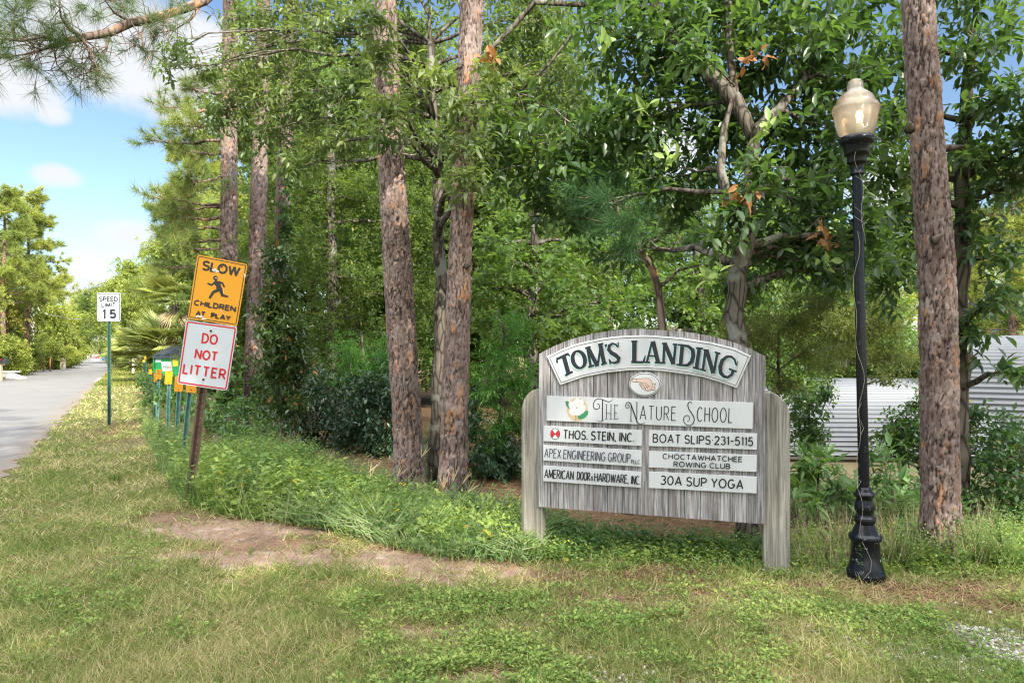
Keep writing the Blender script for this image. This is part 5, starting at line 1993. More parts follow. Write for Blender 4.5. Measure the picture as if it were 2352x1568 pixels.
def cells(U, V, nc, nr, rng):
    """nearest and second nearest distance to jittered cell points on a cylinder, and the cell's random number"""
    jx, jy, idv = rng.rand(nr + 8, nc) * .96 + .02, rng.rand(nr + 8, nc) * .96 + .02, rng.rand(nr + 8, nc)
    iu, iv = np.floor(U).astype(int), np.floor(V).astype(int)
    F1, F2, ID = np.full(U.shape, 9.0), np.full(U.shape, 9.0), np.zeros(U.shape)
    for a in (-1, 0, 1):
        for b in (-1, 0, 1):
            cu, cv = iu + a, np.clip(iv + b + 2, 0, nr + 7)
            d = np.hypot(U - (iu + a + jx[cv, cu % nc]), V - (iv + b + jy[cv, cu % nc]))
            i_ = idv[cv, cu % nc]
            less = d < F1
            F2 = np.where(less, F1, np.minimum(F2, d))
            ID = np.where(less, i_, ID)
            F1 = np.where(less, d, F1)
    return np.clip(F2 - F1, 0, 1), ID

def bark_trunk(rows, seed, root, seg=96, step=.016, depth=.017):
    rng = np.random.RandomState(seed)
    rows = np.asarray(rows, float)
    ln = np.concatenate([[0], np.cumsum(np.linalg.norm(np.diff(rows[:, :3], axis=0), axis=1))])
    n = int(ln[-1] / step)
    s = np.linspace(0, ln[-1], n)
    c = np.column_stack([np.interp(s, ln, rows[:, i]) for i in range(4)])
    kern = np.ones(41) / 41
    for i in range(4):
        c[20:-20, i] = np.convolve(c[:, i], kern, 'valid')
    th = np.arange(seg) * 2 * math.pi / seg
    R0 = rows[:, 3].mean()
    TH, S = np.meshgrid(th, s)
    CT, ST = np.cos(TH), np.sin(TH)
    w1 = fbm(CT * 1.6 + 5, S * 2.2 + ST * 1.6, 2.0, 3, 4) - .5
    w2 = fbm(CT * 1.6 + 9, S * 2.2 + ST * 1.6, 2.0, 23, 4) - .5
    def grid(cw, ch, warp):
        nc = max(6, int(2 * math.pi * R0 / cw))
        nr = int(ln[-1] / ch) + 2
        return cells(TH / (2 * math.pi) * nc + w1 * warp, S / ch + w2 * warp * 1.3, nc, nr, rng)
    edge, ID = grid(.075, .21, 2.6)
    e2, ID2 = grid(.030, .062, 2.2)
    fine = fbm(CT * 4 + 3, S * 8 + ST * 4, 3.0, 6, 3) - .5
    h = sstep(edge / .20) * depth * (.5 + .6 * ID) + sstep(e2 / .25) * .0045 + (ID2 - .5) * .007 + fine * .012
    r = c[:, 3][:, None] * (1 + .07 * (fbm(CT * 1.5 + 3, S * .8 + ST, 1.0, 14, 2) - .5)) + h - depth * .6
    Vx = np.stack([c[:, 0][:, None] + r * CT, c[:, 1][:, None] + r * ST, c[:, 2][:, None] + 0 * r], -1).reshape(-1, 3)
    i = np.arange(n * seg).reshape(n, seg)
    j = np.roll(i, -1, axis=1)
    q = np.stack([i[:-1], j[:-1], j[1:], i[1:]], -1).reshape(-1, 4)
    return np_mesh('trunk', Vx, [q], PLATED, root, {'plate': ID.ravel(), 'edge': edge.ravel(), 'flake': ID2.ravel()}, True)

def tufts_geo(rng, cen, dirs, n=55, L=.22, W=.005, spread=1.0, shoot=.14):
    cen, dirs = np.asarray(cen, float), norm(np.asarray(dirs, float))
    m = len(cen)
    b = np.repeat(cen, n, 0) + np.repeat(dirs, n, 0) * (rng.rand(m * n, 1) * shoot)
    d = norm(np.repeat(dirs, n, 0) * (1.15 - .5 * spread) + norm(rng.randn(m * n, 3)) * spread + np.array([0, 0, -.10]))
    nr = norm(rng.randn(m * n, 3))
    return leaf_geo(b, d, nr, L * (.7 + .5 * rng.rand(m * n)), W, 'n')

def pine_branches(mb, rng, specs, cen, dirs, ntuft=14, side=.55, r0=.05, rt=.008):
    """specs: (start, end); scatters needle shoots along side twigs of each branch"""
    for (a, e) in specs:
        a, e = np.asarray(a, float), np.asarray(e, float)
        L = np.linalg.norm(e - a)
        p = limb(mb, a, e, r0 * (.5 + .12 * L), rt, rng, 8, .06, -.06, 6)
        ax = norm(e - a)
        for j in range(ntuft):
            t = .35 + .65 * rng.rand() ** .8
            q = np.array([np.interp(t * 7, range(8), p[:, i]) for i in range(3)])
            o = norm(rng.randn(3) * np.array([1, 1, .6]) + ax * .7 + np.array([0, 0, .25]))
            ln = side * (.25 + .75 * rng.rand()) * (1.15 - .5 * t)
            z = q + o * ln
            mb.tube([q, q + o * ln * .5 + np.array([0, 0, -.04 * ln]), z], [rt * .9, rt * .7, rt * .5], 4, False)
            cen.append(z - o * .05)
            dirs.append(o + np.array([0, 0, .25]))
        cen.append(e)
        dirs.append(ax + np.array([0, 0, .3]))

def high_crown(rng, top, base_z, top_z, spread, n):
    sp = []
    for i in range(n):
        z = base_z + (top_z - base_z) * (i + rng.rand()) / n
        a = rng.rand() * 6.28
        ln = spread * (1.1 - .75 * (z - base_z) / (top_z - base_z)) * (.7 + .5 * rng.rand())
        s = np.array([top[0], top[1], z])
        sp.append((s, s + np.array([math.cos(a) * ln, math.sin(a) * ln, .12 * ln + .3])))
    return sp

def near_pine(label, rows_px, top_extra, seed, stubs=(), crown=(9.5, 14.0, 2.4, 16), specs=(), needle=None, nmat=None, ntuft=12, seg=96):
    rng = np.random.RandomState(seed)
    rows = PT(rows_px)
    b = np.array(rows[0][:3])
    rows[0] = (b[0], b[1], float(gz(b[0], b[1])) - .12, rows[0][3] * 1.0)
    d = np.array(rows[-1][:3]) - np.array(rows[-2][:3])
    d /= d[2]
    lastz, lr = rows[-1][2], rows[-1][3]
    rows.append((rows[-1][0] + d[0] * (top_extra - lastz) * .5, rows[-1][1], top_extra, lr * .45))
    r0 = rows[0]
    rows[0:1] = [(r0[0], r0[1], r0[2], r0[3] * 1.42), (r0[0], r0[1], r0[2] + .16, r0[3] * 1.28), (r0[0], r0[1], r0[2] + .36, r0[3] * 1.05)]
    root = thing('pine_tree', (b[0], b[1], float(gz(b[0], b[1]))), label, 'tree')
    bark_trunk(rows, seed, root, seg, .016 if seg > 60 else .03)
    mb, cen, dirs = MB(), [], []
    top = rows[-1]
    pine_branches(mb, rng, high_crown(rng, top, crown[0], crown[1], crown[2], crown[3]), cen, dirs, 10, .6)
    pine_branches(mb, rng, specs, cen, dirs, ntuft, .6)
    for (x, y, Z, dx, dy) in stubs:
        p = P(x, y, Z)
        sb = MB()
        sb.tube([p - np.array([dx, -.05, dy]) * .6, p, p + np.array([dx, -.05, dy])], [.045, .030, .012], 7)
        sb.build('branch_stub', BARK_DARK, root, True)
    mb.tube([(top[0], top[1], top[2] - .3), (top[0], top[1], crown[1])], [lr * .45, .02], 8)
    mb.build('branches', BARK_PINE, root, True)
    nd = dict(n=46, L=.24, W=.006)
    nd.update(needle or {})
    v, f = tufts_geo(rng, cen, dirs, **nd)
    np_mesh('crown', v, f, nmat or L_NEED, root)
    return root

near_pine('tall pine with flaking orange bark just right of the black lamp post',
          [(2162, 1298, 5.78, .146), (2160, 1180, 5.78, .138), (2158, 900, 5.78, .136), (2152, 620, 5.78, .134), (2130, 350, 5.78, .126), (2108, 0, 5.78, .116), (2060, -700, 5.8, .11)], 9.5, 11,
          stubs=[(2090, 292, 5.62, -.03, .02), (2152, 548, 5.6, .02, .03), (2180, 340, 5.75, .10, .0)], crown=(8.0, 11.5, 1.8, 9))
near_pine('left of the two close pines in the middle, orange flecked bark',
          [(940, 1128, 8.6, .185), (938, 1040, 8.6, .178), (935, 960, 8.6, .172), (915, 650, 8.6, .172), (905, 480, 8.6, .168), (893, 300, 8.6, .15), (884, 60, 8.6, .138), (878, -300, 8.6, .12)], 11, 12, crown=(9.0, 13.5, 2.0, 12))
near_pine('right of the two close pines in the middle, dark scar halfway up',
          [(1038, 1168, 7.7, .152), (1042, 1050, 7.7, .145), (1046, 900, 7.7, .142), (1055, 640, 7.7, .126), (1062, 470, 7.7, .12), (1072, 260, 7.7, .12), (1084, 0, 7.7, .122), (1092, -300, 7.7, .11)], 11, 13, stubs=[(1072, 612, 7.58, .04, .0)], crown=(9.0, 13, 1.9, 12))

def T(x, y, Z): return P(x, y, Z)
bough_pine = near_pine('dark barked pine with long drooping boughs behind the yellow sign, towards the road',
          [(517, 985, 13.2, .17), (522, 800, 13.2, .165), (524, 600, 13.2, .160), (526, 380, 13.2, .145), (528, 100, 13.2, .13), (530, -150, 13.2, .12)], 13, 14, crown=(10.2, 14.5, 2.4, 12),
          specs=[(T(526, 320, 13.2), T(350, 322, 13.6)), (T(526, 255, 13.2), T(372, 240, 14.4)), (T(526, 470, 13.2), T(352, 452, 13)), (T(526, 470, 13.2), T(405, 480, 13.6)), (T(524, 520, 13.2), T(380, 525, 14)), (T(524, 545, 13.2), T(420, 560, 12.6)), (T(526, 400, 13.2), T(445, 420, 12.6)), (T(524, 600, 13.2), T(395, 612, 14.5)), (T(524, 640, 13.2), T(600, 650, 14)), (T(526, 290, 13.2), T(410, 285, 13)), (T(526, 215, 13.2), T(430, 200, 13.8)), (T(526, 350, 13.2), T(420, 345, 14.5)), (T(524, 500, 13.2), T(360, 490, 14.2)), (T(524, 570, 13.2), T(390, 560, 13.6))],
          needle=dict(n=70, L=.24, W=.0080), ntuft=20, seg=48, nmat=L_NEED_MIX)
near_pine('brown barked pine standing right of the yellow sign',
          [(578, 945, 13.6, .165), (585, 760, 13.6, .16), (593, 480, 13.6, .155), (600, 250, 13.6, .14), (606, -100, 13.6, .12)], 12, 15, crown=(10, 13.5, 2, 8), seg=48)
near_pine('pine with leaf covered bark behind the dark green sapling',
          [(628, 930, 14.4, .15), (640, 700, 14.4, .15), (652, 400, 14.4, .145), (662, 200, 14.4, .13), (672, -100, 14.4, .12)], 12, 16, crown=(10, 13.5, 2, 8), seg=48)

# ---- ivy on the three pines by the signs
def ivy(label, blobs, seed):
    rng = np.random.RandomState(seed)
    v, f, tw = crown_geo(rng, PB(blobs), kind='l', L=.085, W=.085, k=5, tl=.12, cover=2.4, droop=.5)
    root = thing('ivy', (blobs[0][0] * 0 + P(blobs[0][0], 900, blobs[0][2])[0], blobs[0][2], 0), label, 'climber')
    mb = MB()
    for (c, p0, p1) in tw:
        for j in rng.choice(len(p0), 4):
            limb(mb, c + np.array([0, 0, -.4]), p1[j], .008, .003, rng, 5, .1, .02, 4)
    mb.build('stem', BARK_DARK, root)
    np_mesh('leaves', v, f, L_VINE, root)
ivy('ivy climbing the foot of the dark barked pine behind the signs', [(520, 900, 13, 28, 50, .25), (535, 820, 13, 20, 60, .25), (512, 960, 12.9, 36, 40, .3)], 61)
ivy('ivy climbing the pine right of the yellow sign', [(600, 900, 13.3, 24, 60, .25), (612, 960, 13.3, 34, 40, .3)], 62)
ivy('ivy climbing the pine behind the dark sapling', [(655, 520, 14.2, 20, 70, .2), (640, 860, 14.1, 26, 60, .25), (664, 400, 14.2, 16, 60, .2)], 63)

# ---- the branch that enters top left
def top_left_branch(root):
    rng = np.random.RandomState(21)
    mb, cen, dirs = MB(), [], []
    main = [P(529, -70, 13.2), P(515, -40, 11.4), P(470, 2, 9.6), P(420, 22, 9.3), (P(340, 46, 8.8)), P(300, 52, 8.6), P(250, 76, 8.3), P(190, 86, 8.0), P(140, 98, 7.8), P(112, 110, 7.7)]
    mb.tube(main, [.095, .08, .062, .056, .052, .055, .05, .042, .036, .02], 9)
    side = [([P(300, 52, 8.6), P(262, 30, 8.4), P(240, 0, 8.2)], .018), ([P(190, 86, 8), P(160, 70, 7.8), P(140, 40, 7.6), P(135, 0, 7.5)], .022), ([P(250, 78, 8.3), P(245, 110, 8.2), P(236, 135, 8.1)], .02),
            ([P(140, 98, 7.8), P(100, 85, 7.5), P(50, 95, 7.3), P(-10, 90, 7.1)], .02), ([P(112, 110, 7.7), P(60, 125, 7.4), P(10, 132, 7.2)], .016), ([P(470, 2, 9.6), P(440, 45, 9.4), P(400, 70, 9.2), P(350, 78, 9)], .014),
            ([P(340, 46, 8.8), P(325, 75, 8.6), P(330, 110, 8.5), P(360, 125, 8.5)], .012), ([P(186, 88, 8), P(205, 115, 7.9), P(218, 140, 7.9), P(205, 165, 7.8), P(165, 182, 7.8)], .011), ([P(186, 88, 8), P(212, 120, 7.7), P(190, 150, 7.7), P(165, 145, 7.6)], .009),
            ([P(340, 46, 8.8), P(372, 60, 8.6), P(395, 110, 8.5)], .010), ([P(100, 90, 7.6), P(85, 120, 7.4), P(40, 140, 7.3)], .010), ([P(35, 95, 7.2), P(30, 60, 7.2), P(36, 10, 7.2)], .016), ([P(140, 98, 7.8), P(125, 125, 7.7), P(130, 150, 7.7)], .010)]
    for pts, r in side:
        mb.tube(pts, np.linspace(r, r * .35, len(pts)), 6)
        for q0, q1 in zip(pts[:-1], pts[1:]):
            for _ in range(5):
                q = q0 + (q1 - q0) * rng.rand()
                d = norm(rng.randn(3) + np.array([-.3, 0, -.5]))
                ln = .12 + .28 * rng.rand()
                e = q + d * ln
                m_ = q + d * ln * .5 + np.array([rng.randn() * .05, 0, .05])
                mb.tube([q, m_, e, e + np.array([rng.randn() * .05, 0, -.06 + .08 * rng.rand()])], [.006, .005, .004, .003], 4, False)
                if rng.rand() < .5:
                    cen.append(e)
                    dirs.append(d)
    for i in range(26):
        t = rng.rand()
        q = np.array(main[3]) * (1 - t) + np.array(main[-1]) * t
        d = norm(rng.randn(3) + np.array([0, 0, -.3]))
        mb.tube([q, q + d * .2 + np.array([0, 0, .04]), q + d * .36], [.006, .004, .003], 4, False)
    mb.build('bough', BARK_PINE, root, True)
    big = [((34, 18), 7.2, 3), ((5, 70), 7.1, 3), ((60, 45), 7.3, 2), ((118, 80), 7.6, 2), ((150, 96), 7.7, 2), ((362, 50), 8.8, 3), ((372, 72), 8.7, 2), ((215, 8), 8.1, 2), ((90, 8), 7.4, 2), ((140, 20), 7.5, 1), ((190, 20), 8.0, 1), ((300, 6), 8.5, 2), ((268, 4), 8.4, 1), ((430, 30), 9.2, 1), ((15, 110), 7.1, 2), ((240, 110), 8.2, 1)]
    for (p, Z, n) in big:
        for _ in range(n * 2):
            cen.append(P(p[0] + rng.randn() * 14, p[1] + rng.randn() * 14, Z + rng.randn() * .12))
            dirs.append(rng.randn(3) * .5 + np.array([-.2, 0, -.2 + .5 * rng.rand()]))
    v, f = tufts_geo(rng, cen, dirs, n=64, L=.24, W=.0042)
    np_mesh('bough_needles', v, f, L_NEED, root)
top_left_branch(bough_pine)

# ---- broadleaved trees of the wood edge
BIG = dict(kind='e', L=.142, W=.058, k=10, tl=.34, cover=2.3, droop=.22)
BAY = dict(kind='e', L=.125, W=.043, k=10, tl=.34, cover=1.55, droop=.20)
mag = tree('magnolia_tree', 'large magnolia with forking grey limbs rising behind the landing sign', on_ground(*P(1722, 1250, 6.4)[:2]),
     PT([(1724, 1262, 6.4, .115), (1712, 1100, 6.4, .10), (1700, 900, 6.4, .092), (1690, 720, 6.4, .088), (1697, 610, 6.4, .085), (1712, 540, 6.4, .085)]),
     PB([(1450, 90, 7.0, 170, 100, .7), (1620, 40, 7.2, 170, 90, .8), (1800, 110, 6.9, 160, 110, .8), (1950, 50, 6.9, 150, 90, .7), (1500, 270, 7.2, 180, 90, .7), (1350, 320, 7.4, 150, 95, .7), (1240, 395, 7.5, 130, 80, .6), (1170, 310, 7.7, 100, 80, .5),
         (1770, 310, 7.0, 120, 90, .6), (1900, 320, 6.8, 110, 100, .6), (1850, 470, 6.6, 150, 90, .6), (1965, 545, 6.3, 80, 100, .4), (1790, 590, 6.7, 110, 60, .5), (1560, 420, 7.4, 140, 80, .6), (1310, 490, 7.7, 110, 60, .5), (1430, 575, 7.7, 70, 40, .4), (1640, 300, 7.3, 80, 90, .5),
         (1480, -60, 7.4, 200, 90, .7), (1760, -60, 7.2, 200, 90, .7), (2000, 190, 6.7, 80, 60, .4), (1690, 200, 7.4, 110, 80, .4), (1900, 200, 6.9, 90, 70, .5), (1890, 405, 6.9, 100, 60, .5), (1935, 630, 7.0, 70, 60, .4), (1700, 480, 6.05, 60, 50, .2), (1740, 390, 6.0, 50, 46, .2), (1640, 540, 6.1, 50, 40, .2), (1600, 120, 6.3, 60, 40, .2), (1860, 570, 6.7, 60, 60, .3), (1700, 650, 6.5, 50, 30, .2), (1560, 160, 7.4, 120, 80, .5)]),
     L_MAG, BARK_GREY, 101, BIG, None, 'tree', 12, .35, .007,
     fork=[PT([(1712, 545, 6.4, .072), (1690, 490, 6.4, .060), (1668, 440, 6.4, .05), (1655, 390, 6.4, .042), (1662, 300, 6.5, .03), (1690, 200, 6.6, .014)]),
           PT([(1712, 545, 6.4, .078), (1722, 450, 6.4, .07), (1728, 360, 6.4, .066), (1735, 300, 6.5, .06), (1790, 250, 6.6, .045), (1850, 180, 6.7, .03)]),
           PT([(1732, 320, 6.45, .06), (1690, 232, 6.6, .075), (1610, 150, 6.8, .072), (1535, 78, 7.0, .065), (1500, 0, 7.1, .05)]),
           PT([(1690, 235, 6.6, .045), (1676, 120, 6.8, .04), (1672, -20, 7, .035)]),
           PT([(1500, 20, 7.1, .03), (1230, 5, 7.6, .032), (1180, 60, 7.6, .028), (1110, 130, 7.6, .022), (1040, 162, 7.6, .014)]),
           PT([(1480, 40, 7.1, .025), (1330, 60, 7.5, .02), (1260, 150, 7.5, .016), (1190, 215, 7.5, .009)])])
def leaf_bunch(root, name, x, y, Z, mat, seed, n=14, L=.13, up=-.7, spread=.06):
    rng = np.random.RandomState(seed)
    b = P(x, y, Z) + rng.randn(n, 3) * spread
    d = norm(rng.randn(n, 3) * .8 + np.array([0, 0, up]))
    v, f = leaf_geo(b, d, norm(rng.randn(n, 3) + np.array([0, -.6, .6])), L * (.6 + .6 * rng.rand(n)), L * .42, 'e')
    return np_mesh(name, v, f, mat, root)
L_BROWN = leafmat('dead_brown_leaf', (.30, .11, .03), (.50, .22, .06), (.5, .2, .04), .6, .3, .3)
L_FRESH = leafmat('fresh_shoot_leaf', (.22, .38, .06), (.38, .52, .16), (.45, .60, .1), .4, .35, .5)
for k, (x, y, Z) in enumerate(((1722, 135, 6.5), (1706, 455, 5.95), (1888, 535, 6.2), (1124, 130, 7.0))):
    leaf_bunch(mag, 'dead_leaves', x, y, Z, L_BROWN, 200 + k)
for k, (x, y, Z) in enumerate(((1632, 632, 6.1), (1540, 370, 6.7), (1480, 250, 6.5), (1760, 300, 6.3), (1900, 610, 6.1), (1390, 100, 6.3))):
    leaf_bunch(mag, 'fresh_shoot', x, y, Z, L_FRESH, 220 + k, 9, .15, .35, .04)
tree('magnolia_tree', 'magnolia at the right edge with broad leaves hanging beside the tall pine', on_ground(*P(2206, 1150, 7.4)[:2]),
     PT([(2206, 1190, 7.4, .10), (2205, 900, 7.4, .09), (2208, 600, 7.4, .085), (2212, 350, 7.4, .07), (2240, 60, 7.4, .05)]),
     PB([(2250, 100, 7.1, 110, 90, .6), (2320, 220, 6.9, 100, 100, .6), (2250, 350, 7.2, 80, 90, .5), (2345, 420, 7.0, 70, 80, .5), (2230, 520, 7.3, 46, 110, .35), (2290, 690, 6.9, 60, 50, .4), (2236, 770, 7.2, 40, 60, .3), (2050, 270, 7.5, 90, 110, .5), (2050, 640, 7.2, 60, 90, .4), (2060, 470, 7.4, 60, 70, .4),
         (2030, 400, 7.5, 60, 80, .4), (2085, 560, 7.6, 50, 80, .4), (2240, -40, 7.2, 160, 80, .6), (2385, 330, 6.8, 90, 110, .5), (2330, 850, 6.7, 36, 22, .2), (2300, 590, 7, 60, 50, .4), (2060, 130, 7.5, 90, 80, .5)]),
     L_MAG, BARK_DARK, 102, dict(BIG, cover=1.8), None, 'tree', 7, .3, .006)
tree('bay_tree', 'pale limbed bay tree spreading narrow leaves over the two close pines', on_ground(*P(998, 1112, 9.0)[:2]),
     PT([(998, 1118, 9.0, .09), (1006, 900, 9.0, .085), (1012, 690, 9.0, .08), (1008, 500, 9.1, .075), (1000, 330, 9.2, .06), (990, 100, 9.3, .05)]),
     PB([(570, 190, 10.4, 85, 80, .6), (640, 90, 10.3, 110, 80, .7), (700, 220, 10, 115, 85, .7), (620, 305, 10.4, 80, 50, .5), (780, 70, 9.7, 110, 80, .7), (820, 210, 9.6, 90, 80, .6), (930, 90, 9.8, 90, 80, .6), (960, 230, 9.6, 80, 80, .5), (985, 330, 9.2, 80, 60, .5),
         (1150, 110, 9.2, 90, 80, .6), (1190, 240, 9.1, 80, 70, .5), (770, 330, 9.9, 80, 45, .5), (1250, 40, 9.2, 110, 80, .6), (1290, 180, 9, 90, 80, .6), (700, -40, 10.2, 160, 80, .7), (950, -60, 9.8, 160, 80, .7), (1150, -40, 9.4, 150, 80, .7), (870, 130, 8.0, 60, 60, .3), (885, 250, 7.6, 80, 60, .3), (900, 320, 7.6, 60, 26, .25), (1070, 330, 7.0, 80, 50, .3), (1085, 420, 6.9, 60, 50, .25), (1060, 240, 7.0, 60, 40, .25), (860, 40, 7.7, 60, 40, .25), (980, 180, 7.6, 60, 40, .25),
         (470, 165, 10.4, 40, 34, .4), (500, 260, 10.5, 55, 40, .4), (680, 390, 10.2, 60, 36, .4), (560, 40, 10.6, 60, 50, .4), (1130, 190, 7.3, 60, 50, .3), (400, 120, 10.0, 34, 36, .25), (385, 160, 10.0, 18, 22, .2)]),
     L_BAY, BARK_GREY, 103, BAY, None, 'tree', 12, .3, .006)
tree('oak_tree', 'fine leaved oak in the wood left of the close pines', on_ground(*P(770, 900, 16)[:2]),
     PT([(770, 990, 16, .16), (765, 700, 16, .14), (760, 450, 16, .11), (755, 200, 16, .06)]),
     PB([(610, 420, 16, 60, 70, 1), (720, 440, 16, 110, 90, 1.2), (840, 470, 16.5, 110, 110, 1.2), (700, 580, 15.6, 80, 80, 1), (820, 640, 16, 110, 90, 1.2), (770, 750, 16, 100, 80, 1), (960, 520, 17, 100, 110, 1.2), (980, 680, 17, 90, 100, 1), (900, 790, 16.5, 90, 70, 1), (720, 840, 16, 80, 60, 1), (850, 330, 17, 120, 90, 1), (980, 370, 17.5, 100, 90, 1), (740, 300, 17, 120, 80, 1)]),
     L_OAK, BARK_GREY, 104, dict(kind='d', L=.11, W=.05, k=11, tl=.4, cover=1.9, droop=.2))
tree('maple_tree', 'bright leaved maple in the wood between the close pines and the arched sign', on_ground(*P(1220, 900, 12.5)[:2]),
     PT([(1222, 1050, 12.5, .12), (1220, 800, 12.5, .11), (1228, 560, 12.5, .08), (1240, 350, 12.5, .05)]),
     PB([(1180, 600, 12.2, 90, 70, .9), (1150, 720, 12, 80, 70, .8), (1270, 640, 12.4, 90, 70, .9), (1330, 730, 12.2, 80, 60, .8), (1440, 690, 12.6, 90, 60, .9), (1240, 760, 12, 80, 50, .8), (1200, 480, 12.8, 90, 80, .9), (1120, 560, 12.6, 60, 70, .7), (1100, 660, 12.2, 40, 80, .6), (1350, 560, 12.8, 90, 60, .9)]),
     L_MAPLE, BARK_GREY, 105, dict(kind='l', L=.12, W=.10, k=7, tl=.4, cover=1.6, droop=.3))
tree('maple_tree', 'bright leaved maple in the wood behind the arched sign, right of the small pine', on_ground(*P(1590, 900, 12.5)[:2]),
     PT([(1600, 1000, 12.5, .10), (1610, 700, 12.5, .09), (1590, 450, 12.5, .06)]),
     PB([(1580, 640, 12.4, 80, 60, .9), (1620, 720, 12.2, 70, 50, .7), (1540, 560, 12.8, 80, 60, .9), (1660, 600, 12.6, 70, 60, .8), (1480, 760, 12, 90, 40, .8), (1650, 460, 13, 80, 70, .8), (1390, 770, 12, 80, 40, .8)]),
     L_MAPLE, BARK_GREY, 106, dict(kind='l', L=.12, W=.10, k=7, tl=.4, cover=1.5, droop=.3))
FEATHER = dict(kind='d', L=.085, W=.018, k=22, tl=.42, cover=1.5, droop=.35)
tree('cypress_tree', 'feathery bright green young cypress between the close pines and the sign', on_ground(*P(1150, 1000, 9.8)[:2]),
     PT([(1150, 1100, 9.8, .05), (1152, 900, 9.8, .04), (1156, 740, 9.8, .02)]),
     PB([(1150, 820, 9.8, 50, 60, .5), (1130, 900, 9.8, 60, 60, .5), (1160, 980, 9.8, 70, 60, .5), (1190, 880, 9.8, 50, 60, .5), (1215, 970, 9.9, 46, 60, .4), (1120, 1030, 9.7, 60, 50, .5), (1180, 760, 9.9, 40, 40, .4)]),
     L_CYP, BARK_DARK, 107, FEATHER)
tree('cypress_tree', 'feathery bright green young cypress at the back of the track left of the close pines', on_ground(*P(830, 900, 13.5)[:2]),
     PT([(840, 1000, 13.5, .06), (836, 860, 13.5, .04), (830, 760, 13.5, .02)]),
     PB([(800, 820, 13.5, 50, 50, .6), (850, 860, 13.4, 60, 50, .6), (790, 880, 13.4, 50, 40, .5), (890, 820, 13.6, 40, 50, .5)]),
     L_CYP, BARK_DARK, 108, FEATHER)

def shrub(name, label, blobs, mat, seed, leaf, bark=BARK_DARK, cat='shrub', zf=None):
    b = PB(blobs)
    c = np.mean([q[0] for q in b], axis=0)
    g = on_ground(c[0], c[1])
    rng = np.random.RandomState(seed)
    stems = [(g[0], g[1], g[2] - .05, .03), (c[0], c[1], max(c[2] * .6 + g[2] * .4, g[2] + .2), .022), (c[0], c[1], c[2] + .1, .012)]
    return tree(name, label, g, stems, b, mat, bark, seed, leaf, None, cat, 6, .12, .006)

DARK = dict(kind='e', L=.11, W=.042, k=9, tl=.3, cover=2.3, droop=.2)
shrub('hedge_shrub', 'dark glossy evergreen shrub left of the woodland track, nearest the signs', [(690, 960, 12.6, 46, 60, .6), (730, 900, 12.8, 60, 60, .7), (770, 965, 12.6, 60, 50, .6), (720, 1010, 12.4, 40, 26, .4)], L_HEDGE, 111, DARK)
shrub('hedge_shrub', 'dark glossy evergreen shrub behind the track, left of the close pines', [(830, 960, 11.6, 60, 60, .6), (880, 1000, 11.4, 60, 60, .6), (850, 900, 12, 70, 60, .7), (905, 920, 11.8, 40, 60, .6), (800, 1010, 11.8, 40, 30, .4)], L_HEDGE, 112, DARK)
shrub('hedge_shrub', 'dark evergreen shrub between the close pines and the left sign post', [(1110, 1060, 9.4, 60, 40, .5), (1170, 1070, 9.3, 60, 40, .5), (1085, 960, 9.8, 30, 70, .4), (1240, 1020, 9.6, 40, 60, .5), (1000, 1060, 9.8, 40, 50, .4)], L_HEDGE, 113, DARK)
shrub('magnolia_sapling', 'narrow dark sapling with bronze tipped leaves right of the yellow sign', [(640, 590, 11, 36, 34, .35), (640, 670, 11, 46, 56, .4), (655, 760, 11, 56, 60, .45), (640, 850, 11, 50, 60, .45), (680, 820, 11, 40, 60, .4), (660, 930, 11, 50, 50, .4), (615, 720, 11, 26, 40, .3)], L_SAP, 114, dict(kind='e', L=.12, W=.045, k=9, tl=.26, cover=3.2, droop=.0), BARK_GREY, 'sapling')
MYR = dict(kind='d', L=.055, W=.018, k=16, tl=.26, cover=1.7, droop=.05)
shrub('wax_myrtle', 'yellow green fine leaved shrub over the right shoulder of the arched sign', [(1740, 770, 7.2, 70, 50, .4), (1830, 740, 7.3, 80, 50, .4), (1720, 830, 7.2, 60, 40, .35), (1850, 810, 7.2, 80, 50, .4), (1800, 880, 7.2, 46, 40, .3), (1680, 760, 7.3, 40, 36, .3), (1890, 700, 7.4, 50, 40, .3)], L_MYR, 115, MYR)
shrub('wax_myrtle', 'yellow green fine leaved shrub between the lamp post and the tall pine', [(2020, 740, 9.6, 80, 60, .5), (1960, 800, 9.6, 80, 40, .5), (2060, 820, 9.4, 60, 40, .4), (2000, 660, 9.8, 70, 50, .5), (1900, 835, 9.0, 40, 36, .3), (2050, 870, 9.0, 40, 22, .3), (1930, 740, 9.6, 50, 50, .5)], L_MYR, 116, dict(MYR, L=.07, W=.022))
shrub('rhododendron_shrub', 'broad leaved green shrub between the landing sign and the lamp post', [(1880, 1075, 6.5, 44, 40, .3), (1850, 1150, 6.4, 44, 46, .3), (1930, 1140, 6.6, 46, 56, .3), (1900, 1210, 6.4, 56, 36, .3), (1840, 1060, 6.6, 30, 40, .25)], L_RHO, 117, dict(kind='e', L=.17, W=.055, k=8, tl=.2, cover=1.6, droop=.1))
shrub('rhododendron_shrub', 'broad leaved dull green shrub between the lamp post and the tall pine', [(2040, 1090, 6.9, 50, 60, .35), (2080, 1170, 6.8, 46, 50, .35), (2030, 1190, 6.7, 50, 40, .3)], L_RHO, 118, dict(kind='e', L=.17, W=.055, k=8, tl=.2, cover=1.6, droop=.1))
VIN = dict(kind='e', L=.075, W=.042, k=9, tl=.24, cover=2.0, droop=.25)
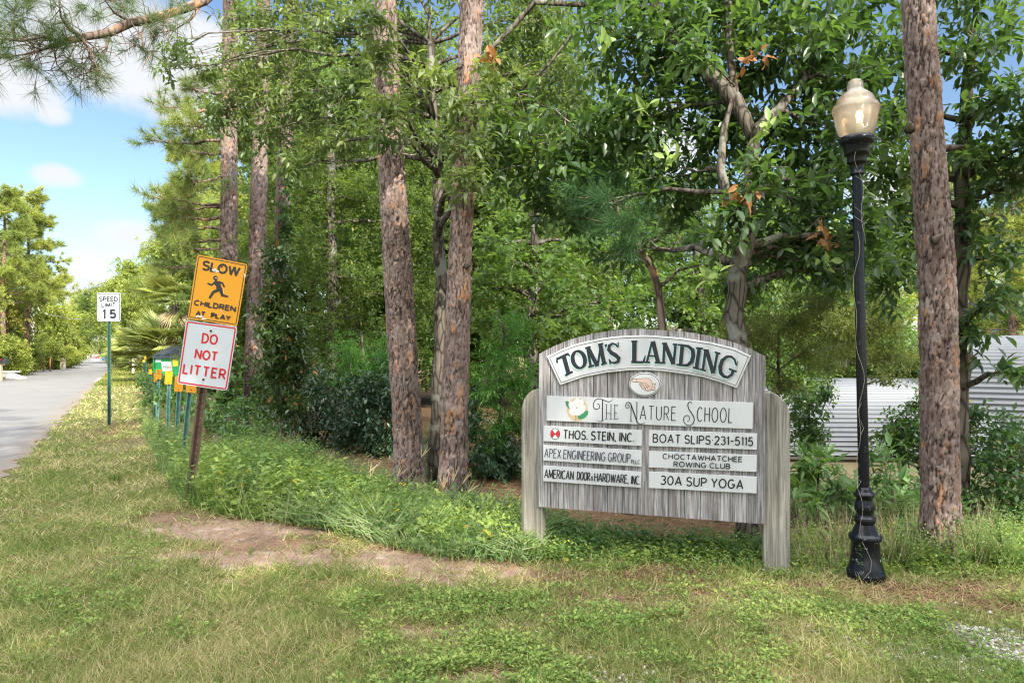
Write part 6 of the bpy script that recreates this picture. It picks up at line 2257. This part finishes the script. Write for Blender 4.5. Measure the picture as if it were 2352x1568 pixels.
shrub('vine_hedge', 'vine tangled dark hedge at the right edge under the corrugated roof', [(2290, 990, 7.5, 70, 50, .5), (2240, 1050, 7.4, 56, 60, .5), (2330, 1080, 7.3, 70, 70, .5), (2260, 1150, 7.2, 60, 60, .5), (2350, 1180, 7.1, 70, 60, .5), (2400, 1020, 7.5, 70, 70, .5), (2230, 950, 7.6, 36, 30, .3)], L_VINE, 119, VIN)
shrub('vine_hedge', 'vine covered bush left of the tall pine, below the corrugated roof', [(2075, 970, 8.2, 44, 40, .4), (2060, 1030, 8.1, 50, 40, .4), (2095, 1010, 8.0, 36, 60, .4), (2105, 930, 8.2, 22, 36, .3), (2040, 1000, 8.3, 30, 26, .3)], L_VINE, 120, VIN)
shrub('leafy_bush', 'mid green bush behind the right end of the landing sign', [(1850, 980, 8.6, 36, 70, .4), (1830, 920, 8.6, 30, 46, .4), (1870, 1000, 8.4, 30, 30, .3), (1885, 905, 8.6, 26, 40, .3)], L_VINE, 121, VIN)
shrub('leafy_bush', 'dim bush behind the middle of the landing sign', [(1450, 820, 10.5, 90, 40, .6), (1300, 850, 10.5, 80, 50, .6), (1600, 830, 10.5, 90, 40, .6), (1560, 1150, 8.6, 80, 30, .5), (1700, 1190, 7.6, 60, 40, .4), (1300, 1110, 9.4, 70, 30, .5)], L_VINE, 122, dict(VIN, L=.1, W=.05))
shrub('vine_thicket', 'vine smothered thicket behind the amber markers', [(352, 880, 18, 26, 36, .6), (380, 900, 16, 34, 50, .6), (420, 920, 14.5, 40, 50, .6), (345, 920, 17, 20, 36, .5), (460, 940, 13.5, 36, 46, .5), (440, 880, 17, 40, 40, .6), (480, 880, 17, 40, 60, .6)], L_VINE, 123, dict(VIN, L=.10, W=.065, kind='l'))
shrub('vine_thicket', 'vine smothered thicket at the foot of the green dumpster', [(345, 866, 26.5, 26, 16, .6), (375, 872, 26, 36, 14, .6), (410, 874, 26, 30, 16, .6), (330, 880, 25, 16, 24, .6)], L_VINE, 124, dict(VIN, L=.13, W=.09, kind='l'))
shrub('thicket_bush', 'low dark bush at the foot of the pines behind the signs', [(560, 940, 12, 40, 40, .5), (610, 985, 11.6, 46, 36, .5), (540, 985, 11.5, 36, 30, .4), (585, 900, 14.5, 40, 60, .5), (490, 960, 12.5, 30, 40, .4)], L_VINE, 125, dict(VIN, L=.09, W=.06, kind='l'))

# ---- small pine with long needles
def small_pine():
    rng = np.random.RandomState(31)
    Z = 7.4
    g = on_ground(*P(1524, 1000, Z)[:2])
    root = thing('pine_sapling', g, 'small bushy pine with long drooping needles on a bent reddish trunk', 'sapling')
    mb, cen, dirs = MB(), [], []
    rows = PT([(1524, 1130, Z, .05), (1522, 760, Z, .045), (1515, 680, Z, .042), (1500, 620, Z, .042), (1468, 572, Z, .036), (1440, 520, Z, .03), (1400, 450, Z, .02)])
    rr = np.asarray(rows)
    mb.tube(rr[:, :3], rr[:, 3], 9)
    mb.tube([P(1515, 660, Z), P(1560, 620, 7.5), P(1600, 610, 7.6)], [.02, .015, .01], 6)
    for (x, y, z) in ((1330, 455, 7.2), (1370, 425, 7.3), (1410, 415, 7.4), (1390, 470, 7.1), (1345, 500, 7.3), (1440, 450, 7.3), (1460, 500, 7.1), (1420, 530, 7.2), (1470, 545, 7.2), (1500, 500, 7.4), (1380, 540, 7.4), (1540, 530, 7.5), (1450, 575, 7.3), (1580, 560, 7.5), (1490, 440, 7.5)):
        q = P(x, y, z)
        i = rng.randint(4, 7)
        limb(mb, rr[i, :3], q, .012, .005, rng, 5, .08, .0, 5)
        for _ in range(5):
            cen.append(q + rng.randn(3) * .05)
            dirs.append(norm(q - rr[4, :3]) + rng.randn(3) * .35 + np.array([0, 0, .15]))
    mb.build('trunk', BARK_PINE, root, True)
    v, f = tufts_geo(rng, cen, dirs, n=85, L=.27, W=.0035, spread=.85)
    np_mesh('crown', v, f, L_NEED_DK, root)
small_pine()

# ---- grass tufts and tall weeds one could point to
def tuft(label, px, py, mat, seed, n=60, H=.45, W=.008, spread=.6, lean=(0, 0)):
    rng = np.random.RandomState(seed)
    g = G(px, py)
    g = on_ground(g[0], g[1])
    root = thing('grass_tuft', g, label, 'grass tuft')
    a = rng.rand(n) * 6.283
    s = spread * rng.rand(n) ** .7
    d = np.stack([np.cos(a) * s + lean[0], np.sin(a) * s + lean[1], np.ones(n)], 1)
    h = H * (.5 + .6 * rng.rand(n))
    b = g + np.stack([np.cos(a) * .04, np.sin(a) * .04, np.zeros(n)], 1)
    v1, f1 = leaf_geo(b, d, norm(rand_dirs(rng, n, .2)), h * .6, W, 'd')
    tip = b + norm(d) * (h * .55)[:, None]
    d2 = d + np.stack([np.cos(a), np.sin(a), -np.ones(n) * .5], 1) * .8 * s[:, None]
    v2, f2 = leaf_geo(tip, d2, norm(rand_dirs(rng, n, .2)), h * .55, W * .8, 'n')
    v, f = join_geo([(v1, f1), (v2, f2)])
    np_mesh('blades', v, f, mat, root)
    return root
BLUEGRASS = grassmat('blue_green_blades', [(.1, (.10, .19, .08)), (.5, (.17, .26, .12)), (.9, (.26, .33, .17))])
GREENGRASS = grassmat('green_blades', [(.1, (.09, .17, .03)), (.5, (.17, .25, .05)), (.9, (.28, .31, .09))])
tuft('blue green grass tuft leaning left in the weeds, below the woodland track', 755, 1190, BLUEGRASS, 1, 70, .42, .011, .7, (-.25, 0))
tuft('blue green grass tuft left of the arched sign, in front of the close pines', 985, 1235, BLUEGRASS, 2, 80, .42, .010, .6)
tuft('pale grass tuft close to the left post of the arched sign', 1120, 1262, BLUEGRASS, 3, 60, .36, .009, .6)
tuft('green grass tuft below the left close pine', 880, 1225, GREENGRASS, 4, 60, .40, .009, .55)
tuft('grass tuft right beside the base of the black lamp post', 2062, 1302, GREENGRASS, 5, 90, .34, .008, .8)
tuft('grass tuft at the foot of the tall pine, left side', 2118, 1300, GREENGRASS, 6, 60, .28, .007, .8)
tuft('long bladed grass tuft in the lawn left of the leaning sign post', 265, 1105, GREENGRASS, 7, 60, .20, .008, .9)

def seed_stems(label, stems, seed):
    """tall flowering grass: stems from foot px to tip px with a few fingers at the tip"""
    rng = np.random.RandomState(seed)
    g = G(stems[0][0], stems[0][1])
    g = on_ground(g[0], g[1])
    root = thing('seeding_grass', g, label, 'grass')
    m = MB()
    hd = MB()
    for (x0, y0, x1, y1) in stems:
        Z = g[1] + rng.randn() * .06
        a, b = P(x0, y0, Z), P(x1, y1, Z)
        mid = (a + b) / 2 + np.array([-(b[0] - a[0]) * .15, 0, .02])
        m.tube([a, mid, b], [.0032, .0028, .002], 4)
        dr = norm(b - mid)
        for k in range(3):
            e = b + norm(dr + rng.randn(3) * .28) * (.12 + .06 * rng.rand())
            hd.tube([b, (b + e) / 2, e], [.002, .0036, .001], 4)
    m.build('stem', GREENGRASS, root)
    hd.build('seed_head', plain('straw_seed_head', (.46, .36, .20), .9, 0, .2, 30), root)
seed_stems('straw coloured seeding grass in front of the two close pines', [(905, 1200, 968, 1050), (1000, 1230, 1040, 1105), (985, 1225, 1062, 1110), (1010, 1235, 1075, 1130), (1005, 1230, 1020, 1120)], 5)
seed_stems('tall seeding grass stems left of the close pines', [(790, 1190, 845, 1085), (838, 1200, 850, 1095), (880, 1190, 912, 1095)], 6)
seed_stems('tall pale grass stem arching over the weeds right of the leaning post', [(690, 1150, 752, 1062)], 7)

def tall_weed(label, px, py, H, seed, mat, n=1, leafL=.055, sp=.1, kind='e', ratio=.4):
    rng = np.random.RandomState(seed)
    g = G(px, py)
    g = on_ground(g[0], g[1])
    root = thing('tall_weed', g, label, 'weed')
    parts, m = [], MB()
    for i in range(n):
        b = g + np.array([rng.randn() * sp, rng.randn() * sp * .5, 0])
        t = b + np.array([rng.randn() * .09, rng.randn() * .06, H * (.7 + .4 * rng.rand())])
        m.tube([b, (b + t) / 2 + rng.randn(3) * .01, t], [.005, .004, .002], 5)
        k = int(H / .022)
        tt = np.linspace(.12, 1, k)
        p = b + (t - b) * tt[:, None]
        a = np.arange(k) * 2.4 + rng.rand() * 6
        d = np.stack([np.cos(a), np.sin(a), np.full(k, .45)], 1)
        L = leafL * (1.1 - .6 * tt) * (.7 + .5 * rng.rand(k))
        parts.append(leaf_geo(p, d, norm(np.array([0, 0, 1.0]) + rng.randn(k, 3) * .3), L, L * ratio, kind))
        for _ in range(4):
            q = b + (t - b) * (.35 + .5 * rng.rand())
            e = q + np.array([rng.randn() * .09, rng.randn() * .07, .10 + .06 * rng.rand()])
            m.tube([q, e], [.003, .0015], 4)
            k2 = 9
            p = q + (e - q) * np.linspace(.2, 1, k2)[:, None]
            a = np.arange(k2) * 2.4
            parts.append(leaf_geo(p, np.stack([np.cos(a), np.sin(a), np.full(k2, .5)], 1), norm(np.array([0, 0, 1.0]) + rng.randn(k2, 3) * .3), leafL * .6, leafL * .25, kind))
    m.build('stem', GREENGRASS, root)
    v, f = join_geo(parts)
    np_mesh('leaves', v, f, mat, root)
W1 = leafmat('tall_weed_leaf', (.10, .18, .045), (.18, .26, .08), (.26, .36, .08), .55, .35, .35)
tall_weed('tall upright weed at the far right, right of the tall pine', 2300, 1318, .56, 1, W1, 3, .06, .06)
tall_weed('bushy weed at the right edge of the lawn', 2360, 1338, .42, 2, W1, 4, .06, .08)
tall_weed('weed leaning against the foot of the tall pine', 2170, 1318, .44, 3, W1, 2, .06, .05)
tall_weed('tall branching weed with tiny flowers right of the leaning post', 590, 1120, .95, 4, W1, 3, .07, .12)
tall_weed('feathery weed standing at the edge of the track', 680, 1110, .5, 5, leafmat('ferny_weed_leaf', (.05, .15, .04), (.09, .22, .055), (.15, .34, .05), .55, .35, .3), 7, .10, .18, 'd', .2)
tall_weed('ferny weed left of the teal marker post', 372, 1040, .55, 6, leafmat('grey_weed_leaf', (.09, .16, .06), (.15, .22, .085), (.2, .3, .08), .6, .3, .3), 5, .08, .14, 'd', .2)
tall_weed('vine seedling climbing the right post of the arched sign', 1822, 1312, .62, 7, W1, 3, .05, .04)
tall_weed('green runner growing up the lamp post base', 2012, 1326, .26, 8, W1, 1, .05, .02)
tall_weed('little weed growing against the left post of the arched sign', 1218, 1284, .2, 9, W1, 2, .07, .03)
tall_weed('vine sprout at the foot of the rusty leaning post', 436, 1166, .30, 10, L_RHO, 2, .075, .04)

# ---- backdrop of the wood: a few crowns, repeated
def backdrop():
    rng = np.random.RandomState(55)
    def oak(seed, mat, H=12, R=3.6, L=.17, W=.10, cover=2.1, low=.12, name='oak_tree'):
        r = np.random.RandomState(seed)
        bl = []
        for i in range(15):
            z = H * (low + (.96 - low) * (i + .5) / 15)
            q = R * math.sin(math.pi * min(.92, .18 + .8 * z / H)) * .75
            a = r.rand() * 6.28
            bl.append(((math.cos(a) * q * (.3 + .7 * r.rand()), math.sin(a) * q * (.3 + .7 * r.rand()), z), (R * .48, R * .48, R * .36)))
        return tree(name, 'x', (0, 0, 0), [(0, 0, -.3, .2), (.1, 0, H * .35, .16), (0, .1, H * .7, .09), (0, 0, H * .92, .03)], bl, mat, BARK_GREY, seed, dict(kind='d', L=L, W=W, k=12, tl=.6, cover=cover, droop=.2), None, 'tree', 3, .35, .012)
    def pine(seed, mat, H=14, low=.35, R=3.0, W=.038, L=.38, n=44, nb=44):
        r = np.random.RandomState(seed)
        root = thing('pine_tree', (0, 0, 0), 'x', 'tree')
        mb, cen, dirs = MB(), [], []
        mb.tube([(0, 0, -.3), (.1, 0, H * .4), (0, .1, H * .75), (0, 0, H)], [.20, .17, .10, .03], 9)
        sp = []
        for i in range(nb):
            z = H * (low + (.97 - low) * (i + r.rand()) / nb)
            a = r.rand() * 6.28
            ln = R * (1.05 - .75 * (z / H - low) / (1 - low)) * (.6 + .6 * r.rand())
            sp.append(((0, 0, z), (math.cos(a) * ln, math.sin(a) * ln, z + .18 * ln)))
        pine_branches(mb, r, sp, cen, dirs, 20, .9, .045, .012)
        mb.build('trunk', BARK_PINE, root, True)
        v, f = tufts_geo(r, cen, dirs, n=n, L=L, W=W, shoot=.22)
        np_mesh('crown', v, f, mat, root)
        return root
    A = oak(1, L_OAK)
    B = oak(2, L_MAPLE, 10, 3.2)
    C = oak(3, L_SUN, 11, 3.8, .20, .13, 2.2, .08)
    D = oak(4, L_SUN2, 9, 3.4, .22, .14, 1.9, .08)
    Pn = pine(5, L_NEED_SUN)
    Pd = pine(6, L_NEED, 13, .3, 2.8)
    used = set()
    def put(src, px, Z, s, label, group=None, rz=None, dz=0, sz=1.0):
        X = (px - CX) / F * Z
        loc = (X, Z, float(gz(X, Z)) + dz)
        rz = rng.rand() * 6.28 if rz is None else rz
        if src.name not in used:
            used.add(src.name)
            src.location = loc
            src.rotation_euler = (0, 0, rz)
            src.scale = (s, s, s * sz)
            src['label'] = label
            if group: src['group'] = group
            return src
        return dup(src, loc, rz, (s, s, s * sz), label, group)
    g = 'trees of the wood behind the pines'
    for src, px, Z, s, lab in (
            (A, 640, 22, .95, 'dense oak deep in the wood behind the pine that stands right of the yellow sign'),
            (B, 800, 20, .95, 'leafy tree deep in the wood above the dark hedge shrubs'),
            (A, 940, 24, 1.1, 'oak deep in the wood behind the left close pine'),
            (B, 1090, 21, 1.0, 'leafy tree deep in the wood behind the right close pine'),
            (A, 1230, 20, .95, 'oak deep in the wood behind the maple left of the small pine'),
            (B, 1400, 22, .95, 'leafy tree deep in the wood behind the small bushy pine'),
            (A, 1560, 24, .85, 'oak deep in the wood behind the forking magnolia limbs'),
            (B, 1720, 20, .85, 'low leafy tree deep in the wood behind the magnolia trunk'),
            (A, 880, 32, 1.3, 'tall oak at the very back of the wood left of centre'),
            (A, 1130, 34, 1.25, 'tall oak at the very back of the wood in the centre'),
            (B, 1985, 23, .92, 'leafy tree behind the yellow green shrub, between lamp post and tall pine'),
            (A, 1840, 27, .95, 'oak deep in the wood to the left of the lamp post'),
            (Pd, 1340, 30, 1.0, 'pine at the very back of the wood above the arched sign'),
            (Pd, 720, 28, 1.1, 'pine at the back of the wood above the dark sapling')):
        put(src, px, Z, s, lab, g)
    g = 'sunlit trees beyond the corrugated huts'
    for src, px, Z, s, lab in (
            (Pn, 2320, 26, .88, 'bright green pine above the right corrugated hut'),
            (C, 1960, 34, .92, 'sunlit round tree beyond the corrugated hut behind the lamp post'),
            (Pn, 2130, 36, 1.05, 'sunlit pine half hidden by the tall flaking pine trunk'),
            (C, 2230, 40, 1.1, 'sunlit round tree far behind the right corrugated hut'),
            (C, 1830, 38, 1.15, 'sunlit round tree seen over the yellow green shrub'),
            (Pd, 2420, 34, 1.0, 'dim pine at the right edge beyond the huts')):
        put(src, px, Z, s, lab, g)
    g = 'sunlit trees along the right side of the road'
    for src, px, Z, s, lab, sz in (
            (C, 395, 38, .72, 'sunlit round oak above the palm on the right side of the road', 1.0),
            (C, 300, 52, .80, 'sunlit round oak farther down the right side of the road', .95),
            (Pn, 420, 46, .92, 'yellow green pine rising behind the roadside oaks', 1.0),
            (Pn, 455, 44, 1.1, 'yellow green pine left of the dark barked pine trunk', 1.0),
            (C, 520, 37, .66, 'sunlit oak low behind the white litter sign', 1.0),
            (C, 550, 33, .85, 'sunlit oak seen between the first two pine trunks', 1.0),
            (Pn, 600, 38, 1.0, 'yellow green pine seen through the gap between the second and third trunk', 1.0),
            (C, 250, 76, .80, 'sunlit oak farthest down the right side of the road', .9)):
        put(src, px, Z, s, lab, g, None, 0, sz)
    g = 'sunlit trees across the road'
    for src, px, Z, s, lab, sz in (
            (Pn, 62, 46, .88, 'tallest pine across the road, at the left edge', 1.0),
            (Pn, 10, 42, .84, 'pine across the road cut by the left edge', 1.0),
            (C, 20, 48, .75, 'round oak under the tallest pine across the road', 1.0),
            (D, -20, 43, .70, 'tree with orange yellow leaves at the left edge across the road', 1.0),
            (C, 90, 62, .85, 'oak beside the power pole across the road', 1.0),
            (D, 128, 66, .62, 'yellowing tree beside the dead snag across the road', 1.0),
            (C, 165, 76, .52, 'low round tree right of the cream notice board', 1.0),
            (D, 52, 50, .36, 'small yellowing tree behind the rusty stakes', 1.0),
            (C, 98, 55, .26, 'leafy bush left of the cream notice board', 1.0),
            (C, -60, 36, .55, 'oak beyond the left edge across the road', 1.0)):
        put(src, px, Z, s, lab, g, None, 0, sz)
    g = 'trees closing the far end of the road'
    for src, px, Z, s, lab in (
            (A, 205, 120, 1.0, 'dark tree at the far end of the road left of the speed sign'),
            (C, 175, 128, 1.05, 'paler tree at the far end of the road above the far mailboxes'),
            (A, 262, 122, .9, 'dark tree at the far end of the road just right of the speed sign post'),
            (C, 300, 130, 1.0, 'tree at the far end of the road above the white mailbox on a cream post'),
            (Pd, 230, 140, 1.1, 'pine at the far end of the road behind the speed sign'),
            (C, 140, 118, .8, 'rounded tree at the far end of the road behind the dead snag')):
        put(src, px, Z, s, lab, g)
    # bushes low at the far end and the verge
    Bu = oak(9, L_SUN, 2.4, 1.5, .14, .09, 2.0, .1, 'roadside_bush')
    Bu['category'] = 'bush'
    g = 'bushes along the far verges'
    for px, Z, s, lab in ((118, 54, .9, 'rounded bush directly behind the cream notice board'), (158, 58, .75, 'bush right of the cream notice board'), (12, 42, 1.0, 'bush above the dark mailbox'), (30, 44, .8, 'bush left of the rusty stakes'), (330, 50, 1.0, 'bush beside the white mailbox with the cream post'),
                          (430, 37, 1.0, 'bush behind the green dumpster'), (560, 23, .8, 'bush between the litter sign and the second pine trunk'), (290, 60, 1.2, 'bush at the road bend right of the speed sign'), (172, 68, 1.0, 'bush left of the far mailboxes')):
        put(Bu, px, Z, s, lab, g)
backdrop()

# ---- dead snag across the road
def snag():
    rng = np.random.RandomState(77)
    Z = 66.5
    g = P(104, 850, Z)
    root = thing('dead_tree', (g[0], Z, 0), 'bleached leafless snag with drooping branches beside the power pole', 'tree')
    m = MB()
    m.tube([(g[0], Z, -.2), P(104, 790, Z), P(105, 745, Z), P(108, 700, Z)], [.2, .17, .13, .05], 8)
    for (a, e) in (((105, 740), (135, 700)), ((105, 735), (150, 745)), ((105, 750), (140, 790)), ((105, 760), (130, 800)), ((104, 745), (80, 760)), ((106, 725), (125, 760)), ((105, 755), (146, 775)), ((107, 705), (150, 690))):
        p = limb(m, P(*a, Z), P(*e, Z - 1), .06, .015, rng, 7, .1, .1, 5)
        for _ in range(4):
            q = p[rng.randint(2, 7)]
            limb(m, q, q + np.array([rng.randn() * .7 + .5, rng.randn() * .6, -.2 - 1.0 * rng.rand()]), .022, .008, rng, 5, .1, .1, 4)
    m.build('trunk', plain('bleached_wood', (.36, .30, .23), .9, 0, .2), root, True)
snag()

# ---- cabbage palms by the road
def palms():
    def palm(label, c, trunk_h, R, nf, seed, mat, dead=0, ground=None):
        rng = np.random.RandomState(seed)
        g = np.array([c[0], c[1], 0.0])
        root = thing('palm', g, label, 'palm')
        m = MB()
        if trunk_h > .4:
            m.tube([(g[0], g[1], -.1), (g[0] + .05, g[1], c[2] * .5), (g[0], g[1], c[2])], [.2, .17, .16], 10)
            m.build('trunk', BARK_GREY, root, True)
        for (nn, mt, nm, lo, hi) in ((nf, mat, 'fronds', -.1, 1.25), (dead, L_DEAD, 'dead_fronds', -1.4, -.7)):
            if not nn: continue
            parts, st = [], MB()
            for i in range(nn):
                a, e = rng.rand() * 6.283, lo + (hi - lo) * rng.rand()
                d = np.array([math.cos(a) * math.cos(e), math.sin(a) * math.cos(e), math.sin(e)])
                pe = R * (.35 + .35 * rng.rand())
                h = np.array(c) + d * pe
                st.tube([c, (np.array(c) + h) / 2 + np.array([0, 0, .03]), h], [.02, .015, .012], 4, False)
                side = norm(np.cross(d, [0, 0, 1.0]))
                k = 22
                t = np.linspace(-1.35, 1.35, k)
                bd = d * np.cos(t)[:, None] + side * np.sin(t)[:, None] + np.array([0, 0, -.22])
                L = R * .62 * (.75 + .35 * np.cos(t))
                parts.append(leaf_geo(np.repeat(h[None], k, 0), bd, norm(np.cross(side, d) + rng.randn(k, 3) * .25), L, .075 * R / 1.3, 'd'))
            v, f = join_geo(parts)
            np_mesh(nm, v, f, mt, root)
            st.build('petioles', mt, root)
    palm('tall fan palm with a skirt of dead fronds left of the leaning signs', P(403, 692, 34), 3, 1.8, 26, 1, L_PALM, 18)
    palm('low saw palmetto in front of the roadside oaks, left of the dumpster', P(312, 806, 34), .3, 1.4, 30, 2, L_PALM)
    palm('saw palmetto behind the dumpster lid', P(372, 795, 33), .3, 1.6, 32, 3, L_PALM)
    palm('saw palmetto right behind the dumpster beside the white sign', P(432, 784, 35), .3, 1.5, 30, 4, L_PALM)
    palm('saw palmetto by the mailbox right of the road', P(318, 838, 36), .3, 1.0, 24, 5, L_PALM)
palms()

# ---- unseen trees added behind the camera to shade the foreground
def shade_woods_behind():
    rng = np.random.RandomState(91)
    bl = []
    mb = MB()
    for i in range(17):
        x = -13 + 40 * (i + .5) / 17 + rng.randn() * .8
        y = -9 - 7 * rng.rand() - (2 if x > 12 else 0)
        H = 19 + 4.5 * rng.rand()
        mb.tube([(x, y, -.2), (x, y, H * .9)], [.25, .06], 7)
        for k in range(7):
            z = H * (.22 + .74 * (k + .5) / 7)
            bl.append(((x + rng.randn() * .9, y + rng.randn() * .9, z), (2.2, 2.2, 1.9)))
    v, f, tw = crown_geo(rng, bl, kind='d', L=.42, W=.28, k=10, tl=1.0, cover=1.35, droop=.2)
    o = np_mesh('woods', v, f, L_OAK)
    tag(o, 'unseen leafy trees added behind the camera to shade the lawn', 'trees', kind='stuff')
shade_woods_behind()

# ---- a few fallen twigs on the lawn
def fallen_twig(label, px, py, length, ang, seed):
    rng = np.random.RandomState(seed)
    g = G(px, py)
    g = on_ground(g[0], g[1])
    root = thing('fallen_twig', g, label, 'twig')
    m = MB()
    d = np.array([math.cos(ang), math.sin(ang), 0])
    pts = [g + d * length * t + np.array([rng.randn() * .008, rng.randn() * .008, .022]) for t in np.linspace(-.5, .5, 6)]
    m.tube(pts, np.linspace(.006, .003, 6), 6)
    m.build('stick', BARK_TWIG, root, True)
    m = MB()
    q = pts[3]
    m.tube([q, q + np.array([d[1], -d[0], 0]) * .06 + d * .05, q + np.array([d[1], -d[0], .2]) * .08 + d * .12], [.004, .003, .002], 5)
    m.build('side_shoot', BARK_TWIG, root, True)
fallen_twig('longest pale twig lying in the grass in front of the lamp post', 1910, 1450, .34, .25, 1)
fallen_twig('short pale twig lying left of the gravel patch', 2130, 1490, .22, -.5, 2)
fallen_twig('thin twig on the bare earth below the leaning signs', 560, 1240, .26, .8, 3)
